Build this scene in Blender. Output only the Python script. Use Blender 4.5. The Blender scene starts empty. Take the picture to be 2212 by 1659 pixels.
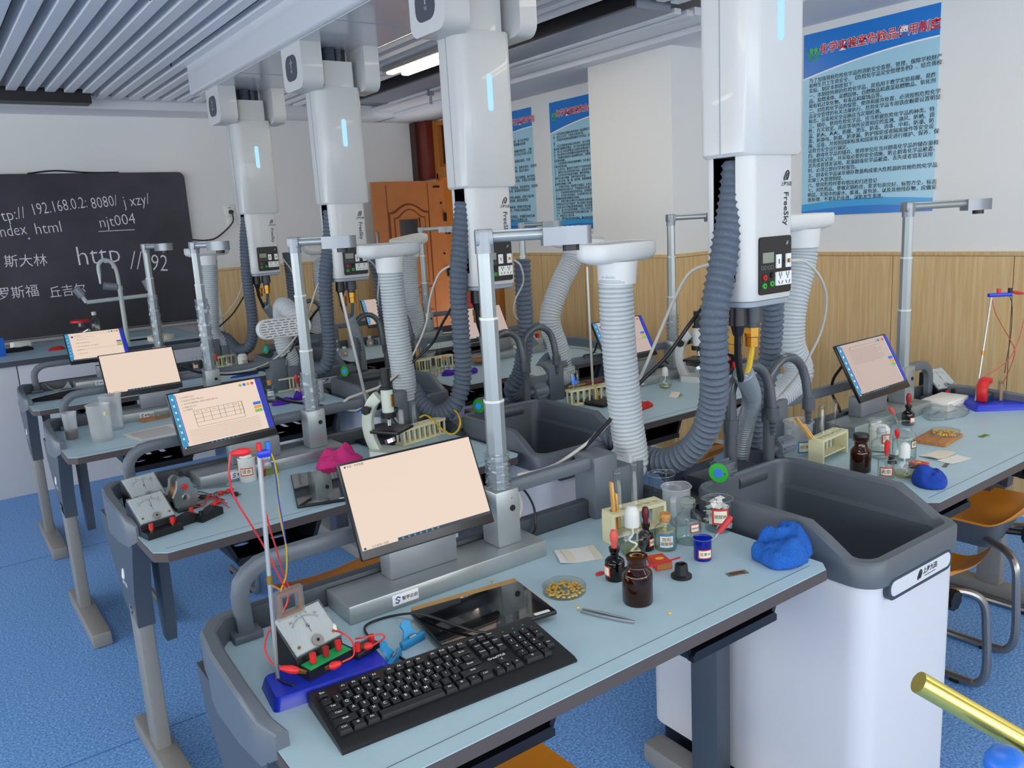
import bpy, bmesh, math, random
from mathutils import Vector, Matrix, noise
PI = math.pi
random.seed(7)
SC = bpy.context.scene
COL = SC.collection
H = 1.559      # eye height of the photographer
T = 0.77       # height of the bench tops

# ------------------------------------------------------------------ camera, sky, lamps, exposure
CAMR = Matrix(((0.80619409, -0.58898471, -0.0561079), (-0.16058856, -0.12656187, -0.97887354), (0.56944043, 0.79817235, -0.19661764)))
FOC = 1767.826
cam = bpy.data.cameras.new('camera'); cam.sensor_width = 36; cam.lens = FOC / 2212 * 36; cam.clip_start = 0.03
camo = bpy.data.objects.new('camera', cam); COL.objects.link(camo)
r0, r1, r2 = CAMR
camo.matrix_world = Matrix(((r0.x, -r1.x, -r2.x, 0), (r0.y, -r1.y, -r2.y, 0), (r0.z, -r1.z, -r2.z, H), (0, 0, 0, 1)))
SC.camera = camo
SC.cycles.transparent_max_bounces = 32; SC.cycles.max_bounces = 10
W = bpy.data.worlds.new('daylight'); SC.world = W; W.use_nodes = True
W.node_tree.nodes['Background'].inputs[0].default_value = (0.94, 0.97, 1.0, 1)
W.node_tree.nodes['Background'].inputs[1].default_value = 4.3
SC.view_settings.view_transform = 'Standard'; SC.view_settings.look = 'None'
SC.view_settings.exposure = 0.5; SC.view_settings.gamma = 1; SC.view_settings.use_curve_mapping = False
for nm, loc, rot, sx, sy in (('window_portal_left', (-3.88, 1.9, 1.6), (0, -PI / 2, 0), 1.6, 8.6), ('window_portal_front', (-.2, -2.88, 1.6), (PI / 2, 0, 0), 7.2, 1.6)):
    l = bpy.data.lights.new(nm, 'AREA'); l.shape = 'RECTANGLE'; l.size = sx; l.size_y = sy; l.cycles.is_portal = True
    o = bpy.data.objects.new(nm, l); COL.objects.link(o); o.location = loc; o.rotation_euler = rot

def ray(u, v):
    return CAMR.transposed() @ Vector(((u - 1106) / FOC, (v - 829.5) / FOC, 1))
BENCHES = [(.338, .974, 0), (.384, 2.144, .028), (.362, 3.40, .012), (.368, 4.56, 0), (2.052, 1.012, .012), (2.06, 2.172, .006), (2.06, 3.36, 0), (2.06, 4.54, 0)]
def at(u, v, z=T):
    "the point of the horizontal plane z that a survey reading shows; readings at bench height are kept on a bench top"
    r = ray(u, v); p = r * ((z - H) / r.z); p = Vector((p.x, p.y, z))
    if z == T:
        best = None
        for x0, y0, a in BENCHES:
            dx, dy = p.x - x0, p.y - y0; lx, ly = dx * math.cos(a) + dy * math.sin(a), dy * math.cos(a) - dx * math.sin(a)
            cx, cy = min(1.19, max(.01, lx)), min(.572, max(.03, ly)); q = Vector((x0 + cx * math.cos(a) - cy * math.sin(a), y0 + cx * math.sin(a) + cy * math.cos(a), z))
            if best is None or (q - p).length < (best - p).length: best = q
        p = best
    return p
def aty(u, v, y):
    r = ray(u, v); p = r * (y / r.y); return Vector((p.x, p.y, p.z + H))
def atx(u, v, x):
    r = ray(u, v); p = r * (x / r.x); return Vector((p.x, p.y, p.z + H))

# ------------------------------------------------------------------ materials
def lin(c):
    if isinstance(c, str): c = [int(c[i:i + 2], 16) / 255 for i in (0, 2, 4)]
    return tuple(x / 12.92 if x <= .04045 else ((x + .055) / 1.055) ** 2.4 for x in c) + (1,)
MAT = {}
def M(name, col, rough=.5, metal=0, noise_scale=0, vary=0, bump=0, emit=0, spec=.5, stretch=None, coat=0):
    m = bpy.data.materials.new(name); m.use_nodes = True; MAT[name] = m
    nt = m.node_tree; b = nt.nodes['Principled BSDF']; c = lin(col)
    b.inputs['Base Color'].default_value = c; b.inputs['Roughness'].default_value = rough
    b.inputs['Metallic'].default_value = metal; b.inputs['Specular IOR Level'].default_value = spec
    b.inputs['Coat Weight'].default_value = coat
    if emit:
        b.inputs['Emission Color'].default_value = c; b.inputs['Emission Strength'].default_value = emit
        if name.startswith('scr') or name == 'led': b.inputs['Base Color'].default_value = (.015, .015, .016, 1)
    if noise_scale:
        tc = nt.nodes.new('ShaderNodeTexCoord'); n = nt.nodes.new('ShaderNodeTexNoise')
        n.inputs['Scale'].default_value = noise_scale; n.inputs['Detail'].default_value = 4
        src = tc.outputs['Object']
        if stretch:
            mp = nt.nodes.new('ShaderNodeMapping'); mp.inputs['Scale'].default_value = stretch
            nt.links.new(src, mp.inputs[0]); src = mp.outputs[0]
        nt.links.new(src, n.inputs['Vector'])
        if vary:
            r = nt.nodes.new('ShaderNodeValToRGB'); r.color_ramp.elements[0].position = .3; r.color_ramp.elements[1].position = .7
            r.color_ramp.elements[0].color = tuple(max(0, x * (1 - vary)) for x in c[:3]) + (1,)
            r.color_ramp.elements[1].color = tuple(min(1, x * (1 + vary)) for x in c[:3]) + (1,)
            nt.links.new(n.outputs[0], r.inputs[0]); nt.links.new(r.outputs[0], b.inputs['Base Color'])
        if bump:
            bp = nt.nodes.new('ShaderNodeBump'); bp.inputs['Strength'].default_value = bump; bp.inputs['Distance'].default_value = .004
            nt.links.new(n.outputs[0], bp.inputs['Height']); nt.links.new(bp.outputs[0], b.inputs['Normal'])
    return m
def glass(name, tint='ffffff', refl=.9, body=0.0, body_col='ffffff', rough=.03):
    "thin clear ware: straight transmission, edge reflections, optional milky body"
    m = bpy.data.materials.new(name); m.use_nodes = True; MAT[name] = m
    nt = m.node_tree; nt.nodes.clear(); N = nt.nodes.new
    out = N('ShaderNodeOutputMaterial'); tr = N('ShaderNodeBsdfTransparent'); gl = N('ShaderNodeBsdfGlossy')
    lw = N('ShaderNodeLayerWeight'); mul = N('ShaderNodeMath'); mix = N('ShaderNodeMixShader')
    tm = N('ShaderNodeMix'); tm.data_type = 'RGBA'; tc_ = lin(tint); tm.inputs[6].default_value = tc_; tm.inputs[7].default_value = tuple(x * .5 for x in tc_[:3]) + (1,)
    p2 = N('ShaderNodeMath'); p2.operation = 'POWER'; p2.inputs[1].default_value = 4.3; nt.links.new(lw.outputs['Facing'], p2.inputs[0]); nt.links.new(p2.outputs[0], tm.inputs[0]); nt.links.new(tm.outputs[2], tr.inputs[0])
    gl.inputs['Roughness'].default_value = rough
    lw.inputs[0].default_value = .5; mul.operation = 'MULTIPLY_ADD'; mul.inputs[1].default_value = refl * .7; mul.inputs[2].default_value = .05
    pw = N('ShaderNodeMath'); pw.operation = 'POWER'; pw.inputs[1].default_value = 2.6
    nt.links.new(lw.outputs['Facing'], pw.inputs[0]); nt.links.new(pw.outputs[0], mul.inputs[0]); nt.links.new(mul.outputs[0], mix.inputs[0])
    first = tr.outputs[0]
    if body:
        di = N('ShaderNodeBsdfDiffuse'); di.inputs[0].default_value = lin(body_col)
        tl = N('ShaderNodeBsdfTranslucent'); tl.inputs[0].default_value = lin(body_col)
        a = N('ShaderNodeMixShader'); a.inputs[0].default_value = .5; nt.links.new(di.outputs[0], a.inputs[1]); nt.links.new(tl.outputs[0], a.inputs[2])
        k = N('ShaderNodeMixShader'); k.inputs[0].default_value = body
        nt.links.new(tr.outputs[0], k.inputs[1]); nt.links.new(a.outputs[0], k.inputs[2]); first = k.outputs[0]
    nt.links.new(first, mix.inputs[1]); nt.links.new(gl.outputs[0], mix.inputs[2]); nt.links.new(mix.outputs[0], out.inputs[0])
    return m
def streaks(name, c1, c2, scale, stretch, rough, bump=.1):
    m = M(name, c1, rough); nt = m.node_tree; b = nt.nodes['Principled BSDF']
    tc = nt.nodes.new('ShaderNodeTexCoord'); mp = nt.nodes.new('ShaderNodeMapping'); n = nt.nodes.new('ShaderNodeTexNoise'); r = nt.nodes.new('ShaderNodeValToRGB')
    mp.inputs['Scale'].default_value = stretch; n.inputs['Scale'].default_value = scale; n.inputs['Detail'].default_value = 5
    r.color_ramp.elements[0].color = lin(c1); r.color_ramp.elements[1].color = lin(c2)
    r.color_ramp.elements[0].position = .38; r.color_ramp.elements[1].position = .64
    nt.links.new(tc.outputs['Object'], mp.inputs[0]); nt.links.new(mp.outputs[0], n.inputs['Vector']); nt.links.new(n.outputs[0], r.inputs[0]); nt.links.new(r.outputs[0], b.inputs['Base Color'])
    bp = nt.nodes.new('ShaderNodeBump'); bp.inputs['Strength'].default_value = bump; bp.inputs['Distance'].default_value = .003
    nt.links.new(n.outputs[0], bp.inputs['Height']); nt.links.new(bp.outputs[0], b.inputs['Normal'])
    return m

M('wall_white', 'e6e6e3', .75, noise_scale=60, bump=.06); M('soffit', 'e4e5ea', .7); M('void', '0b0c10', .9)
M('slat', 'eceef2', .45); M('black_trim', '101116', .5); M('grey_board', '8d939e', .5); M('white_trim', 'dfe2e6', .45)
streaks('wainscot', 'cda974', 'dabd8b', 9, (9, 9, .35), .45, .05)
m = M('vinyl_floor', '4f86c9', .5, noise_scale=0)
nt = m.node_tree; b = nt.nodes['Principled BSDF']
tc = nt.nodes.new('ShaderNodeTexCoord'); vo = nt.nodes.new('ShaderNodeTexNoise'); vo.inputs['Scale'].default_value = 130; vo.inputs['Detail'].default_value = 2
ra = nt.nodes.new('ShaderNodeValToRGB'); e = ra.color_ramp.elements
e[0].position = .36; e[0].color = lin('5389d2'); e[1].position = .64; e[1].color = lin('92c2f4')
e2 = ra.color_ramp.elements.new(.5); e2.color = lin('6da4e4')
nt.links.new(tc.outputs['Object'], vo.inputs['Vector']); nt.links.new(vo.outputs[0], ra.inputs[0]); nt.links.new(ra.outputs[0], b.inputs['Base Color'])
M('seam', '3f73b5', .6)
M('laminate', 'b2d0dc', .38, noise_scale=14, vary=.03); M('edge_band', '544b49', .55); M('cap_grey', '626b74', .42); M('rim_grey', '5a626a', .42); M('leg_grey', '8b8a86', .4, noise_scale=30, vary=.04)
M('dark_post', '4a525c', .45); M('dark_plastic', '3c434b', .45, noise_scale=90, bump=.05); M('basin', '3f454b', .42, noise_scale=70, bump=.06); M('black_plastic', '15161a', .4); M('tray_black', '14161c', .35)
M('unit_white', 'd9dadd', .42); M('housing', 'c9cbc9', .38, noise_scale=400, bump=.03, coat=.2); M('housing_grey', '9aa3ad', .4); M('badge_dark', '474b54', .4); M('beam', 'cbced3', .25, coat=.4)
M('alu', 'a3abac', .36, .55); M('alu_dark', '8f959b', .4, .5); M('steel', 'c4c2bc', .35, .8); M('chrome', 'd8dadb', .15, 1); M('brass', 'b98a3c', .3, .9); M('copper', 'b87b4f', .35, .8); M('tube_steel', '9d9a97', .3, .85)
M('hose_dark', '56616f', .62, noise_scale=160, vary=.12, bump=.35); M('hose_grey', 'b9c0c3', .35, noise_scale=60, vary=.03); M('hose_rib', '7f8a90', .25, coat=.5); M('white_plastic', 'd9dbd9', .4); M('grille', 'cfc9ba', .6)
M('pipe_dark', '4a5056', .35, coat=.3); M('led', 'a9dcff', .4, emit=.78); M('panel_black', '121317', .35); M('socket_white', 'e9eae6', .35); M('lcd', '8b927f', .3); M('jack_red', 'd31c1c', .35); M('jack_green', '35b53c', .35); M('hole', '08090b', .6)
M('board', '35343e', .55, noise_scale=2.6, vary=.34); M('chalk', 'e6e2ea', .9); M('board_frame', '1e1f25', .5); M('ledge', 'aeb1b2', .45)
M('door_orange', 'b87340', .42, noise_scale=12, vary=.05); M('door_groove', '7d4420', .5); M('red_wood', '6a2218', .35); M('frame_orange', 'b5722f', .4); M('brown_dark', '3d1f18', .5)
M('lamp_body', 'b4aaa2', .5); M('tube_on', 'fff1d8', .5, emit=12)
M('poster_pale', 'a6d3e6', .25); M('poster_blue', '1c7ad0', .25); M('poster_mid', '3aa2dd', .25); M('ink', '15181c', .5); M('ink_red', 'd0212c', .4); M('ink_white', 'f4f4f4', .5); M('emblem_green', '58c04e', .4); M('ink_grey', '8d8a84', .5)
M('screen', 'e6cfbd', .4, emit=.72); M('screen_r', 'c9b4ab', .4, emit=.62); M('screen_dark', '1c2430', .4, emit=.5); M('scr_blue', '2b6fd0', .4, emit=.65); M('scr_deep', '2230b0', .4, emit=.65); M('scr_cyan', '1d93c4', .4, emit=.65); M('scr_orange', 'e8a02a', .4, emit=.65); M('scr_green', '7cba62', .4, emit=.65); M('scr_red', 'd4502c', .4, emit=.65); M('scr_line', '6d6259', .5)
M('bezel', '121418', .3); M('sticker', 'e9eaec', .4); M('logo_blue', '1c4f8a', .4)
M('orange', 'f59a28', .38); M('bracket_grey', '5d6167', .5)
M('key', '1f2023', .42); M('kb_body', '17181a', .38); M('tablet_glass', '08090b', .06, coat=1); M('wood_light', 'd2a35a', .5, noise_scale=30, vary=.12, stretch=(1, 8, 1)); M('wood_board', 'b37a43', .5, noise_scale=22, vary=.18, stretch=(1, 8, 1)); M('clip_blue', '2f94cf', .4); M('base_blue', '1a34c4', .33); M('term_green', '22b466', .4); M('red', 'd8262a', .4); M('red_dark', 'a01f22', .45); M('rubber_red', 'c8343a', .5); M('rubber_pink', 'd8574f', .5); M('rubber_dark', '5e1a1c', .45)
M('wire_red', 'd63434', .4); M('wire_yellow', 'd9b22b', .4); M('wire_blue', '2a4cc0', .4); M('wire_black', '16171a', .4); M('wire_white', 'c9c6bd', .5); M('wire_orange', 'cc5a35', .4)
M('meter_face', 'd5d9d9', .3); M('cream', 'e2dcb4', .5); M('cork', 'c98d4d', .7, noise_scale=90, vary=.15); M('paper', 'eceae4', .8); M('paper_cream', 'e6decb', .8); M('label_paper', 'ebe5cf', .7); M('label_red', 'c9372f', .6); M('label_blue', '2f7fb4', .6)
M('corn', 'f7bd3c', .45, noise_scale=150, vary=.16); M('corn_tip', 'f0dda6', .5); M('liquid_blue', '1230b4', .2); M('liquid_brown', '2a1208', .15); M('cotton', 'ecebe6', .85)
M('towel_blue', '1f66c4', .95, noise_scale=420, vary=.3, bump=.8); M('cloth_blue', '1547b0', .95, noise_scale=420, vary=.15, bump=.6); M('cloth_pink', 'd42f80', .9, noise_scale=200, vary=.06, bump=.3); M('cloth_red', 'c3211f', .85, noise_scale=200, vary=.1, bump=.3); M('cloth_purple', '4d1fa6', .9, noise_scale=200, vary=.1, bump=.3); M('cloth_black', '15161a', .9)
M('scope_mint', 'ced8cb', .35); M('green_leaf', '6d7d3a', .6, noise_scale=60, vary=.2); M('brown_rust', '6a3a22', .7); M('bottle_water', 'dfe7ea', .3); M('match_red', 'd8401f', .5); M('match_yellow', 'f0c23a', .5); M('stainless', '9ea3a5', .3, .8); M('bag', 'dfe6e8', .15)
M('gold', 'ecd670', .24, .9); M('screen_dark2', '26364a', .4); M('scr_blue2', '2470d8', .4); M('sheet_print', '6b6b6b', .7); M('faucet_mint', 'b9c3bf', .35)
glass('glass', 'fbfdfc', .9); glass('liquid_clear', 'fafdfa', .2); glass('liquid_yellow', 'fbf7e0', .2); glass('amber', '8f4a14', .9, .22, '6a2c0a'); glass('amber_dark', '2a110a', .9, .55, '1c0c08'); glass('milky', 'f6f9fb', .5, .36, 'f2f6f8', .2); glass('milky_strong', 'f6f8f8', .4, .5, 'f0f2f0', .3); glass('blue_glass', '3050e0', .8, .5, '1030c8'); glass('wrap', 'f4f7fa', 1.0, .12, 'e8eef4', .12); glass('bag_clear', 'f2f6f7', 1.0, .10, 'e4ecee', .1); glass('pane', 'c9d2d6', 1.0); glass('acrylic', 'eef2f2', .9, .1)

# ------------------------------------------------------------------ geometry helpers
class G:
    def __init__(s): s.b = bmesh.new(); s.m = Matrix()
    def _v(s, p): return s.b.verts.new(s.m @ Vector(p))
    def _f(s, vs):
        try: return s.b.faces.new(vs)
        except ValueError: return None
    def box(s, c, d, bev=0, rz=0, seg=2, rot=None):
        t = bmesh.new(); bmesh.ops.create_cube(t, size=1)
        bmesh.ops.scale(t, vec=Vector(d), verts=t.verts)
        if bev: bmesh.ops.bevel(t, geom=list(t.edges), offset=min(bev, min(d) * .49), segments=seg, affect='EDGES', profile=.5)
        mm = s.m @ Matrix.Translation(c) @ (rot.to_4x4() if rot else Matrix.Rotation(rz, 4, 'Z'))
        return s.add(t, mm)
    def add(s, t, mm):
        mp = {v: s.b.verts.new(mm @ v.co) for v in t.verts}
        for f in t.faces: s._f([mp[v] for v in f.verts])
        t.free(); return s
    def ring(s, c, ax, up, r, n):
        sd = ax.cross(up).normalized(); up = sd.cross(ax).normalized()
        return [s._v(c + sd * (r * math.cos(2 * PI * i / n)) + up * (r * math.sin(2 * PI * i / n))) for i in range(n)]
    def skin(s, rings, cap=True, closed=False):
        n = len(rings[0]); L = len(rings)
        for k in range(L if closed else L - 1):
            a, c = rings[k], rings[(k + 1) % L]
            for i in range(n): s._f((a[i], a[(i + 1) % n], c[(i + 1) % n], c[i]))
        if cap and not closed: s._f(rings[0][::-1]); s._f(rings[-1])
        return s
    def cyl(s, p0, p1, r, r1=None, n=16, cap=True):
        p0, p1 = Vector(p0), Vector(p1); ax = (p1 - p0).normalized()
        up = Vector((0, 0, 1)) if abs(ax.z) < .9 else Vector((1, 0, 0))
        return s.skin([s.ring(p0, ax, up, r, n), s.ring(p1, ax, up, r if r1 is None else r1, n)], cap)
    def tube(s, pts, r, n=8, cap=True, closed=False):
        P = [Vector(p) for p in pts]; up = None; rings = []
        for i, p in enumerate(P):
            a = P[i - 1] if (i or closed) else p; c = P[(i + 1) % len(P)] if (i < len(P) - 1 or closed) else p
            ax = (c - a).normalized()
            if up is None: up = Vector((0, 0, 1)) if abs(ax.z) < .9 else Vector((1, 0, 0))
            up = (up - ax * up.dot(ax)).normalized()
            rings.append(s.ring(p, ax, up, r(i / (len(P) - 1)) if callable(r) else (r[i] if isinstance(r, list) else r), n))
        return s.skin(rings, cap, closed)
    def bar(s, pts, w, h, bev=0):
        "rectangular section w (sideways) x h (upright) along a path lying mostly upright or level"
        P = [Vector(p) for p in pts]; rings = []; up = None
        for i, p in enumerate(P):
            ax = (P[min(i + 1, len(P) - 1)] - P[max(i - 1, 0)]).normalized()
            if up is None: up = Vector((0, 0, 1)) if abs(ax.z) < .9 else Vector((0, 1, 0)).cross(ax)
            up = (up - ax * up.dot(ax)).normalized(); sd = ax.cross(up)
            q = .25
            sec = [(-1, -1 + q), (-1, 1 - q), (-1 + q, 1), (1 - q, 1), (1, 1 - q), (1, -1 + q), (1 - q, -1), (-1 + q, -1)]
            rings.append([s._v(p + sd * (x * w / 2) + up * (y * h / 2)) for x, y in sec])
        return s.skin(rings)
    def lathe(s, prof, n=24, c=(0, 0, 0), sx=1, sy=1):
        rings = []
        for r, z in prof:
            rings.append([s._v((c[0] + max(r, 1e-5) * sx * math.cos(2 * PI * i / n), c[1] + max(r, 1e-5) * sy * math.sin(2 * PI * i / n), c[2] + z)) for i in range(n)])
        return s.skin(rings, cap=True)
    def prism(s, poly, a, b, axis='z'):
        f = {'z': lambda x, y, t: (x, y, t), 'y': lambda x, y, t: (x, t, y), 'x': lambda x, y, t: (t, x, y)}[axis]
        lo = [s._v(f(x, y, a)) for x, y in poly]; hi = [s._v(f(x, y, b)) for x, y in poly]
        n = len(poly)
        for i in range(n): s._f((lo[i], lo[(i + 1) % n], hi[(i + 1) % n], hi[i]))
        s._f(lo[::-1]); s._f(hi); return s
    def plate(s, outer, holes, z0, z1, axis='z'):
        "slab with real through holes"
        t = bmesh.new(); es = []
        for lp in [outer] + holes:
            vs = [t.verts.new((x, y, 0)) for x, y in lp]
            es += [t.edges.new((vs[i], vs[(i + 1) % len(vs)])) for i in range(len(vs))]
        bmesh.ops.triangle_fill(t, use_beauty=True, edges=es)
        r = bmesh.ops.extrude_face_region(t, geom=list(t.faces))
        for v in r['geom']:
            if isinstance(v, bmesh.types.BMVert): v.co.z = z1 - z0
        mm = {'z': Matrix.Translation((0, 0, z0)), 'y': Matrix(((1, 0, 0, 0), (0, 0, 1, z0), (0, 1, 0, 0), (0, 0, 0, 1))), 'x': Matrix(((0, 0, 1, z0), (1, 0, 0, 0), (0, 1, 0, 0), (0, 0, 0, 1)))}[axis]
        bmesh.ops.recalc_face_normals(t, faces=t.faces)
        return s.add(t, s.m @ mm)
    def sph(s, c, r, sc=(1, 1, 1), n=12, m2=8):
        pr = [(r * math.sin(PI * i / m2), -r * math.cos(PI * i / m2)) for i in range(m2 + 1)]
        o = s.m; s.m = s.m @ Matrix.Translation(c) @ Matrix.Diagonal((*sc, 1)); s.lathe(pr, n); s.m = o; return s
    def grid(s, nx, ny, fn):
        v = [[s._v(fn(i / nx, j / ny)) for i in range(nx + 1)] for j in range(ny + 1)]
        for j in range(ny):
            for i in range(nx): s._f((v[j][i], v[j][i + 1], v[j + 1][i + 1], v[j + 1][i]))
        return s
    def arc(s, r, z0, z1, a0, a1, n=10):
        return s.grid(n, 1, lambda u, v: (r * math.cos(a0 + (a1 - a0) * u), r * math.sin(a0 + (a1 - a0) * u), z0 + (z1 - z0) * v))
    def text(s, body, size, mm=None, align='CENTER', thin=0, bend=None, res=2, space=1):
        c = bpy.data.curves.new('t', 'FONT'); c.body = body; c.size = size; c.align_x = align; c.align_y = 'CENTER'; c.offset = thin * size; c.resolution_u = res; c.space_line = space
        o = bpy.data.objects.new('t', c); me = bpy.data.meshes.new_from_object(o)
        t = bmesh.new(); t.from_mesh(me); bpy.data.objects.remove(o); bpy.data.curves.remove(c); bpy.data.meshes.remove(me)
        if bend:
            r, a0, z = bend
            for v in t.verts: v.co = Vector((r * math.cos(a0 + v.co.x / r), r * math.sin(a0 + v.co.x / r), z + v.co.y))
        return s.add(t, s.m @ (mm or Matrix()))
    def obj(s, name, mat, parent=None, ang=35, loc=None, kind=None, recalc=True):
        if recalc: bmesh.ops.recalc_face_normals(s.b, faces=s.b.faces)
        me = bpy.data.meshes.new(name); s.b.to_mesh(me); s.b.free()
        me.materials.append(MAT[mat] if isinstance(mat, str) else mat)
        me.shade_smooth(); me.set_sharp_from_angle(angle=math.radians(ang))
        o = bpy.data.objects.new(name, me); COL.objects.link(o)
        if parent: o.parent = parent
        if loc: o.location = loc
        if kind: o['kind'] = kind
        return o
def tag(o, label, cat, group=None):
    o['label'] = label; o['category'] = cat
    if group: o['group'] = group
    return o
def thing(name, label, cat, loc=(0, 0, 0), rz=0, group=None, parts=True):
    o = bpy.data.objects.new(name, None); COL.objects.link(o); o.empty_display_size = .05
    o.location = loc; o.rotation_euler = (0, 0, rz)
    return tag(o, label, cat, group)
def struct(name, g, mat, **k):
    o = g.obj(name, mat, **k); o['kind'] = 'structure'; return o
def dup(o, label=None, loc=None, rz=None, group=None, parent=None):
    c = o.copy(); COL.objects.link(c)
    if parent: c.parent = parent
    if label: c['label'] = label
    if group: c['group'] = group
    if loc is not None: c.location = tuple(loc) + (0,) * (3 - len(loc))
    if rz is not None: c.rotation_euler = (0, 0, rz)
    for ch in o.children: dup(ch, parent=c)
    return c
def spline(pts, n=12):
    "Catmull-Rom through the points"
    P = [Vector(p) for p in pts]; P = [P[0] * 2 - P[1]] + P + [P[-1] * 2 - P[-2]]; out = []
    for i in range(1, len(P) - 2):
        a, b_, c, d = P[i - 1:i + 3]
        for k in range(n):
            t = k / n; out.append(.5 * ((2 * b_) + (c - a) * t + (2 * a - 5 * b_ + 4 * c - d) * t * t + (3 * b_ - a - 3 * c + d) * t ** 3))
    out.append(P[-2]); return out
def resample(pts, step):
    out = [pts[0]]; acc = 0
    for a, b_ in zip(pts, pts[1:]):
        L = (b_ - a).length
        while acc + L >= step:
            a = a.lerp(b_, (step - acc) / L); out.append(a); L = (b_ - a).length; acc = 0
        acc += L
    return out
def rrect(x0, y0, x1, y1, r, n=5):
    out = []
    for cx, cy, a in ((x1 - r, y0 + r, -PI / 2), (x1 - r, y1 - r, 0), (x0 + r, y1 - r, PI / 2), (x0 + r, y0 + r, PI)):
        out += [(cx + r * math.cos(a + PI / 2 * i / n), cy + r * math.sin(a + PI / 2 * i / n)) for i in range(n + 1)]
    return out
def circ(cx, cy, r, n=12, sx=1, sy=1): return [(cx + r * sx * math.cos(2 * PI * i / n), cy + r * sy * math.sin(2 * PI * i / n)) for i in range(n)]
RX = lambda a: Matrix.Rotation(a, 4, 'X')
RY = lambda a: Matrix.Rotation(a, 4, 'Y')
RZ = lambda a: Matrix.Rotation(a, 4, 'Z')
TR = lambda *p: Matrix.Translation(p)
FRONT = RX(PI / 2)                       # text in the xz plane, read from -y
LEFTF = RZ(-PI / 2) @ RX(PI / 2)         # text in the yz plane, read from -x
# ------------------------------------------------------------------ the room
XW, YB, ZS = 4.2, 7.1, 2.51          # right wall, blackboard wall, underside of the perimeter soffit
XP, PY0, PY1 = 3.8, 3.535, 4.27      # pillar on the right wall
DY0, DY1, DZ = 5.98, 6.83, 1.97      # doorway in the right wall
fl = G().box((.1, 2.05, -.02), (8.2, 10.1, .04)); floor = struct('floor', fl, 'vinyl_floor')
seam = [0.9, 2.9, 4.9]
for i, y in enumerate(seam): G().box((-.8, y - .25, .0004), (6, .004, .0008)).obj('floor_seam', 'seam', floor)
struct('wall_back', G().box((.1, YB + .06, 1.55), (8.4, .12, 3.1)), 'wall_white')
g = G()
g.plate([(-3, 0), (DY0, 0), (DY0, 2.5), (DY1, 2.5), (DY1, 0), (YB, 0), (YB, 3.1), (-3, 3.1)], [], XW, XW + .12, 'x')
struct('wall_right', g, 'wall_white')
struct('wall_corridor', G().box((XW + 1.2, 6.2, 1.5), (.1, 3.0, 3)).box((XW + .65, 6.2, 2.7), (1.2, 3, .1)).box((XW + .65, 7.6, 1.35), (1.2, .1, 2.7)).box((XW + .65, 4.8, 1.35), (1.2, .1, 2.7)), 'red_wood')
struct('pillar', G().box(((XP + XW) / 2, (PY0 + PY1) / 2, 1.28), (XW - XP, PY1 - PY0, 2.56), .004), 'wall_white')
struct('ceiling', G().box((.1, 2.05, 2.98), (8.2, 10.1, .06)), 'void')
ceil = bpy.data.objects['ceiling']
g = G().prism([(3.7, 3.0), (3.7, ZS + .1), (3.68, ZS + .09), (3.68, ZS), (XW, ZS), (XW, 3.0)], -3, YB, 'y')
struct('trim_1', g, 'soffit')
g = G(); g.m = Matrix(((0, 1, 0, 0), (1, 0, 0, 0), (0, 0, 1, 0), (0, 0, 0, 1)))
g.prism([(6.74, 3.0), (6.74, ZS + .1), (6.72, ZS + .09), (6.72, ZS), (YB, ZS), (YB, 3.0)], -3.9, 3.7, 'y')
struct('trim_2', g, 'soffit')
# window walls behind and left of the photographer
def window_wall(nm, x0, x1, fix, axis, n, num):
    g = G(); w_ = (x1 - x0) / n; hs = [[(x0 + w_ * i + .12, .86), (x0 + w_ * (i + 1) - .12, .86), (x0 + w_ * (i + 1) - .12, 2.34), (x0 + w_ * i + .12, 2.34)] for i in range(n)]
    g.plate([(x0, 0), (x1, 0), (x1, 3.1), (x0, 3.1)], hs, fix - .12, fix, axis); struct(nm, g, 'wall_white')
    for i, h in enumerate(hs):
        (a, z0), (b_, _), (_, z1), _ = h; m_ = (a + b_) / 2
        g = G(); g.plate(h, [[(a + .05, z0 + .05), (m_ - .03, z0 + .05), (m_ - .03, z1 - .05), (a + .05, z1 - .05)], [(m_ + .03, z0 + .05), (b_ - .05, z0 + .05), (b_ - .05, z1 - .05), (m_ + .03, z1 - .05)]], fix - .09, fix - .03, axis); w = struct('window_%d' % (num + i), g, 'white_plastic')
window_wall('wall_left', -3.0, YB, -3.95, 'x', 4, 2)
window_wall('wall_front', -3.95, XW, -2.95, 'y', 3, 6)
# ceiling baffles, one object each, hung from the ceiling
sl = G().box((0, 0, .05), (.057, 1, .10)).obj('slat', 'slat', ceil)
xs = [.707 + .1122 * k for k in range(-14, 20)]
first = True
for x in xs:
    if 1.50 < x < 2.02:
        spans = [(5.22, 6.6)]
    elif x < 1.2: spans = [(-1.6, 6.38)]
    else: spans = [(-1.6, 6.6)]
    for a, b_ in spans:
        o = sl if first else sl.copy()
        if not first: COL.objects.link(o)
        first = False; o.parent = ceil; o.location = (x, (a + b_) / 2, 2.56); o.scale = (1, b_ - a, 1)
for x in (2.96, 3.06, 3.16, 3.26):
    o = sl.copy(); COL.objects.link(o); o.parent = ceil; o.location = (x, .7, 2.56); o.scale = (1, 4.6, 1)
for k, (x, y) in enumerate(((1.0, 5.2), (.95, 3.9), (1.38, 5.3))):
    G().cyl((x + .056, y, 2.56), (x + .056, y, 2.95), .004, n=6).obj('hanger_rod', 'black_trim', ceil)
struct('trim_3', G().box((-.9, 6.46, 2.545), (4.16, .12, .09)).box((-.9, 6.535, 2.51), (4.16, .03, .02)), 'black_trim')
ac = thing('air_diffuser', 'long grey linear air diffuser with white trims in the slatted ceiling', 'diffuser', (0, 4.6, 2.53))
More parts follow.
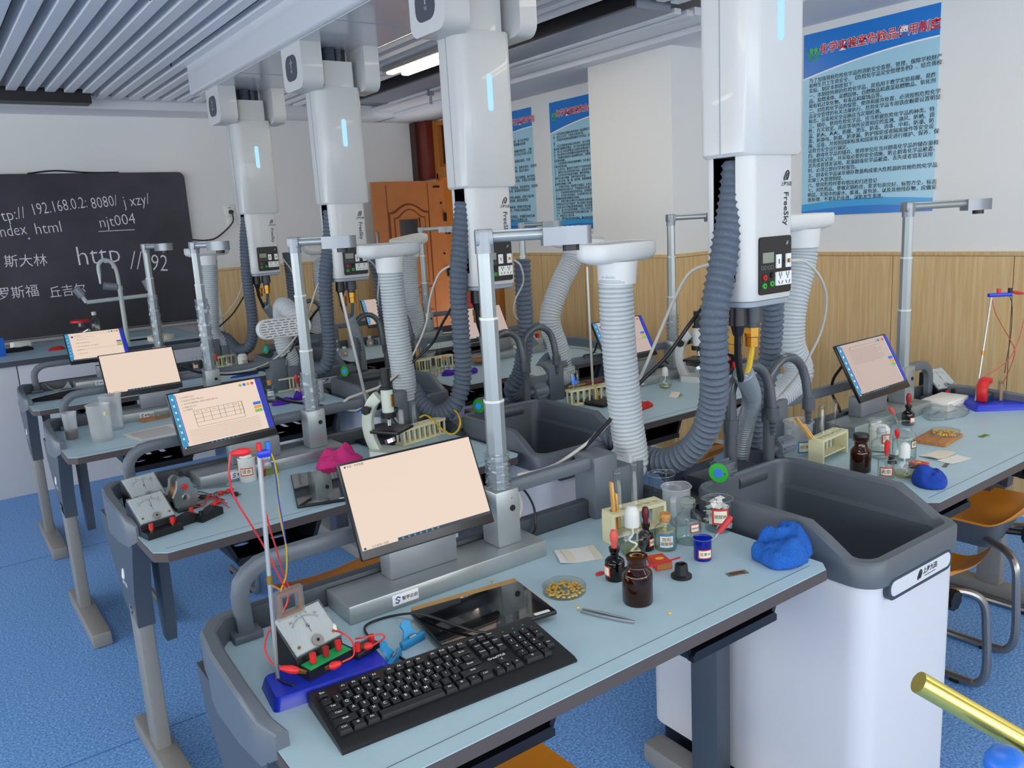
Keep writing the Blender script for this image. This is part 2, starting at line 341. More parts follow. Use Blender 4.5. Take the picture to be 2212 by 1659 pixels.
G().box((3.17, 0, .03), (.24, 3.1, .05), .004).obj('face_board', 'grey_board', ac)
G().box((3.34, 0, .015), (.05, 3.1, .03), .004).obj('trim_strip', 'white_trim', ac)
G().box((3.43, 0, .015), (.05, 3.1, .03), .004).obj('trim_strip', 'white_trim', ac)
G().box((3.56, .3, .03), (.19, 3.7, .04), .004).obj('closing_panel', 'soffit', ac)
G().box((3.025, 0, .1), (.02, 3.1, .18)).obj('side_panel', 'black_trim', ac)
p = aty(926, 200, 5.6); sp = thing('sprinkler_head', 'small fire sprinkler hanging under the white soffit trim', 'sprinkler', (3.33, 5.5, 2.44))
G().cyl((0, 0, .06), (0, 0, .1), .028, .02, 12).obj('rosette', 'alu_dark', sp)
G().cyl((0, 0, .02), (0, 0, .06), .008).tube([(0, -.014, .05), (0, -.016, .02), (0, 0, 0)], .003, 6).tube([(0, .014, .05), (0, .016, .02), (0, 0, 0)], .003, 6).cyl((0, 0, -.002), (0, 0, .001), .016, n=10).obj('nozzle', 'alu_dark', sp)

# ceiling lamps: the lit one in view and its neighbours further down the room
def lamp(x, y, label, grp='twin tube ceiling lamps', L=1.2):
    t = thing('ceiling_lamp', label, 'lamp', (x, y, 2.515), 0, grp)
    G().box((0, 0, .035), (.2, L, .05), .006).obj('housing', 'lamp_body', t)
    for s in (-1, 1): G().box((s * .055, 0, .006), (.05, L - .04, .012), .004, seg=1).obj('light_tube', 'tube_on', t)
lamp(2.735, 4.33, 'lit twin tube lamp hanging below the white ceiling slats')
lamp(2.735, 1.5, 'twin tube ceiling lamp further down the room beyond the frame', L=1.2)
lamp(.45, .7, 'twin tube ceiling lamp above the place of the photographer', L=1.2)
lamp(2.735, -.9, 'twin tube ceiling lamp at the window end of the room', L=1.2)
lamp(-.9, 3.2, 'twin tube ceiling lamp over the left aisle beyond the frame', L=1.2)

# wainscot: separate panels with shadow joints
def wains(nm, pts, wd):
    (xa, ya), (xb, yb), zt = pts
    L = math.hypot(xb - xa, yb - ya); n = max(1, round(L / wd)); d = Vector((xb - xa, yb - ya, 0)) / L
    host = struct(nm, G().box(((xa + xb) / 2, (ya + yb) / 2, zt + .008), (abs(xb - xa) + .02, abs(yb - ya) + .02, .02), .003), 'wainscot')
    rz = math.atan2(d.y, d.x)
    pm = G().box((0, 0, zt / 2 - .002), (L / n - .004, .014, zt - .004), .0015, seg=1).obj('panel', 'wainscot', host)
    for i in range(n):
        o = pm if i == 0 else pm.copy()
        if i: COL.objects.link(o); o.parent = host
        q = Vector((xa, ya, 0)) + d * (L / n * (i + .5)); o.location = (q.x, q.y, 0); o.rotation_euler = (0, 0, rz)
wains('trim_4', ((XW - .008, -3.0), (XW - .008, PY0), 1.262), .61)
wains('trim_5', ((XP - .008, PY0), (XP - .008, PY1), 1.275), .37)
wains('trim_6', ((XP, PY0 - .008), (XW - .014, PY0 - .008), 1.275), .37)
wains('trim_7', ((XW - .008, PY1), (XW - .008, DY0 - .08), 1.262), .55)
wains('trim_8', ((2.07, YB - .008), (XW, YB - .008), 1.275), .4)
struct('baseboard_right', G().box((XW - .008, (DY0 - 3.08) / 2, .02), (.03, DY0 + 2.9, .04)).box((XP - .012, (PY0 + PY1) / 2, .02), (.03, .76, .04)), 'white_trim')

# doorway with an open panelled leaf, dark red post and glazed transom
dr = struct('door_1', G().box((XW + .02, DY0 - .03, 1.25), (.16, .06, 2.5)).box((XW + .02, DY1 + .0, 1.25), (.16, .05, 2.5)).box((XW + .02, (DY0 + DY1) / 2, DZ + .03), (.16, .85, .05)), 'frame_orange')
LX0, LX1, LY = 3.42, 4.165, 6.80; lz = 1.955
g = G(); zc0, zc1 = 1.44, 1.615; wx0, wx1 = 3.665, 3.865
g.plate([(LX0, .03), (LX1, .03), (LX1, lz), (LX0, lz)], [rrect(wx0, zc0, wx1, zc1, .003, 1)], LY - .04, LY, 'y')
leaf = g.obj('door_leaf', 'door_orange', dr)
def arch(x0, x1, z0, z1, rise, n=12):
    up = [(x1 - (x1 - x0) * k / n, z1 + rise * max(0, math.sin(PI * (k / n - .12) / .76)) if .12 < k / n < .88 else z1) for k in range(n + 1)]
    lo = [(x0 + (x1 - x0) * k / n, z0 - rise * .8 * max(0, math.sin(PI * (k / n - .12) / .76)) if .12 < k / n < .88 else z0) for k in range(n + 1)]
    return up + lo
for a, mt, yy in ((0, 'door_groove', .042), (.018, 'door_orange', .05), (.05, 'door_groove', .0515), (.062, 'door_orange', .056)):
    g = G(); g.plate(arch(3.555 + a, 3.985 - a, .98 + a, 1.685 - a, .075), [rrect(wx0 - .012, zc0 - .012, wx1 + .012, zc1 + .012, .003, 1)], LY - yy, LY - .03, 'y'); g.obj('raised_panel', mt, leaf)
g = G(); g.prism(arch(3.575, 3.965, .25, .76, .06), LY - .05, LY - .03, 'y'); g.obj('raised_panel', 'door_orange', leaf)
for x in (3.555, 3.985): G().box((x, LY - .0415, 1.0), (.006, .004, 1.86)).obj('groove', 'door_groove', leaf)
G().box(((wx0 + wx1) / 2, LY - .02, (zc0 + zc1) / 2), (wx1 - wx0, .006, zc1 - zc0)).obj('window_pane', 'pane', leaf)
G().box((3.43, LY - .045, 1.42), (.028, .008, .2), .003).cyl((3.43, LY - .05, 1.37), (3.43, LY - .047, 1.37), .008).obj('lock_plate', 'stainless', leaf)
G().box((4.08, LY - .043, 1.90), (.07, .006, .018), .002).obj('name_plate', 'black_plastic', leaf)
for z in (.35, 1.1, 1.62): G().box((4.15, LY - .05, z), (.022, .03, .08), .003).obj('hinge', 'black_plastic', leaf)
for z in (1.75, 1.28): G().cyl((4.12, LY - .046, z), (4.12, LY - .041, z), .01).obj('bolt', 'black_plastic', leaf)
struct('trim_9', G().box((4.13, 6.97, 2.24), (.13, .25, .52), .004), 'red_wood')
struct('trim_10', G().box((4.085, 7.045, 2.24), (.1, .1, .53)), 'brown_dark')
w = struct('window_1', G().plate([(DY0, DZ + .05), (DY1, DZ + .05), (DY1, 2.49), (DY0, 2.49)], [rrect(DY0 + .05, DZ + .11, DY1 - .05, 2.45, .004, 1)], XW - .05, XW + .05, 'x'), 'frame_orange')
G().box((XW, (DY0 + DY1) / 2, 2.28), (.008, DY1 - DY0 - .1, .34)).obj('window_pane', 'amber', w)

# blackboard with chalk writing
BT, BB, BX1 = 2.085, .895, 1.90
YF = YB - .05
bb = thing('blackboard', 'large dark blackboard with chalk writing on the back wall', 'blackboard', (0, YB, 1.5))
off = Vector((0, -YB, -1.5))
def bobj(g, n, m, par=bb, **k):
    o = g.obj(n, m, par, **k); o.location = off if par is bb else (0, 0, 0); return o
slab = bobj(G().prism(rrect(-1.9, BB, BX1, BT, .05), YF, YB - .002, 'y'), 'board_surface', 'board')
bobj(G().box((-.05, YB - .06, .875), (3.95, .11, .022), .004), 'chalk_ledge', 'ledge')
g = G(); g.tube(spline([(.8, YB - .02, BT + .004), (.98, YB - .02, BT + .022), (1.2, YB - .02, BT + .006), (1.42, YB - .02, BT + .004)], 6), .006, 6); bobj(g, 'top_cable', 'black_plastic')
def chalk(s, u, v, size, rz=0, sp=1, thin=-.012, shear=0):
    thin = -.004 if s[0] > '\u3000' else thin
    p = aty(u, v, YF - .002); g = G(); g.text(s, size, TR(*p) @ RY(-rz) @ FRONT @ Matrix.Diagonal((sp, 1, 1, 1)), 'LEFT', thin); bobj(g, 'chalk_writing', 'chalk', slab, kind='stuff')
chalk('ht', -38, 482, .125, .13, .8); chalk('tp://', 2, 468, .12, .14, .82); chalk('192.168.0.2:', 66, 455, .12, .12, .66); chalk('8080/', 196, 441, .12, .10, .70); chalk('j xzy/', 266, 437, .125, .10, .74)
chalk('i', -16, 503, .12, .08); chalk('ndex', -2, 502, .12, .08, .74); chalk('.', 56, 505, .14); chalk('html', 74, 496, .12, .06, .85)
chalk('njt004', 213, 482, .12, .08, .88)
g = G(); a, b_ = aty(213, 500, YF - .003), aty(291, 496, YF - .003); g.cyl(a, b_, .003, n=6); bobj(g, 'underline', 'chalk', slab)
chalk('http', 163, 556, .21, .02, .92); chalk('//', 280, 564, .21, -.1, .8); chalk('192', 305, 568, .19, -.12, .72)
chalk('斯大林', 8, 567, .098, -.03, .96); chalk('罗斯福', -8, 638, .098, .02, .94); chalk('丘吉尔', 106, 634, .094, .04, .9)
p0, p1 = aty(441, 545, YB - .03), aty(466, 690, YB - .03)
wb = G().box((1.93, YB - .02, 1.08), (.14, .03, .86), .004); t = wb.obj('white_panel', 'unit_white'); tag(t, 'narrow white side board behind the right end of the blackboard', 'board')
for z in (1.33, 1.12): G().tube([(1.935, YB - .04, z), (1.955, YB - .055, z), (1.955, YB - .055, z - .06), (1.935, YB - .04, z - .06)], .004, 6).obj('latch', 'black_plastic', t)

# wall socket with a plugged-in cable running to the blackboard
so = thing('wall_socket', 'white double wall socket with black plug right of the blackboard', 'socket', (0, 0, 0))
p = aty(496, 466, YB); so.location = (p.x, YB, p.z)
for k in (0, -.094): G().box((.008 * (k < 0), -.006, .045 + k), (.088, .012, .088), .004).obj('plate', 'socket_white', so)
G().box((-.008, -.014, .065), (.004, .004, .012)).box((.008, -.014, .065), (.004, .004, .012)).obj('slot', 'hole', so)
G().cyl((.01, -.012, .03), (.01, -.045, .03), .02, .014, 12).obj('plug', 'black_plastic', so)
a = aty(416, 518, YB - .02)
g = G(); g.tube(spline([p + Vector((.01, -.045, .03)), p + Vector((0, -.05, -.06)), aty(470, 512, YB - .03), aty(445, 519, YB - .03), a], 8), .006, 6)
tag(g.obj('power_cable', 'wire_black'), 'black cable drooping from the wall socket to the blackboard', 'cable')

# posters on the right wall
def poster(nm, label, y0, y1, z0, z1, title, lines, tsz, lsz, show=None):
    t = thing(nm, label, 'poster', (XW, (y0 + y1) / 2, (z0 + z1) / 2), 0); ox = XW
    wd, ht = y0 - y1, z1 - z0
    G().box((-.003, 0, 0), (.006, wd, ht)).obj('sheet', 'poster_pale', t)
    Lx = lambda k, a, b_: (-.0062 - .0004 * k, wd / 2 - wd * a, ht / 2 - ht * b_)
    g = G(); n = 14
    top = [Lx(0, k / n, 0) for k in range(n + 1)]; bot = [Lx(0, k / n, .150 + .085 * (1 - k / n) ** 1.8) for k in range(n + 1)]
    vt = [g._v(q) for q in top]; vb = [g._v(q) for q in bot]
    for k in range(n): g._f((vt[k], vt[k + 1], vb[k + 1], vb[k]))
    g.obj('header_band', 'poster_blue', t)
    g = G(); q = [g._v(Lx(1, k / n, .150 + .085 * (1 - k / n) ** 1.8)) for k in range(n + 1)]; q2 = [g._v(Lx(1, k / n, .158 + .085 * (1 - k / n) ** 1.8)) for k in range(n + 1)]
    for k in range(n): g._f((q[k], q[k + 1], q2[k + 1], q2[k]))
    g.obj('header_line', 'ink_white', t)
    for mt, f0, f1 in (('poster_mid', .935, .915), ('poster_blue', .975, .955)):
        g = G(); q = [g._v(Lx(1 if mt == 'poster_mid' else 2, k / n, (f0 if mt == 'poster_mid' else f0) + (f1 - f0) * math.sin(PI * k / n))) for k in range(n + 1)]; q2 = [g._v(Lx(1 if mt == 'poster_mid' else 2, k / n, 1)) for k in range(n + 1)]
        for k in range(n): g._f((q[k], q[k + 1], q2[k + 1], q2[k]))
        g.obj('footer_wave', mt, t)
    def put(s, a, b_, size, mt, k, al='LEFT', thin=0, nm='lettering', sp=1):
        g = G(); g.text(s, size, TR(*Lx(k, a, b_)) @ LEFTF, al, thin, res=1, space=sp)
        if nm == 'lettering': g.text(s, size, TR(*Lx(k + .2, a, b_)) @ LEFTF @ TR(size * .028, 0, 0), al, thin, res=1)
        return g.obj(nm, mt, t, kind='stuff' if nm == 'lettering' else None)
    put(title, .57, .098, tsz, 'ink_white', 3, 'CENTER', .05, 'title_outline'); put(title, .57, .098, tsz, 'ink_red', 4, 'CENTER', .02, 'title')
    g = G(); g.m = TR(*Lx(4, .085, .105)) @ LEFTF @ Matrix.Scale(wd / .66, 4)
    for s in (-1, 1):
        g.prism([(s * x, y) for x, y in [(0, -.016), (.012, -.006), (.022, .008), (.02, .02), (.01, .024), (0, .014), (.006, .004)]], 0, .0006)
        for k in range(3): g.tube([(s * (.006 + .009 * k), -.024 + .004 * k, 0), (s * (.016 + .008 * k), -.012 + .006 * k, 0), (s * (.024 + .006 * k), .0 + .006 * k, 0)], .0016, 4)
    g.tube([(-.026, -.024, 0), (-.012, -.034, 0), (.012, -.034, 0), (.026, -.024, 0)], .003, 4)
    g.obj('emblem', 'emblem_green', t)
    nn = len(lines)
    for i, s in enumerate(lines):
        if s: put(s, .05 if show is None else show, .245 + .685 * (i + .3) / nn, lsz, 'ink', 3, thin=0)
    return t
L3 = ['为了加强我校危险化学品的消防安全监督、管理，保障学校财产', '和师生员工生命安全，《危险化学品安全管理条例》，结合我校', '实际，制定本制度如下：', '一、本制度所称的危险化学品，是指用于教学实验易爆、易炸', '品、易燃液体、易燃固体、自燃物品和遇湿易燃物品、氧化剂', '和有机过氧化物、有毒品和腐蚀品等。', '二、对危险化学品的保管、使用和废弃处置，必须按照危险化学', '品安全管理的有关法规执行，危险化学品专用铁皮橱要设置明显', '标志，设备和安全设施应当定期检测。', '三、储存、使用危险化学品，应当根据危险化学品的种类、特', '性，在实验室、库房等场所设置相应的监测、通风、防晒、调', '温、防火、灭火、防爆、泄压、防毒、消毒、中和、防潮、防', '雷、防静电、防腐、防渗漏、防护围堤或者隔离操作等安全设', '施、设备，并按照国家标准和国家有关规定进行维护、保养，保', '证符合安全运行规定。', '四、剧毒化学品的储存、使用单位应当对剧毒化学品的储存量和', '用途如实记录，并采取必要的安全措施，防止剧毒化学品被盗、', '丢失或者错发误用。发现剧毒化学品被盗、丢失或者错发误用', '时，必须立即向学校报告。', '五、剧毒化学品以及储存数量构成重大危险源的其他危险化学品', '实现三人管理制度。', '六、使用危险时要有借出和归还登记', '七、对危险品，要做定期检查，要求包装完好，标签齐全，标志', '明显。实验中的废水、废液、废包装，以及其他残存物，应做妥', '善处理，不要乱扔乱放，以防发生事故。']
q0, q1, q2_ = atx(1733, 468, XW), atx(2034.5, 7, XW), atx(2015, 454, XW)
z1 = (atx(2034.5, 6, XW).z + atx(1780, 66, XW).z) / 2; z0 = (q0.z + q2_.z) / 2
poster('wall_poster', 'blue safety rules poster with red title hanging right of the nearest white column', q0.y, q2_.y, z0, z1, '化学实验室危险品使用制度', L3, .055, .0262)
L2 = ['一、实验室内实验剩余或常用的少量易燃化学药品总量', '管，超过5公斤时，不得在实验室存放。', '二、实验室内使用的易燃易爆化学危险品，应随用随领', '放。', '三、在日光照射的房间必须有窗帘，在日光照射不到', '燃自燃分解燃烧的物品，也不能存放遇热易蒸发的物', '四、禁止在存有易燃物品与易燃设备物品的工作位置', '具，禁止使用没有绝缘隔热底座的电热仪器。', '五、含容器内盛装的大量易燃的溶剂，可燃液体时应', '有防静电措施。', '六、实验室性质不明或未知的物料，应先从小量试验', '好防火防爆设备。', '七、在进行化、酿造其它有毒气产生的作业时，应', '日，操作人员必须穿好防护用品，以及对人的伤害。', '八、在实验中有可能发生燃烧、爆炸的药品，应', '靠防安全防护措施，否则不能进行作业。', '九、禁止将苯、酮、碱、硫化物、易燃液体及含有', '腐蚀等杂物倒入水槽。', '十、任何化学药品一经放置于容器后，必须立即贴', '验证明或标签有疑人员，不得随意乱丢乱放，', '十一、不能堆放使用和保管的药品，应按规定处理', '十二、在实验台的范围内，不应放置任何与实验无', '接接触或易燃易爆物品的容器。', '十三、要建立健全各种化学实验的安全操作规程', '并教育有关人员严格遵守，防止因疏于或违规操作', '自以及违反化学物品保管使用制度，而引起燃烧', '十四、禁止在实验室内吸烟，工作台上吃东西', '十五、实验室的用电量不许超过额定负荷，严禁', '外，电用后应立即关闭。', '十六、要配备必要的灭火器材，做好灭火准备。']
a, b_, c = atx(1187, 223, XW), atx(1201, 496.5, XW), atx(1272, 202, XW)
poster('wall_poster', 'blue rules poster half hidden behind the white pillar', a.y, a.y - .66, b_.z, a.z, '化学实验室安全管理制度', L2, .055, .0215)
a, b_ = atx(1148, 231, XW), atx(1164, 496, XW)
L1 = ['一、实验课前认真预习实验内容，复习有关知识', '做好准备，明确实验目的、问题和解决问题', '', '二、学生应按时进入实验室，明确实验目的，了解', '按指定位置就座，经教师检查许可后方可进入实验', '', '三、实验时遵守操作规程和各项规定规范，不得', '', '四、实验中注意安全，细心操作，如有异常时，应及时', '报告老师，听从老师指挥和安排，保证实验台', '', '五、要认真观察实验现象，如实记录数据，从中思考，', '实验结束整理器材，保持室内环境，不得乱丢实验器', '', '六、要爱护仪器设备，节约用品，如有损坏时，应说明', '情况，按照学校规定办理，故意损坏的要追究', '', '七、废液废物要按规定倒入废液缸，应放于指定地', '点统一处理，以便妥善处理。稳定废旧的位', '', '八、实验完毕，要切断电源，整理好实验台面，', '经老师检查，方可离开，不得将实验用品带出', '', '九、课后要认真写好实验报告，实验报告如实反映', '情况和存在的问题，请各人写好教后记录。']
poster('wall_poster', 'blue rules poster furthest from the camera beside the third column', a.y + .62, a.y, b_.z, a.z, '化学实验室学生实验守则', L1, .055, .026)

# teacher's bench in front of the blackboard
tb = thing('teacher_bench', 'long white teacher bench with blue top under the blackboard', 'bench', (0, 6.2, 0))
G().plate([(-1.6, -.27), (1.60, -.27), (1.60, .62), (-1.6, .62)], [rrect(1.02, .02, 1.42, .27, .03, 3)], .845, .87).obj('worktop', 'laminate', tb)
G().box((0, -.27, .852), (3.2, .006, .034)).box((1.603, .175, .852), (.006, .89, .034)).obj('edge_band', 'dark_plastic', tb)
G().box((-.565, .17, .42), (2.0, .83, .845), .004).obj('cabinet', 'unit_white', tb); G().plate([(.44, -.245), (1.57, -.245), (1.57, .585), (.44, .585)], [rrect(.99, -.005, 1.45, .29, .02, 2)], 0, .845).obj('sink_cabinet', 'unit_white', tb)
g = G(); g.box((1.22, .145, .73), (.40, .25, .008)); [g.box((1.22 + sx * .2, .145, .79), (.008, .25, .13)) for sx in (-1, 1)]; [g.box((1.22, .145 + sy * .125, .79), (.40, .008, .13)) for sy in (-1, 1)]
g.obj('sink_bowl', 'black_plastic', tb)
f = thing('gooseneck_tap', 'pale green gooseneck laboratory tap with two side outlets on the teacher bench', 'tap', (0, 0, 0)); b0 = at(276, 738, .87); b0.y = 6.5 if b0.y > 6.5 else b0.y
f.location = (b0.x, b0.y, .87)
Q = lambda u, v, dy=0: aty(u, v, b0.y + dy) - b0
top = aty(246, 560, b0.y).z - .87
g = G(); g.cyl((0, 0, 0), (0, 0, .36), .016, n=12); g.tube([(0, 0, .36)] + spline([(0, 0, .36), (-.005, 0, top - .08), (-.03, 0, top - .02), (-.075, 0, top), (-.11, 0, top - .03), (-.115, 0, top - .09)], 6), .013, 10)
g.obj('riser', 'faucet_mint', f); G().cyl((-.115, 0, top - .09), (-.117, 0, top - .16), .011, .006, 10).obj('nozzle', 'white_plastic', f)
G().cyl((0, 0, .36), (0, 0, .39), .02, n=12).obj('collar', 'faucet_mint', f)
G().cyl((-.22, 0, .30), (.2, 0, .31), .014, n=10).cyl((-.22, 0, .30), (-.25, 0, .36), .014, n=10).cyl((.2, 0, .31), (.2, 0, .36), .014, n=10).obj('side_pipe', 'faucet_mint', f)
G().cyl((-.24, 0, .345), (-.275, 0, .40), .028, n=12).obj('tap_knob', 'alu_dark', f); G().cyl((.195, 0, .35), (.17, 0, .42), .028, n=12).obj('tap_knob', 'alu_dark', f)
G().cyl((-.02, 0, .385), (-.10, -.005, .40), .026, n=12).obj('tap_knob', 'alu_dark', f)
# ------------------------------------------------------------------ benches, sinks, columns
LS = [(.338, .974, 0), (.384, 2.144, .028), (.362, 3.40, .012), (.368, 4.56, 0)]
RS = [(2.052, 1.012, .012), (2.06, 2.172, .006), (2.06, 3.36, 0), (2.06, 4.54, 0)]
ORD = ['nearest', 'second', 'third', 'farthest']
def W2(st, x, y, z=0):
    x0, y0, r = st; return Vector((x0 + x * math.cos(r) - y * math.sin(r), y0 + x * math.sin(r) + y * math.cos(r), z))
def logo_mark(g, s):
    "leaf shaped maker's mark"
    g.tube([(-.9 * s, -1.2 * s, 0), (-1.0 * s, -.6 * s, 0), (-.5 * s, .2 * s, 0), (-.1 * s, .9 * s, 0), (.6 * s, 1.3 * s, 0), (1.0 * s, .9 * s, 0), (.9 * s, .1 * s, 0), (.3 * s, -1 * s, 0)], .2 * s, 5)
    g.tube([(-.2 * s, -1.1 * s, 0), (0, -.1 * s, 0), (.5 * s, .6 * s, 0)], .16 * s, 5)
def make_desk(mir, label, st):
    t = thing('lab_desk', label, 'desk', (st[0], st[1], 0), st[2], 'student laboratory desks')
    X = (lambda x: 1.2 - x) if mir else (lambda x: x)
    P = lambda pts: [(X(x), y) for x, y in pts]
    top = [(0, .03), (.03, 0), (1.175, 0), (1.2, .025), (1.2, .60), (0, .60)]
    G().prism(P(top), .744, .768).obj('tabletop', 'edge_band', t)
    lam = G().prism(P([(.002, .032), (.032, .002), (1.174, .002), (1.198, .026), (1.198, .598), (.002, .598)]), .767, .77).obj('laminate', 'laminate', t)
    G().box((.6, .036, .7702), (1.13, .0015, .0006)).obj('edge_groove', 'cap_grey', lam)
    # raised end cap that wraps the outer end, tapering to the front
    cap = G(); rings = []
    line = [(.03, .185, .755, .80, .022), (.012, .215, .735, .815, .026), (.01, .32, .72, .82, .028), (.012, .46, .71, .825, .03), (.018, .545, .71, .825, .032), (.045, .59, .715, .825, .034), (.10, .612, .73, .815, .032)]
    for x, y, z0, z1, w in line:
        nx, ny = (1, 0) if y < .52 else ((.8, -.6) if y < .6 else (0, -1))
        a, c = (x - .03 * nx, y - .03 * ny), (x - .03 * nx + w * nx, y - .03 * ny + w * ny)
        rings.append([cap._v((X(a[0]), a[1], z0)), cap._v((X(a[0]), a[1], z1 - .006)), cap._v((X(a[0] + .006 * nx), a[1] + .006 * ny, z1)), cap._v((X(c[0] - .005 * nx), c[1] - .005 * ny, z1)), cap._v((X(c[0]), c[1], z1 - .005)), cap._v((X(c[0]), c[1], z0))])
    cap.skin(rings).obj('end_cap', 'cap_grey', t, ang=40)
    G().box((X(.61), .616, .77), (1.04, .03, .10), .006).obj('back_upstand', 'dark_plastic', t)
    g = G(); g.prism([(.35, .764), (.60, .764), (.62, .815), (.47, .812), (.43, .80)], X(1.20), X(1.218), 'x'); g.obj('end_wing', 'dark_plastic', t)
    # rail: up from the end cap, over, along the back to the hose block
    q = [(X(.085), .585, .772), (X(.083), .585, .86)] + [(X(.083 + .07 * (1 - math.cos(a))), .585, .86 + .058 * math.sin(a)) for a in [PI / 8 * k for k in range(1, 5)]] + [(X(1.05), .60, .922)]
    G().bar(q, .026, .032).obj('rail', 'cap_grey', t, ang=40); G().box((X(.085), .585, .778), (.058, .05, .016), .003).obj('rail_foot', 'cap_grey', t)
    G().box((X(1.055), .615, .855), (.085, .085, .17), .008).obj('rail_block', 'cap_grey', t)
    # outer leg: bracket, post and foot
    g = G(); g.prism([(.20, .745), (.60, .745), (.57, .66), (.42, .49), (.295, .46), (.285, .56), (.235, .68)], X(-.012), X(.036), 'x'); br = g.obj('leg_bracket', 'dark_post', t)
    G().cyl((X(-.013), .35, .50), (X(-.016), .35, .50), .012, n=10).obj('bolt', 'stainless', br)
    if not mir: g = G(); g.m = TR(-.0128, .39, .60) @ LEFTF; logo_mark(g, .014); g.text('上海九田', .016, TR(0, -.03, 0), thin=.02); g.obj('maker_mark', 'ink_white', br)
    G().box((X(.010), .345, .27), (.044, .09, .50), .008).obj('leg', 'leg_grey', t); G().box((X(.012), .27, .03), (.07, .56, .06), .008).obj('foot', 'leg_grey', t)
    g = G(); g.prism([(.30, .745), (.40, .745), (.405, .42), (.385, .37), (.345, .37), (.33, .42)], X(.07), X(.10), 'x'); g.obj('inner_bracket', 'dark_post', t)
    G().box((X(1.185), .34, .40), (.055, .09, .69), .006).obj('leg', 'dark_post', t); G().box((X(1.185), .28, .03), (.075, .56, .06), .008).obj('foot', 'leg_grey', t)
    g = G().box((X(1.15), .30, .60), (.014, .05, .16), .003); b2 = g.obj('leg_bracket', 'black_plastic', t)
    for z in (.55, .65): G().cyl((X(1.15), .274, z), (X(1.15), .27, z), .008, n=8).obj('bolt', 'stainless', b2)
    G().box((.6, .55, .715), (1.1, .03, .05)).obj('cross_beam', 'dark_post', t)
    # two moulded storage trays
    for x0, x1 in ((.20, .49), (.80, 1.13)):
        tr = bpy.data.objects.new('tray', None); COL.objects.link(tr); tr.parent = t; tr.empty_display_size = .05
        a, b_ = sorted((X(x0), X(x1)))
        g = G(); g.plate([(a + .03, .09), (b_ - .03, .09), (b_ - .03, .52), (a + .03, .52)], [circ((a + b_) / 2 + (b_ - a) * dx, .17 + dy, .016, 12, 1.5) for dx, dy in ((.16, .03), (-.2, .05))] + [rrect((a + b_) / 2 + (b_ - a) * dx - .012, .3, (a + b_) / 2 + (b_ - a) * dx + .012, .42, .01, 3) for dx in (-.2, 0, .2)], .650, .655); g.obj('tray_floor', 'tray_black', tr)
        for e, s in ((a, 1), (b_, -1)):
            g = G(); g.prism([(e, .738), (e + s * .004, .738), (e + s * .036, .657), (e + s * .036, .648), (e + s * .028, .648), (e, .708)], .085, .525, 'y'); g.obj('tray_side', 'tray_black', tr)
        g = G(); g.prism([(a + .028, .660), (a + .036, .668), (b_ - .036, .668), (b_ - .028, .660), (b_ - .028, .646), (a + .028, .646)], .075, .092, 'y'); g.obj('tray_lip', 'tray_black', tr)
        G().box(((a + b_) / 2, .522, .69), (b_ - a - .03, .006, .09)).obj('tray_back', 'tray_black', tr)
    return t
DL = ['blue grey lab desk in front at left, carrying the black keyboard', 'blue grey lab desk at left holding the two grey meters and pink cloth', 'blue grey lab desk at left with two tall plastic measuring cups', 'blue grey lab desk at far left with crumpled black cloth on its end']
DR = ['blue grey lab desk at right with the wooden board and red magnet', 'blue grey lab desk at right with white microscope and red cloth', 'blue grey lab desk at right with purple gloves by the third column', 'blue grey lab desk at far right before the orange door']
d0 = make_desk(False, DL[0], LS[0])
for k in (1, 2, 3): dup(d0, DL[k], (LS[k][0], LS[k][1], 0), LS[k][2])
d0 = make_desk(True, DR[0], RS[0])
for k in (1, 2, 3): dup(d0, DR[k], (RS[k][0], RS[k][1], 0), RS[k][2])

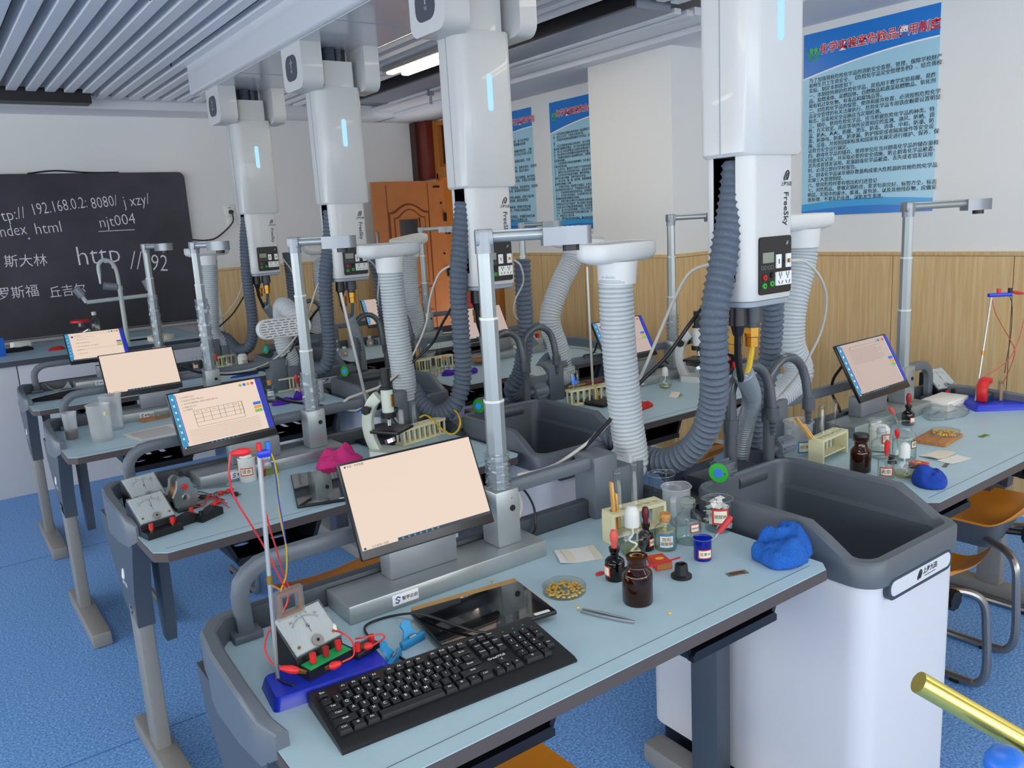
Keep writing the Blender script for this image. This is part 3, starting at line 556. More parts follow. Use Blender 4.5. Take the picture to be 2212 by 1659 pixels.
# sink units
SK = [(1.58, .905), (1.60, 2.10), (1.59, 3.30), (1.60, 4.47)]
def make_sink(label, loc):
    t = thing('sink_unit', label, 'sink', (*loc, 0), 0, 'white sink units under the columns')
    w, d = .415, .70
    G().plate(rrect(.004, .012, w - .004, d, .055, 6), [rrect(.02, .03, w - .02, d - .02, .04, 4)], .07, .722).obj('cabinet', 'unit_white', t)
    G().prism(rrect(.02, .035, w - .02, d - .02, .05, 5), 0, .07).obj('plinth', 'black_plastic', t)
    def ztop(y):
        k = min(1, max(0, (y - .055) / .115)); k = k * k * (3 - 2 * k); return .772 + .062 * k
    g = G(); rings = []
    def loop(ins, z, r):
        out = []
        for x, y in rrect(ins, ins, w - ins, .525 - ins * .3, r, 6): out.append(g._v((x, y, z(y) if callable(z) else z)))
        return out
    def dense(ins, zf, r):
        pts = rrect(ins, ins, w - ins, .525 - ins * .4, r, 5); out = []
        for i, (x, y) in enumerate(pts):
            x2, y2 = pts[(i + 1) % len(pts)]; m2 = 8 if math.hypot(x2 - x, y2 - y) > .1 else 1
            for k in range(m2): out.append((x + (x2 - x) * k / m2, y + (y2 - y) * k / m2))
        return [g._v((x, y, zf(y))) for x, y in out]
    for ins, zf, r in ((0, lambda y: .712, .06), (0, lambda y: ztop(y) - .008, .06), (.006, ztop, .056), (.026, ztop, .04), (.032, lambda y: ztop(y) - .008, .036), (.034, lambda y: .762 - .02 * (y > 9), .036), (.046, lambda y: .752, .03), (.062, lambda y: .56, .03), (.10, lambda y: .545, .02)):
        rings.append(dense(ins, zf, r))
        if len(rings) == 5: g.skin(rings, cap=False); g.obj('rim', 'rim_grey', t, ang=40); g = G(); rings = [dense(ins, zf, r)]
    g.skin(rings, cap=False); g._f(rings[-1])
    rim = g.obj('basin', 'basin', t, ang=40)
    G().lathe([(.001, 0), (.03, 0), (.034, .004), (.001, .004)], 16, (w / 2, .4, .546)).obj('drain', 'stainless', rim)
    g = G(); g.prism(rrect(.062, .672, .345, .722, .022, 4), -.0015, .02, 'y'); pl = g.obj('badge_holder', 'dark_plastic', t)
    g = G(); g.prism(rrect(.072, .681, .335, .717, .016, 4), -.0025, .0, 'y'); pt = g.obj('badge', 'unit_white', pl)
    g = G(); g.m = TR(.192, -.0032, .70) @ FRONT; logo_mark(g, .0085); g.text('上海九田', .016, TR(.047, .003, 0), thin=.02); g.box((.047, -.009, 0), (.05, .0012, .0004))
    g.obj('badge_lettering', 'ink', pl)
    # hose deck behind the basin
    G().box((w / 2, .60, .742), (w - .02, .155, .075), .006).box((w / 2 + .0, .575, .80), (.22, .10, .05), .008).obj('hose_deck', 'dark_plastic', t)
    G().cyl((w / 2 - .1, .49, .70), (w / 2 - .1, .475, .70), .012, n=10).obj('overflow', 'hole', t)
    # cross pipe and two swan-neck taps
    G().cyl((.12, .53, .80), (.41, .53, .80), .018, n=12).cyl((.19, .53, .80), (.31, .53, .80), .025, n=14).obj('cross_pipe', 'pipe_dark', t)
    for x, s in ((.185, -1), (.352, 1)):
        tp = bpy.data.objects.new('swan_tap', None); COL.objects.link(tp); tp.parent = t; tp.empty_display_size = .04
        pth = [(x, .535, .76), (x, .535, .98), (x, .535, 1.06)] + [(x + .062 * (1 - math.cos(a)), .535 - .01 * a, 1.06 + .066 * math.sin(a)) for a in [PI / 8 * k for k in range(1, 8)]] + [(x + .125, .50, 1.05), (x + .131, .495, .99)]
        g = G(); g.tube(pth, lambda u: .0165 if u < .16 else .0135, 12); g.cyl((x, .535, .945), (x, .535, .985), .021, n=12).cyl((x, .535, .765), (x, .535, .80), .022, n=12); g.obj('tap_pipe', 'pipe_dark', tp)
        g = G(); g.cyl((x + .131, .495, 1.0), (x + .132, .495, .965), .018, n=12); [g.cyl((x + .132, .495, .965 - .012 * k), (x + .132, .495, .955 - .012 * k), .012 - .0012 * k, .0105 - .0012 * k, 10) for k in range(4)]; g.obj('nozzle', 'pipe_dark', tp)
        a, c = Vector((x, .535, .858)), Vector((x + .095 * s, .535 - .035 * (s < 0), .858)); dd = (c - a).normalized()
        G().cyl(a, c - dd * .055, .014, n=10).obj('valve_stem', 'pipe_dark', tp); g = G(); g.cyl(c - dd * .06, c, .024, .029, 14); [g.box(c - dd * .03 + Vector((0, .027 * math.cos(q), .027 * math.sin(q))), (.05, .006, .006)) for q in [PI / 4 * k for k in range(8)]]; kn = g.obj('tap_knob', 'cap_grey', tp)
        if s < 0:
            G().cyl(c, c + dd * .002, .027, n=16).obj('green_disc', 'jack_green', tp); G().cyl(c + dd * .002, c + dd * .004, .013, n=12).obj('blue_disc', 'scr_blue', tp)
    return t
SLAB = ['white sink unit in front beside the blue towel', 'white sink unit with dark basin behind the front monitor', 'white sink unit beside the iron stand and mint microscope', 'white sink unit furthest back before the blackboard wall']
s0 = make_sink(SLAB[0], SK[0])
for k in (1, 2, 3): dup(s0, SLAB[k], (*SK[k], 0))

# ceiling beam and hanging service columns
CY = [1.277 + 1.206 * k for k in range(4)]
bm_ = thing('service_beam', 'long glossy white ceiling beam carrying four white columns', 'beam', (1.74, 2.4, 2.39))
g = G(); g.prism(rrect(-.225, 0, .225, .205, .02, 4), -3.4, 2.86, 'y'); g.obj('beam_body', 'beam', bm_)
G().box((0, -.27, -.001), (.40, 6.2, .003)).obj('bottom_cover', 'beam', bm_)
for y in CY: G().box((0, y - 2.4 - .45, -.002), (.40, .006, .004)).obj('cover_joint', 'housing_grey', bm_)
G().box((-.29, -.2, .235), (.10, 6.0, .06)).obj('dark_gap', 'black_trim', bm_)  # black bar stands in for the dark, shaded gap along the beam
def sect(x0, y0, x1, y1, rf, rb, n=6):
    out = []
    for cx, cy, a, r in ((x1 - rf * .5, y0 + rf * .5, -PI / 2, rf * .5), (x1 - rb, y1 - rb, 0, rb), (x0 + rb, y1 - rb, PI / 2, rb), (x0 + rf, y0 + rf, PI, rf)):
        out += [(cx + r * math.cos(a + PI / 2 * i / n), cy + r * math.sin(a + PI / 2 * i / n)) for i in range(n + 1)]
    return out
def make_column(label, y):
    t = thing('service_column', label, 'column', (1.74, y, 1.3), 0, 'white service columns hanging from the beam')
    o = Vector((-1.74, 0, -1.3))
    def ob(g, n, m, par=t, **k):
        q = g.obj(n, m, par, **k)
        if par is t: q.location = o
        return q
    S0 = sect(1.63, 0, 1.852, .15, .05, .02)
    def inset(P, d):
        cx = sum(p[0] for p in P) / len(P); cy = sum(p[1] for p in P) / len(P)
        return [(x + (cx - x) * d / .1, y + (cy - y) * d / .1) for x, y in P]
    g = G(); g.skin([[g._v((x, y_, z)) for x, y_ in inset(S0, d)] for d, z in ((.006, 1.678), (0, 1.686), (0, 2.205), (.003, 2.211))]); sv = ob(g, 'sleeve', 'housing', ang=40)
    G().box((1.629, .083, 1.945), (.002, .002, .52)).obj('seam', 'housing_grey', sv)
    g = G(); g.prism(rrect(1.737, 1.94, 1.759, 2.065, .0105, 5), -.003, .004, 'y'); ob(g, 'light_strip', 'led')
    g = G(); g.prism(sect(1.668, .012, 1.828, .14, .02, .01), 2.20, 2.325); ob(g, 'neck', 'housing')
    G_ = G(); G_.box((1.74, .10, 2.355), (.15, .08, .08)); ob(G_, 'cable_well', 'black_trim')
    g = G()
    for k in range(9): g.lathe([(.026, 0), (.03, .004), (.026, .008)], 12, (1.728, .05, 2.318 + .0085 * k))
    for k in range(6): g.lathe([(.012, 0), (.015, .006), (.012, .012)], 10, (1.775, .05, 2.318 + .0125 * k))
    ob(g, 'well_hose', 'hose_dark', kind='stuff')
    for a, b_, s in ((1.545, 1.645, -1), (1.855, 1.93, 1)):
        c = 1.74
        pr = rrect(-.057, 2.192, .17, 2.46, .045, 5)
        g = G(); n = len(pr); lo = [g._v((a if s < 0 else b_, y_, z)) for y_, z in pr]; r2_ = rrect(-.057, 2.192, .17, 2.46, .045, 5)
        g = G(); P0 = [(y_, min(z, 2.392)) for y_, z in pr]
        g.prism(P0, a, b_, 'x'); pd = ob(g, 'pod', 'housing', ang=40)
        if s < 0:
            g = G(); q = rrect(.0, 2.235, .125, 2.345, .04, 5); g.prism(q, a - .003, a + .002, 'x'); bd = g.obj('pod_window', 'badge_dark', pd)
            g = G(); g.m = TR(a - .0045, .055, 2.30) @ LEFTF; g.box((0, .006, 0), (.008, .04, .0006)).box((0, .012, 0), (.03, .008, .0006)); g.tube([(-.006, -.02, 0), (-.004, -.032, 0)], .0015, 4).tube([(.006, -.02, 0), (.004, -.032, 0)], .0015, 4); g.obj('pod_mark', 'housing_grey', pd)
    # inner housing with side slots for the extraction hoses
    def poly(notch):
        base = sect(1.645, .012, 1.825, .142, .035, .012)
        if not notch: return base
        lft = [(1.645, .022 + .02), (1.665, .034), (1.705, .034), (1.705, .12), (1.645, .12)]
        f = [p for p in base if not (p[0] < 1.66 and .02 < p[1])]
        out = []
        for p in base: out.append(p)
        i0 = next(i for i, p in enumerate(base) if p[0] < 1.6452 and p[1] < .131 and p[1] > .1)
        return base[:i0 + 1] + [(1.645, .118), (1.70, .118), (1.70, .05), (1.645, .05)] + base[i0 + 1:]
    g = G(); B = poly(False)
    g.skin([[g._v((x, y_, z)) for x, y_ in inset(B, d)] for d, z in ((.012, 1.322), (.002, 1.327), (0, 1.336), (0, 1.375))]); ob(g, 'lower_housing', 'housing', ang=40)
    g = G(); g.prism(poly(True), 1.375, 1.70); ih = ob(g, 'inner_housing', 'housing', ang=40)
    G().box((1.697, .084, 1.54), (.004, .066, .32)).box((1.672, .119, 1.54), (.05, .002, .32)).box((1.672, .049, 1.54), (.05, .002, .32)).box((1.672, .084, 1.377), (.05, .066, .002)).obj('slot_lining', 'hole', ih)
    g = G(); g.skin([[g._v((x, y_, z)) for x, y_ in inset(B, d)] for d, z in ((.02, 1.308), (.006, 1.312), (.004, 1.324))]); ob(g, 'bottom_cap', 'housing_grey', ang=40)
    # logo and lettering
    g = G(); g.m = TR(1.793, .0112, 1.628) @ FRONT; logo_mark(g, .0095); g.text('上海九田', .011, TR(0, -.02, 0), thin=.02); g.obj('maker_mark', 'ink', ih)
    g = G(); g.text('FreeSky', .026, TR(1.792, .0112, 1.548) @ FRONT @ RZ(-PI / 2), thin=.012); g.obj('lettering', 'ink', ih)
    # control panel
    px, pw, pz0, pz1 = 1.684, .126, 1.340, 1.482
    g = G(); g.prism(rrect(px, pz0, px + pw, pz1, .008, 4), .0075, .013, 'y'); cp = ob(g, 'control_panel', 'panel_black')
    U = lambda a, b_, d=.0: (px + pw * a, .0075 - d, pz1 - (pz1 - pz0) * b_)
    def slab_(a0, a1, b0, b1, n, m, dep=.003, r=.0015):
        x0, _, zz1 = U(a0, b0); x1, _, zz0 = U(a1, b1); g = G(); g.prism(rrect(x0, zz0, x1, zz1, r, 2), .0075 - dep, .008, 'y'); return g.obj(n, m, cp)
    slab_(.09, .43, .27, .45, 'display', 'lcd', .0015)
    slab_(.50, .66, .32, .56, 'usb_plate', 'socket_white'); slab_(.565, .59, .40, .485, 'usb_slot', 'hole', .0035, .0005)
    slab_(.81, .97, .32, .56, 'network_plate', 'socket_white'); slab_(.85, .93, .41, .48, 'network_port', 'brass', .0035, .0005)
    slab_(.48, .975, .625, .865, 'socket_plate', 'socket_white', .004)
    g = G()
    for c in (.62, .85):
        for q in ((-.045, .665, .01), (.03, .665, .01), (-.01, .72, .008)): x, _, z = U(c + q[0], q[1]); g.box((x, .0032, z), (.0018, .001, .009))
        for s in (-1, 1): x, _, z = U(c + s * .05, .81); g.box((x, .0032, z), (.0018, .001, .009), rot=Matrix.Rotation(s * .5, 3, 'Y'))
    g.obj('socket_slots', 'hole', cp, kind='stuff')
    for a, b_, m_ in ((.15, .70, 'jack_red'), (.39, .67, 'hole'), (.14, .845, 'jack_green'), (.37, .82, 'jack_green')):
        x, _, z = U(a, b_); g = G(); g.cyl((x, .008, z), (x, .004, z), .0072, .0068, 14); j = g.obj('jack', m_, cp); G().cyl((x, .004, z), (x, .0035, z), .003, n=8).obj('jack_hole', 'hole', cp) if m_ != 'hole' else None
    g = G()
    for k in range(4): x, _, z = U(.09 + .1 * k, .53); g.tube([(x - .004, .0068, z - .004), (x + .004, .0068, z - .004), (x + .004, .0068, z + .004), (x - .004, .0068, z + .004)], .0005, 4, closed=True)
    g.obj('touch_keys', 'housing_grey', cp, kind='stuff')
    g = G(); g.m = TR(*U(.86, .13, .0006)) @ FRONT; logo_mark(g, .004); g.obj('panel_mark', 'housing_grey', cp)
    # fittings under the housing
    g = G(); g.cyl((1.685, .075, 1.31), (1.685, .075, 1.262), .022, .024, 14).cyl((1.685, .075, 1.262), (1.685, .075, 1.235), .019, .012, 14); ob(g, 'cable_gland', 'black_plastic')
    g = G(); g.cyl((1.742, .075, 1.31), (1.742, .075, 1.265), .026, .028, 14).cyl((1.742, .075, 1.265), (1.742, .075, 1.25), .02, n=12); ob(g, 'valve_body', 'dark_plastic')
    for x in (1.742, 1.70):
        zt = 1.25 if x > 1.72 else 1.235
        g = G(); g.cyl((x, .075 + .02 * (x < 1.72), zt), (x, .075 + .02 * (x < 1.72), zt - .024), .020, n=6).cyl((x, .075 + .02 * (x < 1.72), zt - .026), (x, .075 + .02 * (x < 1.72), zt - .05), .018, n=6); ob(g, 'brass_fitting', 'brass', ang=20)
    return t
CLAB = ['white service column nearest the camera, right of centre', 'white service column behind the document camera in mid picture', 'white service column left of the orange door', 'white service column furthest back beside the blackboard']
c0 = make_column(CLAB[0], CY[0])
for k in (1, 2, 3): dup(c0, CLAB[k], (1.74, CY[k], 1.3))

# hoses
def hose(name, label, pts, r, pitch, depth, mat, n=18, grp=None, parent=None, ends=True, sub=4):
    P = resample(spline(pts, 14), pitch / sub)
    prof = {4: [0, depth * .3, depth, depth * .3], 3: [0, depth, depth], 5: [0, depth * .9, depth, depth, depth * .9]}[sub]
    rr = [r - depth + prof[i % sub] for i in range(len(P))]
    g = G(); g.tube(P, rr, n); o = g.obj(name, mat, parent, ang=60)
    if parent is None: tag(o, label, 'hose', grp)
    return o
def pts(L):  # (u, v, y) in the survey frame
    return [aty(u, v, y) for u, v, y in L]
HG = 'dark extraction hoses hanging from the columns'
def dark(label, L, r=.036): return hose('extraction_hose', label, pts(L), r, .0185, .006, 'hose_dark', grp=HG)
y0 = CY[0]
dark('dark ribbed hose at left side of the nearest column, sweeping down to the front tube', [(1592, 352, y0 + .075), (1582, 440, y0 + .075), (1563, 560, y0 + .07), (1543, 680, y0 + .07), (1543, 790, y0 + .08), (1540, 870, y0 + .11), (1515, 945, y0 + .16), (1460, 992, y0 + .24), (1395, 990, y0 + .34), (1330, 955, y0 + .42), (1290, 965, y0 + .45), (1305, 1010, y0 + .40)], .038)
dark('dark ribbed hose behind the nearest column, falling behind its pipes', [(1668, 640, y0 + .2), (1668, 700, y0 + .22), (1660, 790, y0 + .25), (1640, 880, y0 + .28), (1630, 960, y0 + .32), (1648, 1000, y0 + .36)], .034)
y1 = CY[1]
dark('dark ribbed hose left of the second column, coiling behind the yellow tubing', [(1002, 438, y1 + .075), (995, 520, y1 + .075), (990, 620, y1 + .08), (997, 740, y1 + .1), (1000, 810, y1 + .12), (985, 870, y1 + .14), (950, 893, y1 + .2), (915, 875, y1 + .27), (890, 840, y1 + .33), (850, 820, y1 + .39), (830, 848, y1 + .40), (845, 872, y1 + .37)])
dark('dark ribbed hose right of the second column, arching to the bent grey tube', [(1128, 560, y1 + .16), (1130, 620, y1 + .16), (1135, 720, y1 + .18), (1125, 800, y1 + .22), (1105, 840, y1 + .26), (1130, 855, y1 + .3), (1160, 815, y1 + .36), (1190, 775, y1 + .40), (1215, 785, y1 + .44)], .036)
y2 = CY[2]
dark('dark ribbed hose left of the third column behind the oval vent head', [(713, 455, y2 + .075), (712, 520, y2 + .075), (703, 600, y2 + .08), (708, 700, y2 + .1), (712, 760, y2 + .12), (698, 795, y2 + .16), (660, 790, y2 + .3), (645, 765, y2 + .38), (610, 765, y2 + .41), (600, 785, y2 + .38)])
dark('dark ribbed hose right of the third column falling behind the grey tube', [(808, 560, y2 + .16), (818, 600, y2 + .16), (830, 680, y2 + .2), (838, 740, y2 + .25), (860, 760, y2 + .34), (880, 735, y2 + .42), (895, 745, y2 + .46)], .034)
y3 = CY[3]
dark('dark ribbed hose left of the farthest column, looping to the far left tube', [(533, 470, y3 + .075), (530, 520, y3 + .075), (534, 600, y3 + .08), (546, 700, y3 + .1), (540, 745, y3 + .12), (515, 755, y3 + .2), (487, 730, y3 + .3), (465, 728, y3 + .36), (452, 745, y3 + .38)])
dark('dark ribbed hose right of the farthest column, bending toward the third column', [(620, 545, y3 + .16), (628, 600, y3 + .16), (636, 680, y3 + .2), (640, 735, y3 + .25), (660, 715, y3 + .36), (690, 690, y3 + .42), (702, 700, y3 + .46)], .034)
# thinner ribbed service conduits below each column
for k, (L, lb) in enumerate((
    ([(1622, 700, y0 + .085), (1622, 780, y0 + .1), (1624, 860, y0 + .16), (1608, 930, y0 + .24), (1596, 1003, y0 + .28)], 'grey ribbed conduit under the nearest column with yellow gas pipe'),
    ([(1063, 640, y1 + .085), (1064, 740, y1 + .12), (1066, 840, y1 + .22), (1075, 880, y1 + .28)], 'grey ribbed conduit under the second column behind the document camera'),
    ([(770, 640, y2 + .085), (770, 690, y2 + .1), (775, 740, y2 + .18), (783, 800, y2 + .28)], 'grey ribbed conduit under the third column with cable inlet'),
    ([(590, 610, y3 + .085), (600, 660, y3 + .14), (612, 720, y3 + .26), (610, 760, y3 + .28)], 'grey ribbed conduit under the farthest column'))):
    P = pts(L); P[0].x, P[0].y = 1.725, CY[k] + .09; P[0].z = 1.13
    hose('service_conduit', lb, P[:1] + P[2:],   .027, .0095, .0045, 'hose_rib', 14, 'ribbed conduits under the columns', sub=3)
    g = G(); b0 = P[0]; g.tube([(1.685, CY[k] + .075, 1.24), (1.69, CY[k] + .08, 1.18), b0 + Vector((-.008, 0, -.02))], .009, 8); o = g.obj('feed_cable', 'wire_black'); tag(o, 'black feed cable under the %s column' % ['nearest', 'second', 'third', 'farthest'][k], 'cable')
    g = G(); g.tube([(1.742, CY[k] + .075, 1.20), (1.738, CY[k] + .08, 1.15), b0 + Vector((.006, 0, -.02))], .008, 8); o = g.obj('gas_pipe', 'wire_yellow' if k == 0 else 'pipe_dark'); tag(o, ('yellow' if k == 0 else 'dark') + ' supply pipe under the brass fitting of the %s column' % ['nearest', 'second', 'third', 'farthest'][k], 'pipe')

# flexible fume extractors with oval heads
FG = 'grey fume extractor arms'
def head(t, c, yaw, pitch, roll=0):
    h = bpy.data.objects.new('head', None); COL.objects.link(h); h.parent = t; h.empty_display_size = .03
    h.matrix_local = Matrix.Translation(c) @ RZ(yaw) @ RX(pitch) @ RY(roll)
    def oval(d, z): return [(x, y, z) for x, y in rrect(-.135 + d, -.05 + d, .135 - d, .05 - d, .05 - d, 6)]
    g = G(); g.skin([[g._v(p) for p in oval(d, z)] for d, z in ((.03, 0), (.008, .008), (0, .02), (.001, .048), (.004, .052), (.008, .052), (.009, .046))], cap=False)
    g._f([v for v in g.b.verts][:0] or [g._v(p) for p in oval(.03, 0)]); g.obj('head_shell', 'white_plastic', h, ang=45)
    G().cyl((0, 0, .004), (0, 0, -.055), .054, .051, 20).obj('collar', 'white_plastic', h)
    ps = []
    for j in range(7):
        y = -.036 + .012 * j; L = math.sqrt(max(0, .044 ** 2 - y * y)) + .075; x = -L; k = 0
        while x < L - .012:
            w_ = min([.03, .02, .036, .024][(j + k) % 4], L - x); ps.append(rrect(x, y - .0017, x + w_, y + .0017, .0015, 2)); x += w_ + .008; k += 1
    g = G(); g.plate([(x, y) for x, y, _ in oval(.009, 0)], ps, .046, .05); g.obj('vent_grille', 'white_plastic', h)
    g = G(); g._f([g._v((x, y, .040)) for x, y, _ in oval(.01, 0)]); g.obj('filter', 'sheet_print', h)
def extractor(label, st, mir, L, hd, r=.047, base=None):
    b = W2(st, 1.2 - 1.152 if mir else 1.152, .632, .77) if base is None else base
    t = thing('fume_extractor', label, 'extractor', b, st[2], FG)
    G().prism(rrect(-.06, -.055, .06, .06, .03, 4), -.02, .122).obj('base_block', 'cap_grey', t)
    inv = (Matrix.Translation(b) @ RZ(st[2])).inverted()
    P = [inv @ p for p in pts(L)]; P[-1] = Vector((0, 0, .115)); P = P[::-1]
    hose('flex_tube', '', P, r, .0118, .0055, 'hose_grey', 24, parent=t, sub=5)
    head(t, inv @ aty(*hd[0]), *hd[1:])
T1 = W2(LS[0], 1.152, .632).y
extractor('grey flexible fume extractor upright in front, right of the document camera', LS[0], False, [(1331, 582, T1), (1331, 640, T1), (1338, 760, T1), (1352, 900, T1), (1364, 1000, T1), (1345, 1060, T1)], ((1333, 566, T1), .12, .05))
T2 = W2(LS[1], 1.152, .632).y
extractor('grey flexible fume extractor right of the mint microscope', LS[1], False, [(842, 570, T2), (847, 620, T2), (858, 720, T2), (870, 800, T2), (879, 868, T2), (880, 880, T2)], ((841, 556, T2), .1, .05))
T3 = W2(LS[2], 1.152, .632).y
extractor('grey fume extractor with its oval vent head turned to the camera', LS[2], False, [(640, 702, T3 - .13), (632, 680, T3 - .11), (612, 662, T3 - .03), (610, 690, T3 + .02), (613, 740, T3), (615, 800, T3)], ((608, 708, T3 - .16), 0, PI / 2 - .12))
T4 = W2(LS[3], 1.152, .632).y
extractor('grey fume extractor upright before the blackboard end', LS[3], False, [(452, 560, T4), (454, 600, T4), (456, 660, T4), (460, 720, T4), (462, 760, T4)], ((448, 553, T4), .05, .0))
U1 = W2(RS[0], .048, .632).y
extractor('grey fume extractor right of the nearest column', RS[0], True, [(1735, 510, U1), (1733, 560, U1), (1712, 660, U1), (1708, 740, U1), (1722, 820, U1), (1722, 890, U1)], ((1735, 497, U1), .0, .02))
U2 = W2(RS[1], .048, .632).y
extractor('grey fume extractor with strongly bent neck behind the document camera', RS[1], True, [(1238, 548, U2), (1232, 570, U2), (1208, 620, U2), (1188, 690, U2), (1205, 750, U2), (1218, 810, U2), (1218, 830, U2)], ((1244, 535, U2), -.3, .22, .1))
U3 = W2(RS[2], .048, .632).y
extractor('grey fume extractor with tilted head before the orange door', RS[2], True, [(884, 545, U3), (884, 580, U3), (889, 650, U3), (898, 700, U3), (910, 735, U3)], ((884, 532, U3), .35, .1, -.1))
U4 = W2(RS[3], .048, .632).y
extractor('grey fume extractor half hidden between the farthest and third columns', RS[3], True, [(692, 556, U4), (693, 600, U4), (700, 650, U4), (704, 690, U4)], ((690, 545, U4), .3, .5))
# ------------------------------------------------------------------ consoles, monitors, document cameras
def dist(p): return CAMR[2].dot(Vector((p.x, p.y, p.z - H)))
def px(p, n): return n * dist(p) / FOC
def make_console(label, st, x0):
    b = W2(st, x0, .54, T); t = thing('monitor_console', label, 'console', b, st[2], 'silver consoles on the desks')
    G().box((.255, 0, .02), (.51, .115, .04), .003).obj('base', 'alu', t)
    s = G().box((.128, -.0585, .021), (.062, .002, .024), .0008, seg=1).obj('sticker', 'sticker', t)
    g = G(); g.m = TR(.109, -.0598, .021) @ FRONT; g.tube([(.006, .004, 0), (0, .007, 0), (-.005, .003, 0), (.004, -.002, 0), (0, -.007, 0), (-.006, -.004, 0)], .0016, 5); g.obj('sticker_mark', 'logo_blue', s)
    g = G(); g.text('智学云创', .0095, TR(.138, -.0598, .0205) @ FRONT, thin=.02); g.obj('sticker_lettering', 'ink', s)
    g = G(); g.box((.21, .02, .075), (.17, .05, .07), .003); g.obj('stem', 'alu_dark', t)
    G().cyl((.51, .02, .022), (.53, .025, .022), .007, n=10).obj('power_plug', 'black_plastic', t)
    return t
CL = ['silver console under the front monitor with blank cream page', 'silver console at left behind the white labelled jar', 'silver console at left behind the printed papers', 'silver console at far left behind the black cloth']
CR = ['silver console at right behind the clear plastic bag', 'silver console at right under the monitor before the pillar', 'silver console at right by the third column', 'silver console at far right before the orange door']
c0 = make_console(CL[0], LS[0], .265)
for k in (1, 2, 3): dup(c0, CL[k], W2(LS[k], .265, .54, T), LS[k][2])
for k in (0, 1, 2, 3): dup(c0, CR[k], W2(RS[k], .43, .54, T), RS[k][2])
MW, MH = .322, .204
def make_monitor(label, pos, yaw, tilt, page, k=1):
    t = thing('monitor', label, 'monitor', pos, yaw, 'flat monitors on the consoles'); t.rotation_euler = (-tilt, 0, yaw); t.scale = (k, k, k)
    G().box((0, .006, MH / 2), (MW, .012, MH), .003).obj('bezel', 'bezel', t)
    G().box((0, .024, MH * .42), (.10, .03, .09), .006).box((0, .05, MH * .28), (.05, .05, .05)).obj('mount', 'alu_dark', t)
    x0, x1, z0, z1 = -MW / 2 + .005, MW / 2 - .005, .020, MH - .005
    sm = 'screen_r' if page.startswith('grey') else 'screen'
    sc = G().box((0, -.0002, (z0 + z1) / 2), (x1 - x0, .0012, z1 - z0)).obj('screen', sm, t)
    U = lambda a, b_: (x0 + (x1 - x0) * a, z1 - (z1 - z0) * b_)
    def blk(n, m, rects, d=.0012, kind=None):
        g = G()
        for a0, b0, a1, b1 in rects:
            (xa, za), (xb, zb) = U(a0, b0), U(a1, b1); g.box(((xa + xb) / 2, -d, (za + zb) / 2), (abs(xb - xa), .0006, abs(za - zb)))
        return g.obj(n, m, sc, kind='stuff' if len(rects) > 1 else None)
    blk('taskbar', 'screen_dark', [(.0 if 'doc' in page else .26, .965, 1, 1)])
    blk('taskbar_icons', 'scr_cyan', [(.29 + .045 * i, .972, .305 + .045 * i, .993) for i in range(7)], .0018)
    g = G(); x, z = U(.02, .982); g.box((x, -.0018, z), (.005, .0006, .004)); g.obj('start_mark', 'ink_white' if 'doc' in page else 'ink', sc)
    g = G(); g.text('在这里输入搜索', .0055, TR(U(.13, .982)[0], -.0019, U(.13, .982)[1]) @ FRONT); g.obj('search_text', 'scr_line', sc)
    if 'side' in page or 'doc' in page:
        blk('desktop_strip', 'scr_cyan', [(0, 0, .055, .965)]); blk('window_edge', 'scr_deep', [(.058, .03, .066, .9)], .0016)
        blk('desktop_icon', 'ink_white', [(.018, .08 + .12 * i, .036, .12 + .12 * i) for i in range(7)], .0018)
    if 'doc' in page:
        blk('side_band', 'scr_deep', [(.935, 0, 1, .965)]); blk('side_gap', 'ink_white', [(.925, .02, .932, .94)], .0016)
        for m, b0 in (('scr_blue', .43), ('scr_orange', .50), ('scr_green', .57)): blk('button', m, [(.84, b0, .925, b0 + .055)], .0018)
        for i, m in enumerate(('scr_green', 'scr_blue', 'scr_orange', 'scr_red')):
            x, z = U(.76 + .045 * i, .07); g = G(); g.cyl((x, -.001, z), (x, -.0018, z), .0052, n=14); g.obj('round_icon', m, sc)
    if 'table' in page:
        L = []
        for i in range(4): L.append((.2, .36 + .075 * i, .72, .364 + .075 * i))
        for xx in (.2, .28, .37, .46, .52, .62, .68, .72): L.append((xx, .36, xx + .003, .585))
        L.append((.2, .66, .72, .664)); L += [(.2, .36, .203, .66), (.717, .36, .72, .66)]
        blk('table_lines', 'scr_line', L, .0016)
        blk('ruled_lines', 'scr_line', [(.1, .70 + .028 * i, .86, .7025 + .028 * i) for i in range(9)], .0016)
        for i, (s, b_) in enumerate((('(1) 实验探究 (2分)', .10), ('(2) 将实验方法写在下面 (2分)', .16), ('2、将下列实验数据填入表格中的相应位置 (4分)', .22), ('(3) 数据记录 (2分)', .28), ('(4) 实验数据', .33))):
            g = G(); g.text(s, .0058, TR(U(.1, b_)[0], -.0018, U(.1, b_)[1]) @ FRONT, 'LEFT'); g.obj('page_text', 'scr_line', sc)
        g = G()
        for xx in (.24, .325, .415, .57, .65): g.text('实验', .005, TR(U(xx, .398)[0], -.0018, U(xx, .398)[1]) @ FRONT)
        g.obj('table_text', 'scr_line', sc, kind='stuff')
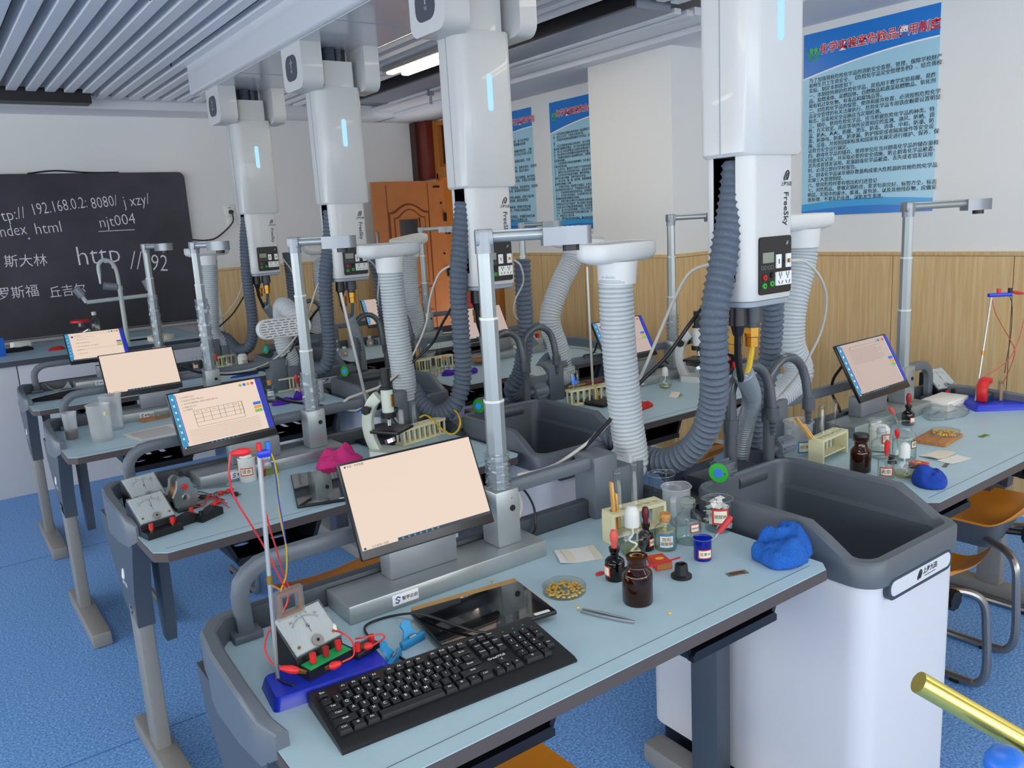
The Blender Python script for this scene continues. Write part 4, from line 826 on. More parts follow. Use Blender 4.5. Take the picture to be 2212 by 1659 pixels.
    if 'lines' in page:
        for i, s in enumerate(('中学 实验考试', '一、填空与选择 (共 20 分)', '(1) 观察下列现象并回答问题', '(2) 请写出实验步骤和结论，完成下面的填空', '实验探究 (8分)', '(3) 将结论写在下面')):
            b_ = .12 + .13 * i; g = G(); g.text(s, .0062, TR(U(.14, b_)[0], -.0018, U(.14, b_)[1]) @ FRONT, 'LEFT'); g.obj('page_text', 'scr_line', sc)
        x, z = U(.115, .13); g = G(); g.cyl((x, -.001, z), (x, -.0018, z), .006, n=14); g.obj('page_mark', 'scr_deep', sc)
        blk('page_rules', 'scr_line', [(.14, .08, .75, .083), (.14, .17, .5, .173), (.14, .62, .85, .623)], .0016)
    if 'rows' in page:
        blk('page_rules', 'scr_line', [(.16, .14 + .03 * i, .80 - .1 * ((i * 7) % 4 == 3), .1425 + .03 * i) for i in range(10)] + [(.2, .08, .72, .083), (.2, .08, .202, .13)], .0016)
        blk('page_dots', 'scr_line', [(.15, .47 + .055 * i, .16, .477 + .055 * i) for i in range(8)], .0016)
    if page == 'blank':
        g = G(); g.text('● 实验 - 中学物理', .0055, TR(U(.02, .03)[0], -.0018, U(.02, .03)[1]) @ FRONT, 'LEFT'); g.obj('window_title', 'ink', sc)
    return t
K = .87
mp = lambda X, Y, Z, k=K: Vector((X * k, Y * k, H + (Z - H) * k))
make_monitor('front monitor with a blank cream page and dark taskbar', mp(.919, 1.66, .803), -.015, .423, 'blank')
make_monitor('monitor at left showing a cream page with a table', mp(.86, 3.007, .80), .152, .39, 'doc table')
make_monitor('monitor at left with an entirely blank cream screen', mp(.884, 4.508, .787), .026, .463, 'plain')
make_monitor('farthest left monitor with a text page and blue side bands', mp(.931, 6.017, .789, .84), .002, .62, 'doc lines', .84 / K)
make_monitor('monitor at right with a greyish text page beside the clear bag', mp(2.962, 1.665, .817), .033, .499, 'grey doc rows')
make_monitor('monitor at right half hidden by the front grey fume tube', mp(2.955, 3.04, .813), .038, .507, 'grey doc lines')
p3_ = W2(RS[2], .50, .43, .905); make_monitor('monitor at right seen between the second column and its pipes', p3_, .02, .5, 'grey side')
p4_ = W2(RS[3], .50, .43, .905); make_monitor('monitor at far right before the orange door', p4_, .02, .45, 'grey side')

def make_doccam(label, pos, yaw, arm, wrap, up=0, room=0):
    t = thing('document_camera', label, 'camera', pos, room, 'document cameras on tall poles')
    G().box((0, 0, .068), (.066, .066, .135), .004).obj('housing', 'alu', t)
    g = G(); g.cyl((.012, -.033, .09), (.012, -.0345, .09), .0075, n=12); g.obj('socket', 'hole', t); G().cyl((.012, -.033, .115), (.012, -.0345, .115), .002, n=8).obj('screw', 'stainless', t)
    top = .715 + up
    g = G(); g.cyl((0, 0, .135), (0, 0, .345), .0235, n=8).cyl((0, 0, .345), (0, 0, .535), .021, n=8).cyl((0, 0, .535), (0, 0, top - .02), .0185, n=8); pl = g.obj('pole', 'alu', t, ang=20)
    for z, r in ((.345, .0245), (.535, .022)): G().cyl((0, 0, z - .003), (0, 0, z + .003), r, n=8).obj('pole_ring', 'white_plastic', pl)
    if wrap:
        random.seed(int(pos.x * 100)); g = G(); rg = []
        for i in range(22):
            z = .138 + wrap * i / 21; rg.append([g._v(((.027 + .0045 * math.sin(i * 2.1 + a * 3) + random.uniform(-.002, .003)) * math.cos(PI / 8 * a), (.027 + .0045 * math.sin(i * 2.1 + a * 3) + random.uniform(-.002, .003)) * math.sin(PI / 8 * a), z)) for a in range(16)])
        g.skin(rg, cap=False); g.obj('plastic_wrap', 'wrap', t, ang=10)
    am = bpy.data.objects.new('arm', None); COL.objects.link(am); am.parent = t; am.location = (0, 0, top); am.rotation_euler = (0, 0, yaw); am.empty_display_size = .03
    G().cyl((0, 0, -.035), (0, 0, .012), .021, n=12).box((0, 0, 0), (.04, .036, .036), .004).obj('elbow', 'alu_dark', am)
    G().cyl((.018, 0, 0), (arm - .085, 0, 0), .0125, n=14).box(((arm - .07) / 2, 0, .012), (arm - .09, .022, .006), .002).obj('arm_tube', 'alu', am)
    g = G(); g.prism([(arm - .095, -.02), (arm - .055, -.03), (arm + .0, -.031), (arm + .014, -.018), (arm + .014, .018), (arm, .031), (arm - .055, .03), (arm - .095, .02)], -.026, .014); h = g.obj('head', 'alu_dark', am, ang=50)
    G().cyl((arm - .03, 0, -.04), (arm - .03, 0, -.024), .019, n=16).obj('lens', 'black_plastic', h)
    g = G(); [g.cyl((arm - .06 + .012 * i, -.012 + .012 * j, .0135), (arm - .06 + .012 * i, -.012 + .012 * j, .0146), .002, n=6) for i in range(5) for j in range(3)]; g.obj('vent_holes', 'white_plastic', h, kind='stuff')
    return t
DCX = .267 + .43
make_doccam('document camera in front with its arm turned over the desk', W2(LS[0], .695, .55, .809), -.52, .225, .085)
make_doccam('document camera at left behind the mint microscope stand', W2(LS[1], .695, .55, .809), -.8, .2, .13)
make_doccam('document camera at left with a long plastic wrapping beside the grey tube', W2(LS[2], .715, .55, .809), -1.15, .2, .33)
make_doccam('document camera farthest left before the blackboard', W2(LS[3], .74, .55, .809), -1.15, .2, .3)
make_doccam('document camera at right with a long arm under the poster', W2(RS[0], .868, .56, .809), -.35, .34, 0)
make_doccam('document camera at right before the pillar wainscot', W2(RS[1], .868, .56, .809), -.45, .27, .12)
make_doccam('document camera at right seen past the second column', W2(RS[2], .868, .56, .809), -.6, .22, .3)
make_doccam('document camera at far right before the orange door', W2(RS[3], .868, .56, .809), -.6, .22, .2)

# ------------------------------------------------------------------ stools with curved orange shells
def make_chair(label, loc, rz, col=0):
    t = thing('orange_chair', label, 'chair', (*loc, 0), rz, 'orange lab chairs')
    def zz(u, v):   # v=0 is the raised lip at the back (-y), v=1 the front edge
        z = .455 + .02 * (2 * u - 1) ** 2
        if v < .3: z += .10 * ((.3 - v) / .3) ** 2
        if v > .8: z -= .03 * ((v - .8) / .2) ** 2
        return z
    n, m2 = 20, 20; g = G(); top, bot = [], []
    def P(i, j):
        u, v = i / n, j / m2; w = .205 * (1 - .28 * max(0, (.22 - v) / .22) ** 2 - .08 * max(0, (v - .8) / .2) ** 2)
        return Vector(((2 * u - 1) * w, -.20 + .40 * v - .02 * (v < .01) * (1 - (2 * u - 1) ** 2), zz(u, v)))
    tv = [[g._v(P(i, j)) for i in range(n + 1)] for j in range(m2 + 1)]; bv = [[g._v(P(i, j) + Vector((0, .004 * (j < 6), -.008))) for i in range(n + 1)] for j in range(m2 + 1)]
    hole = lambda i, j: 1 <= j <= 3 and 6 <= i < 14
    for j in range(m2):
        for i in range(n):
            if hole(i, j): continue
            g._f((tv[j][i], tv[j][i + 1], tv[j + 1][i + 1], tv[j + 1][i])); g._f((bv[j][i + 1], bv[j][i], bv[j + 1][i], bv[j + 1][i + 1]))
            for (i2, j2), (a, b_) in (((i - 1, j), (0, 3)), ((i + 1, j), (1, 2)), ((i, j - 1), (0, 1)), ((i, j + 1), (3, 2))):
                if i2 < 0 or i2 >= n or j2 < 0 or j2 >= m2 or hole(i2, j2):
                    c = [(i, j), (i + 1, j), (i + 1, j + 1), (i, j + 1)]; (ia, ja), (ib, jb) = c[a], c[b_]
                    g._f((tv[ja][ia], bv[ja][ia], bv[jb][ib], tv[jb][ib]))
    g.obj('seat', 'orange', t, ang=50)
    g = G(); g.skin([[g._v((x * k, y * k + .02, z)) for x, y in rrect(-.09, -.09, .09, .09, .03, 4)] for k, z in ((1.3, .452), (1.25, .43), (.8, .34), (.7, .33))]); g.obj('seat_bracket', 'bracket_grey', t)
    g = G(); g.cyl((.05, -.06, .37), (.07, -.115, .37), .012, n=10); kv = [(.032 + .004 * (i % 2)) for i in range(16)]
    lo, hi = [g._v((.07 + kv[i] * math.cos(PI / 8 * i), -.115, .37 + kv[i] * math.sin(PI / 8 * i))) for i in range(16)], [g._v((.07 + kv[i] * math.cos(PI / 8 * i), -.14, .37 + kv[i] * math.sin(PI / 8 * i))) for i in range(16)]
    g.skin([lo, hi]); g.obj('height_knob', 'black_plastic', t)
    for s in (-1, 1):
        q = spline([(s * .05, -.02, .37), (s * .10, -.07, .375), (s * .15, -.14, .372), (s * .172, -.175, .335), (s * .178, -.185, .24), (s * .18, -.19, .09), (s * .18, -.17, .03), (s * .18, -.12, .0155), (s * .18, .10, .0155), (s * .18, .20, .0155)], 6)
        G().tube(q, .0135, 10).obj('leg', 'tube_steel', t)
        for y in (-.10, .17): G().box((s * .18, y, .006), (.03, .03, .012), .003).obj('foot_pad', 'black_plastic', t)
    return t
ch = make_chair('orange chair pushed under the front left desk', (.71, 1.17), .04)
dup(ch, 'orange chair with slotted lip partly hidden by the front sink unit', (2.36, 1.26), 0).scale.z = .9
dup(ch, 'orange chair at the right edge under the desk with wooden board', (2.985, 1.30), .05).scale.z = .97
dup(ch, 'orange chair seen through the hose loop under the red cloth desk', (2.72, 2.48), .1)
dup(ch, 'orange chair legs visible behind the front monitor', (.98, 2.30), .1)
dup(ch, 'orange chair under the desk with measuring cups', (.82, 3.58), 0)

# ------------------------------------------------------------------ cables
def cable(label, L, r=.004, mat='wire_white', n=10):
    P = spline([aty(*q) if len(q) == 3 else q[0] for q in L], n)
    g = G(); g.tube(P, r, 8); return tag(g.obj('cable', mat), label, 'cable')
V = lambda *p: (Vector(p),)
cable('white network cable drooping from the nearest column panel', [(1708, 562, CY[0] - .012), (1740, 566, CY[0]), (1772, 600, CY[0] + .03), (1785, 650, CY[0] + .08), (1772, 720, CY[0] + .14), (1730, 800, CY[0] + .2), (1690, 850, CY[0] + .26), (1665, 880, CY[0] + .28), (1655, 940, CY[0] + .3)], .0035)
cable('white cable sagging from the nearest column to the front document camera', [(1533, 570, 1.45), (1490, 590, 1.5), (1455, 650, 1.54), (1420, 730, 1.58), (1375, 830, 1.62), (1310, 920, 1.64), (1230, 985, 1.62), (1180, 1012, 1.60), (1120, 1026, 1.585)], .0045)
cable('black cable sagging beside the white one to the front document camera', [(1530, 650, 1.44), (1490, 700, 1.5), (1440, 770, 1.54), (1380, 830, 1.58), (1320, 905, 1.62), (1255, 975, 1.63), (1215, 1008, 1.62), (1150, 1030, 1.595), (1120, 1040, 1.585)], .0055, 'wire_black')
cable('white network cable curling down from the second column panel', [(1112, 562, CY[1] - .01), (1125, 575, CY[1]), (1130, 610, CY[1] + .04), (1112, 650, CY[1] + .1), (1112, 680, CY[1] + .15), (1135, 705, CY[1] + .22), (1165, 740, CY[1] + .35), (1185, 752, CY[1] + .4), (1250, 752, CY[1] + .45), (1290, 762, CY[1] + .45)], .0035)
cable('white cable sagging between second and third columns', [(982, 570, 2.55), (950, 590, 2.65), (930, 640, 2.72), (920, 700, 2.75), (895, 760, 2.78), (870, 800, 2.79)], .004)
cable('black cable sagging between second and third columns', [(978, 660, 2.6), (955, 700, 2.66), (935, 740, 2.72), (905, 770, 2.76), (870, 800, 2.79)], .005, 'wire_black')
cable('black cable running along the second desk rail', [(870, 800, 2.79), (800, 860, 2.77), (740, 880, 2.775), (680, 874, 2.775), (620, 866, 2.765), (596, 858, 2.75)], .0055, 'wire_black')
cable('white cable bundle coiled on the second desk rail', [(880, 790, 2.79), (830, 830, 2.77), (780, 850, 2.765), (750, 862, 2.765), (740, 880, 2.765), (770, 886, 2.765), (800, 866, 2.765), (830, 868, 2.765)], .005)
cable('white cable sagging from the third column to the third desk rail', [(700, 590, 3.8), (685, 620, 3.86), (665, 680, 3.95), (645, 720, 3.98), (600, 770, 4.0), (550, 795, 4.0), (500, 805, 3.99), (450, 806, 3.985)], .005)
cable('black cable sagging from the third column to the third desk rail', [(693, 660, 3.85), (670, 690, 3.92), (650, 725, 3.98), (610, 775, 4.01), (560, 800, 4.005), (500, 808, 4.0), (440, 806, 3.99), (390, 792, 3.985)], .006, 'wire_black')
cable('white cable rising beside the farthest column', [(527, 600, 5.1), (515, 640, 5.15), (490, 675, 5.18), (465, 695, 5.2), (430, 725, 5.2)], .004)
cable('black cable hanging beside the farthest column', [(527, 640, 5.1), (505, 675, 5.14), (480, 700, 5.18), (450, 725, 5.2), (400, 745, 5.2)], .005, 'wire_black')
cable('white network cable from the third column panel', [(795, 560, CY[2] - .01), (810, 575, CY[2] + .03), (818, 600, CY[2] + .05), (816, 640, CY[2] + .1), (818, 660, CY[2] + .16)], .004)
cable('white network cable from the farthest column panel', [(610, 557, CY[3] - .01), (632, 590, CY[3] + .05), (645, 640, CY[3] + .1), (670, 670, CY[3] + .2), (700, 690, CY[3] + .3)], .004)
cable('black cable from the front console up to its document camera', [V(1.13, 1.54, .79), V(1.16, 1.56, .80), V(1.165, 1.57, .85), V(1.14, 1.575, .90), V(1.10, 1.56, .91)], .003, 'wire_black')
cable('thin white cable looped behind the front document camera', [V(1.08, 1.585, .90), V(1.13, 1.60, .90), V(1.15, 1.60, .85), V(1.13, 1.60, .80), V(1.12, 1.595, .785)], .004)
cable('black cable behind the right monitor by the clear bag', [(1820, 790, 1.56), (1800, 820, 1.6), (1798, 850, 1.62), (1812, 880, 1.6), (1815, 890, 1.585)], .005, 'wire_black')
cable('black cable at the left foot of the second right monitor', [(1290, 740, 2.72), (1282, 762, 2.74), (1262, 768, 2.76), (1262, 775, 2.76)], .004, 'wire_black')
cable('black cable from the console of the second right desk', [(1432, 775, 2.74), (1448, 790, 2.74), (1457, 798, 2.74), (1455, 806, 2.735)], .003, 'wire_black')
# ------------------------------------------------------------------ glassware and bench things
def vessel(name, label, cat, loc, mat, prof, n=28, liquid=None, lid=None, lab=None, grp=None, spout=False, grads=0, handle=0, rz=0):
    "prof: list of (r, z) outer wall; liquid (mat, z); lid list of (part, mat, prof)"
    t = thing(name, label, cat, loc, rz, grp)
    g = G(); R = prof[-1][0]
    rings = []
    for r, z in [(0, prof[0][1])] + prof:
        ring = []
        for i in range(n):
            a = 2 * PI * i / n; k = 1
            if spout and z > prof[-1][1] * .93: k = 1 + .22 * max(0, math.cos(a)) ** 12 * (z / prof[-1][1] - .9) / .1
            ring.append(g._v((max(r, 1e-5) * k * math.cos(a), max(r, 1e-5) * k * math.sin(a), z)))
        rings.append(ring)
    g.skin(rings, cap=False); g._f(rings[0]); body = g.obj('vessel', mat, t, ang=50)
    if mat not in ('amber', 'amber_dark'): g = G(); g.tube([(R * 1.005 * math.cos(2 * PI * i / n) * (1 + (.2 * max(0, math.cos(2 * PI * i / n)) ** 12 if spout else 0)), R * 1.005 * math.sin(2 * PI * i / n), prof[-1][1]) for i in range(n)], R * .028, 5, closed=True); g.obj('rim', 'milky_strong' if 'milky' in mat else 'glass_rim', t)
    if liquid:
        m, z1 = liquid; q = [(0, prof[0][1] + .0012)] + [(r - .0012, z + .001) for r, z in prof if z < z1]
        rl = next((a[0] + (b_[0] - a[0]) * (z1 - a[1]) / max(1e-6, b_[1] - a[1]) for a, b_ in zip(prof, prof[1:]) if a[1] <= z1 <= b_[1]), prof[-1][0]) - .0012
        g = G(); g.lathe(q + [(rl, z1), (0, z1)], n); g.obj('liquid', m, t)
    for nm, m, pr in (lid or []):
        g = G(); g.lathe(pr, 20); g.obj(nm, m, t)
    if lab:
        txt, col, r, z0, z1, a0, w = lab
        g = G(); g.arc(r + .0006, z0, z1, a0 - w, a0 + w); p = g.obj('label', col, t, recalc=False)
        m_ = .12 * (z1 - z0); g = G(); g.arc(r + .0009, z0 + m_, z1 - m_, a0 - w + m_ / r, a0 + w - m_ / r); g.obj('label_paper', 'label_paper', p, recalc=False)
        ls = txt.split('|'); g = G()
        for i, s in enumerate(ls):
            h = (z1 - z0) * .62 / len(ls); g.text(s, min(h, 1.5 * w * r / max(1, len(s))), bend=(r + .0013, a0, z0 + (z1 - z0) * (.5 + .3 * (len(ls) - 1) / 2 - .3 * i)))
        g.obj('handwriting', 'ink', p)
    if grads:
        g = G()
        for i in range(grads): z = prof[-1][1] * (.25 + .55 * i / grads); r = prof[-1][0] * .985; g.arc(r + .0005, z, z + .0012, -1.9, -1.9 + (.3 if i % 2 else .18), 3)
        g.obj('graduation', 'ink_grey', t, kind='stuff', recalc=False)
    if handle:
        R, h_ = prof[-1][0], prof[-1][1]; g = G(); g.m = RZ(handle); g.bar(spline([(R * .97, 0, h_ * .86), (R * 1.35, 0, h_ * .82), (R * 1.4, 0, h_ * .55), (R * 1.15, 0, h_ * .34), (R * .97, 0, h_ * .3)], 5), .014, .004); g.obj('handle', mat, t)
    return t
MAT['glass_rim'] = glass('glass_rim', 'dde8e4', 1.0, .25, 'eef4f2')
CAMA = lambda p: math.atan2(-p.y, -p.x)
def bottle_prof(r, h, neck=.38, sh=.62):
    return [(r * .94, 0), (r, .004), (r, h * sh), (r * .93, h * (sh + .06)), (r * .72, h * (sh + .13)), (r * neck * 1.05, h * (sh + .18)), (r * neck, h * .9), (r * neck * 1.22, h * .93), (r * neck * 1.25, h)]
def beaker_prof(r, h): return [(r * .93, 0), (r * .98, .003), (r * .99, h * .9), (r * 1.0, h * .96), (r * 1.07, h)]
def dropper_bottle(label, u, v, r, h, bulb, mat='amber_dark', z=T, lab=None, name='dropper_bottle'):
    p = at(u, v, z)
    return vessel(name, label, 'bottle', p, mat, bottle_prof(r, h, .42, .6), liquid=('liquid_brown', h * .5) if 'amber' in mat else None,
        lid=[('collar', mat, [(0, h), (r * .55, h), (r * .55, h + .006), (0, h + .006)]), ('dropper_bulb', bulb, [(0, h), (.0065, h), (.0062, h + .016), (.0088, h + .022), (.0092, h + .034), (.0065, h + .045), (0, h + .048)])], lab=lab)
def alcohol_lamp(label, u, v, k=1, z=T):
    p = at(u, v, z); t = thing('alcohol_lamp', label, 'lamp', p)
    g = G(); g.lathe([(0, 0), (.026 * k, 0), (.031 * k, .006), (.042 * k, .042 * k), (.043 * k, .05 * k), (.037 * k, .058 * k), (.021 * k, .068 * k), (.015 * k, .073 * k), (.017 * k, .078 * k)][1:] if 0 else [(.026 * k, 0), (.031 * k, .006), (.042 * k, .042 * k), (.043 * k, .05 * k), (.037 * k, .058 * k), (.021 * k, .068 * k), (.015 * k, .073 * k), (.017 * k, .078 * k)], 24); g.obj('glass_body', 'glass', t, ang=50)
    G().lathe([(.025 * k, .002), (.034 * k, .02 * k), (0, .02 * k)], 20).obj('spirit', 'liquid_yellow', t)
    g = G(); g.tube(spline([(0, 0, .07 * k), (.004, .002, .05 * k), (-.006, .004, .035 * k), (.01, -.004, .022 * k), (-.012, -.008, .012 * k), (.008, -.014, .008), (.018, 0, .007)], 5), .0028, 6); g.obj('wick', 'cotton', t)
    G().lathe([(.0185 * k, .072 * k), (.0185 * k, .105 * k), (.016 * k, .116 * k), (.009 * k, .124 * k), (0, .126 * k)], 20).obj('cap', 'white_plastic', t); return t
def tube_glass(label, a, b_, r=.0085, cat='tube', name='test_tube', mat='glass'):
    "round end at b_"
    a, b_ = Vector(a), Vector(b_); d = b_ - a; L = d.length; t = thing(name, label, cat, a); t.rotation_euler = d.to_track_quat('Z', 'Y').to_euler()
    g = G(); g.lathe([(r * 1.12, 0), (r * 1.1, .002), (r, .003), (r, L - r), (r * .87, L - r * .5), (r * .5, L - r * .13), (0, L)], 14); 
    g.obj('tube_wall', mat, t, ang=50); return t
def rack(label, p0, ln, rz, w=.046, h=.075, holes=6, slim=False):
    t = thing('test_tube_rack', label, 'rack', p0, rz)
    if not slim:
        g = G(); g.plate(rrect(0, 0, ln, w, .003, 2), [circ(ln * (.12 + .76 * i / (holes - 1)), w / 2, .0105) for i in range(holes)], h - .008, h); g.obj('top_plate', 'cream', t)
        for x in (0, ln - .008): G().box((x + .004, w / 2, h / 2 - .004), (.008, w, h - .008), .001, seg=1).obj('end_wall', 'cream', t)
        G().box((ln / 2, w / 2, .02), (ln - .016, w - .01, .004)).obj('shelf', 'cream', t)
        for i in range(holes - 1): G().cyl((ln * (.2 + .76 * i / (holes - 1)), w - .006, .02), (ln * (.2 + .76 * i / (holes - 1)), w - .006, h * .7), .004, n=8).obj('drying_peg', 'cream', t)
    else:
        g = G(); g.plate(rrect(0, 0, ln, w, .01, 3), [circ(ln * (.1 + .8 * i / (holes - 1)), w / 2, .0095) for i in range(holes)], h - .008, h); g.obj('top_plate', 'cream', t)
        g = G(); g.box((ln / 2, w / 2, .005), (ln, w, .01), .003); g.obj('base_plate', 'cream', t)
        for i in range(holes + 1):
            for y in (.005, w - .005): G().box((ln * (.05 + .9 * i / holes), y, h / 2), (.007, .005, h - .008)).obj('post', 'cream', t)
    return t
def cloth(name, label, p, a, b_, h, rz, mat, seed=0, cat='cloth', folds=3, rough=.35):
    g = G(); t = bmesh.new(); bmesh.ops.create_icosphere(t, subdivisions=5, radius=1)
    sv = Vector((seed * 3.7, seed * 1.3, seed * 2.1)); folds = folds * .55
    for v in t.verts:
        q = v.co.copy(); f2 = Vector((q.x * 1.1, q.y * 1.1, q.z * .35)); n1 = noise.noise(q * .8 + sv)
        n2 = 1 - 2.4 * abs(noise.noise(f2 * folds * .95 + sv * 2)); n3 = 1 - 2.4 * abs(noise.noise(f2 * folds * 1.9 + sv)); n4 = noise.noise(f2 * 5 + sv)
        k = 1 + rough * (.75 * n1 + .2 * n2 + .08 * n4)
        if q.z > 0: z = h * min(1, q.z * 1.25) * (.62 + .5 * n1 + .34 * n2 + .14 * n3)
        else: z = 0
        v.co = Vector((q.x * a * k, q.y * b_ * k, max(0, z) + .001 + (.003 if q.z > -.1 else 0)))
    g.add(t, Matrix()); o = g.obj(name, mat, ang=80); o.location = p; o.rotation_euler = (0, 0, rz); return tag(o, label, cat)
def sheet(name, label, p, w, d, rz, mat, cat='paper', curl=.004, seed=1, th=.0006):
    g = G(); f = lambda u, v, z: ((u - .5) * w, (v - .5) * d, z + curl * (abs(u - .5) * 2) ** 2 * (.5 + .5 * math.sin(seed + v * 3)))
    a = [[g._v(f(i / 8, j / 6, th)) for i in range(9)] for j in range(7)]; c = [[g._v(f(i / 8, j / 6, 0)) for i in range(9)] for j in range(7)]
    for j in range(6):
        for i in range(8): g._f((a[j][i], a[j][i + 1], a[j + 1][i + 1], a[j + 1][i])); g._f((c[j][i + 1], c[j][i], c[j + 1][i], c[j + 1][i + 1]))
    for i in range(8): g._f((a[0][i + 1], a[0][i], c[0][i], c[0][i + 1])); g._f((a[6][i], a[6][i + 1], c[6][i + 1], c[6][i]))
    for j in range(6): g._f((a[j][0], a[j + 1][0], c[j + 1][0], c[j][0])); g._f((a[j + 1][8], a[j][8], c[j][8], c[j + 1][8]))
    o = g.obj(name, mat); o.location = p; o.rotation_euler = (0, 0, rz); return tag(o, label, cat)
def corn_mesh():
    g = G(); g.sph((0, 0, .0028), .0042, (1.05, .85, .62), 8, 6); 
    for v in g.b.verts:
        if v.co.x > 0: v.co.y *= 1 - .6 * v.co.x / .0045
    me = g.obj('corn_kernel', 'corn'); return me
KERN = corn_mesh(); KERN_USED = [False]
def kernel(p, rz, tilt, label, grp, s=1):
    o = KERN if not KERN_USED[0] else KERN.copy()
    if KERN_USED[0]: COL.objects.link(o)
    KERN_USED[0] = True; o.location = p; o.rotation_euler = (tilt, 0, rz); o.scale = (s, s, s); return tag(o, label, 'corn', grp)
def petri(label, u, v, r, z, n, klabel, grp, seed):
    p = at(u, v, z); t = thing('petri_dish', label, 'dish', p)
    g = G(); g.lathe([(r * .98, 0), (r, .001), (r, .014)], 36); g.b.faces.ensure_lookup_table(); g.obj('dish_base', 'glass', t, ang=50)
    g = G(); g.tube([(r * math.cos(PI * i / 18), r * math.sin(PI * i / 18), .014) for i in range(36)], .0009, 5, closed=True); g.obj('dish_rim', 'glass_rim', t)
    random.seed(seed); pl = []
    tries = 0
    while len(pl) < n and tries < 4000:
        tries += 1; a, q = random.uniform(0, 2 * PI), r * .88 * math.sqrt(random.uniform(.06, 1))
        c = Vector((q * math.cos(a), q * math.sin(a), 0))
        if all((c - o).length > .0066 for o in pl): pl.append(c)
    for c in pl: kernel(p + c + Vector((0, 0, .0016)), random.uniform(0, 6), random.uniform(-.15, .15), klabel, grp, random.uniform(.95, 1.2))
    return t

# --- front left desk: keyboard
KP = Vector((.641, 1.146, T)); t = thing('keyboard', 'black wired keyboard with white lettering lying on the front desk', 'keyboard', KP, -.075)
g = G(); g.prism([(-.082, 0), (.082, 0), (.082, .022), (.074, .024), (-.046, .011), (-.074, .008), (-.082, .004)], -.2225, .2225, 'x'); g.obj('case', 'kb_body', t)
lz = lambda y: .011 + (.013) * (y + .046) / .12
LEG = G(); LEG.m = Matrix(); keyc = {}
def key(x, y, w, d, cap='', cs=.0055):
    cs *= 1.3
    kk = (round(w, 4), round(d, 4))
    if kk not in keyc:
        g = G(); a, b_ = w / 2 - .0008, d / 2 - .0008; c, e = a - .0022, b_ - .0022
        g.skin([[g._v((x_, y_, z_)) for x_, y_ in ((-p_, -q_), (p_, -q_), (p_, q_ + o_), (-p_, q_ + o_))] for p_, q_, z_, o_ in ((a, b_, 0, 0), (a, b_, .002, 0), (c, e, .0085, .0007))]); keyc[kk] = g.obj('key', 'key', t)
        o = keyc[kk]
    else: o = keyc[kk].copy(); COL.objects.link(o)
    o.location = (x, y, lz(y) - .001); o.rotation_euler = (math.atan(.108), 0, 0)
    if cap: LEG.text(cap, cs, TR(x - w * .0, y + .001, lz(y) + .0078) @ RX(math.atan(.108)), thin=.015)
u_ = .0188; X0 = -.214; Y0 = .056
fx = [0] + [2 + i for i in range(4)] + [6.5 + i for i in range(4)] + [11 + i for i in range(4)]
for n_, x in zip(['Esc'] + ['F%d' % i for i in range(1, 13)], fx): key(X0 + u_ * (x + .5), Y0, u_, .0165, n_, .005)
rows = [(list('`1234567890-='), 0, [1] * 13 + [2], ['Back Space']), (list('QWERTYUIOP[]'), 0, [1.5] + [1] * 12 + [1.5], None), (list("ASDFGHJKL;'"), 0, [1.75] + [1] * 11 + [2.25], None), (list('ZXCVBNM,./'), 0, [2.25] + [1] * 10 + [2.75], None)]
names = [list('`1234567890-=') + ['Back'], ['Tab'] + list('QWERTYUIOP[]') + ['\\'], ['Caps'] + list("ASDFGHJKL;'") + ['Enter'], ['Shift'] + list('ZXCVBNM,./') + ['Shift']]
widths = [[1] * 13 + [2], [1.5] + [1] * 12 + [1.5], [1.75] + [1] * 11 + [2.25], [2.25] + [1] * 10 + [2.75]]
for r_ in range(4):
    x = 0
    for n_, w in zip(names[r_], widths[r_]): key(X0 + u_ * (x + w / 2), Y0 - .022 - u_ * r_, u_ * w, u_, n_, .0062 if len(n_) == 1 else .0045); x += w
x = 0
for n_, w in (('Ctrl', 1.25), ('⊞', 1.25), ('Alt', 1.25), ('', 6.25), ('Alt', 1.25), ('⊞', 1.25), ('≡', 1.25), ('Ctrl', 1.25)): key(X0 + u_ * (x + w / 2), Y0 - .022 - u_ * 4, u_ * w, u_, n_, .0045); x += w
nx = X0 + u_ * 15.3
for i, n_ in enumerate(('PrtSc', 'ScrLk', 'Pause')): key(nx + u_ * (i + .5), Y0, u_, .0165, n_, .0034)
for i, n_ in enumerate(('Insert', 'Home', 'PgUp', 'Delete', 'End', 'PgDn')): key(nx + u_ * (i % 3 + .5), Y0 - .022 - u_ * (i // 3), u_, u_, n_, .0034)
key(nx + u_ * 1.5, Y0 - .022 - u_ * 3, u_, u_, '↑'); [key(nx + u_ * (i + .5), Y0 - .022 - u_ * 4, u_, u_, '←↓→'[i]) for i in range(3)]
kx = nx + u_ * 3.3
for i, n_ in enumerate(('Num', '/', '*', '-', '7', '8', '9', '+', '4', '5', '6', None, '1', '2', '3', 'Ent')):
    if n_: key(kx + u_ * (i % 4 + .5), Y0 - .022 - u_ * (i // 4), u_, u_, n_, .0055 if len(n_) < 3 else .004)
key(kx + u_ * 1, Y0 - .022 - u_ * 4, u_ * 2, u_, '0'); key(kx + u_ * 2.5, Y0 - .022 - u_ * 4, u_, u_, '.')
LEG.text('GreatWall', .0085, TR(nx + u_ * 1.4, Y0 - .022 - u_ * 2.0, lz(0) + .0012) @ RX(.108), thin=.02)
LEG.obj('key_lettering', 'ink_white', t, kind='stuff')
g = G(); [g.cyl((kx + u_ * (.8 + 1.2 * i), Y0 + .002, lz(Y0)), (kx + u_ * (.8 + 1.2 * i), Y0 + .002, lz(Y0) + .001), .0016, n=8) for i in range(3)]; g.obj('status_lights', 'jack_green', t, kind='stuff')
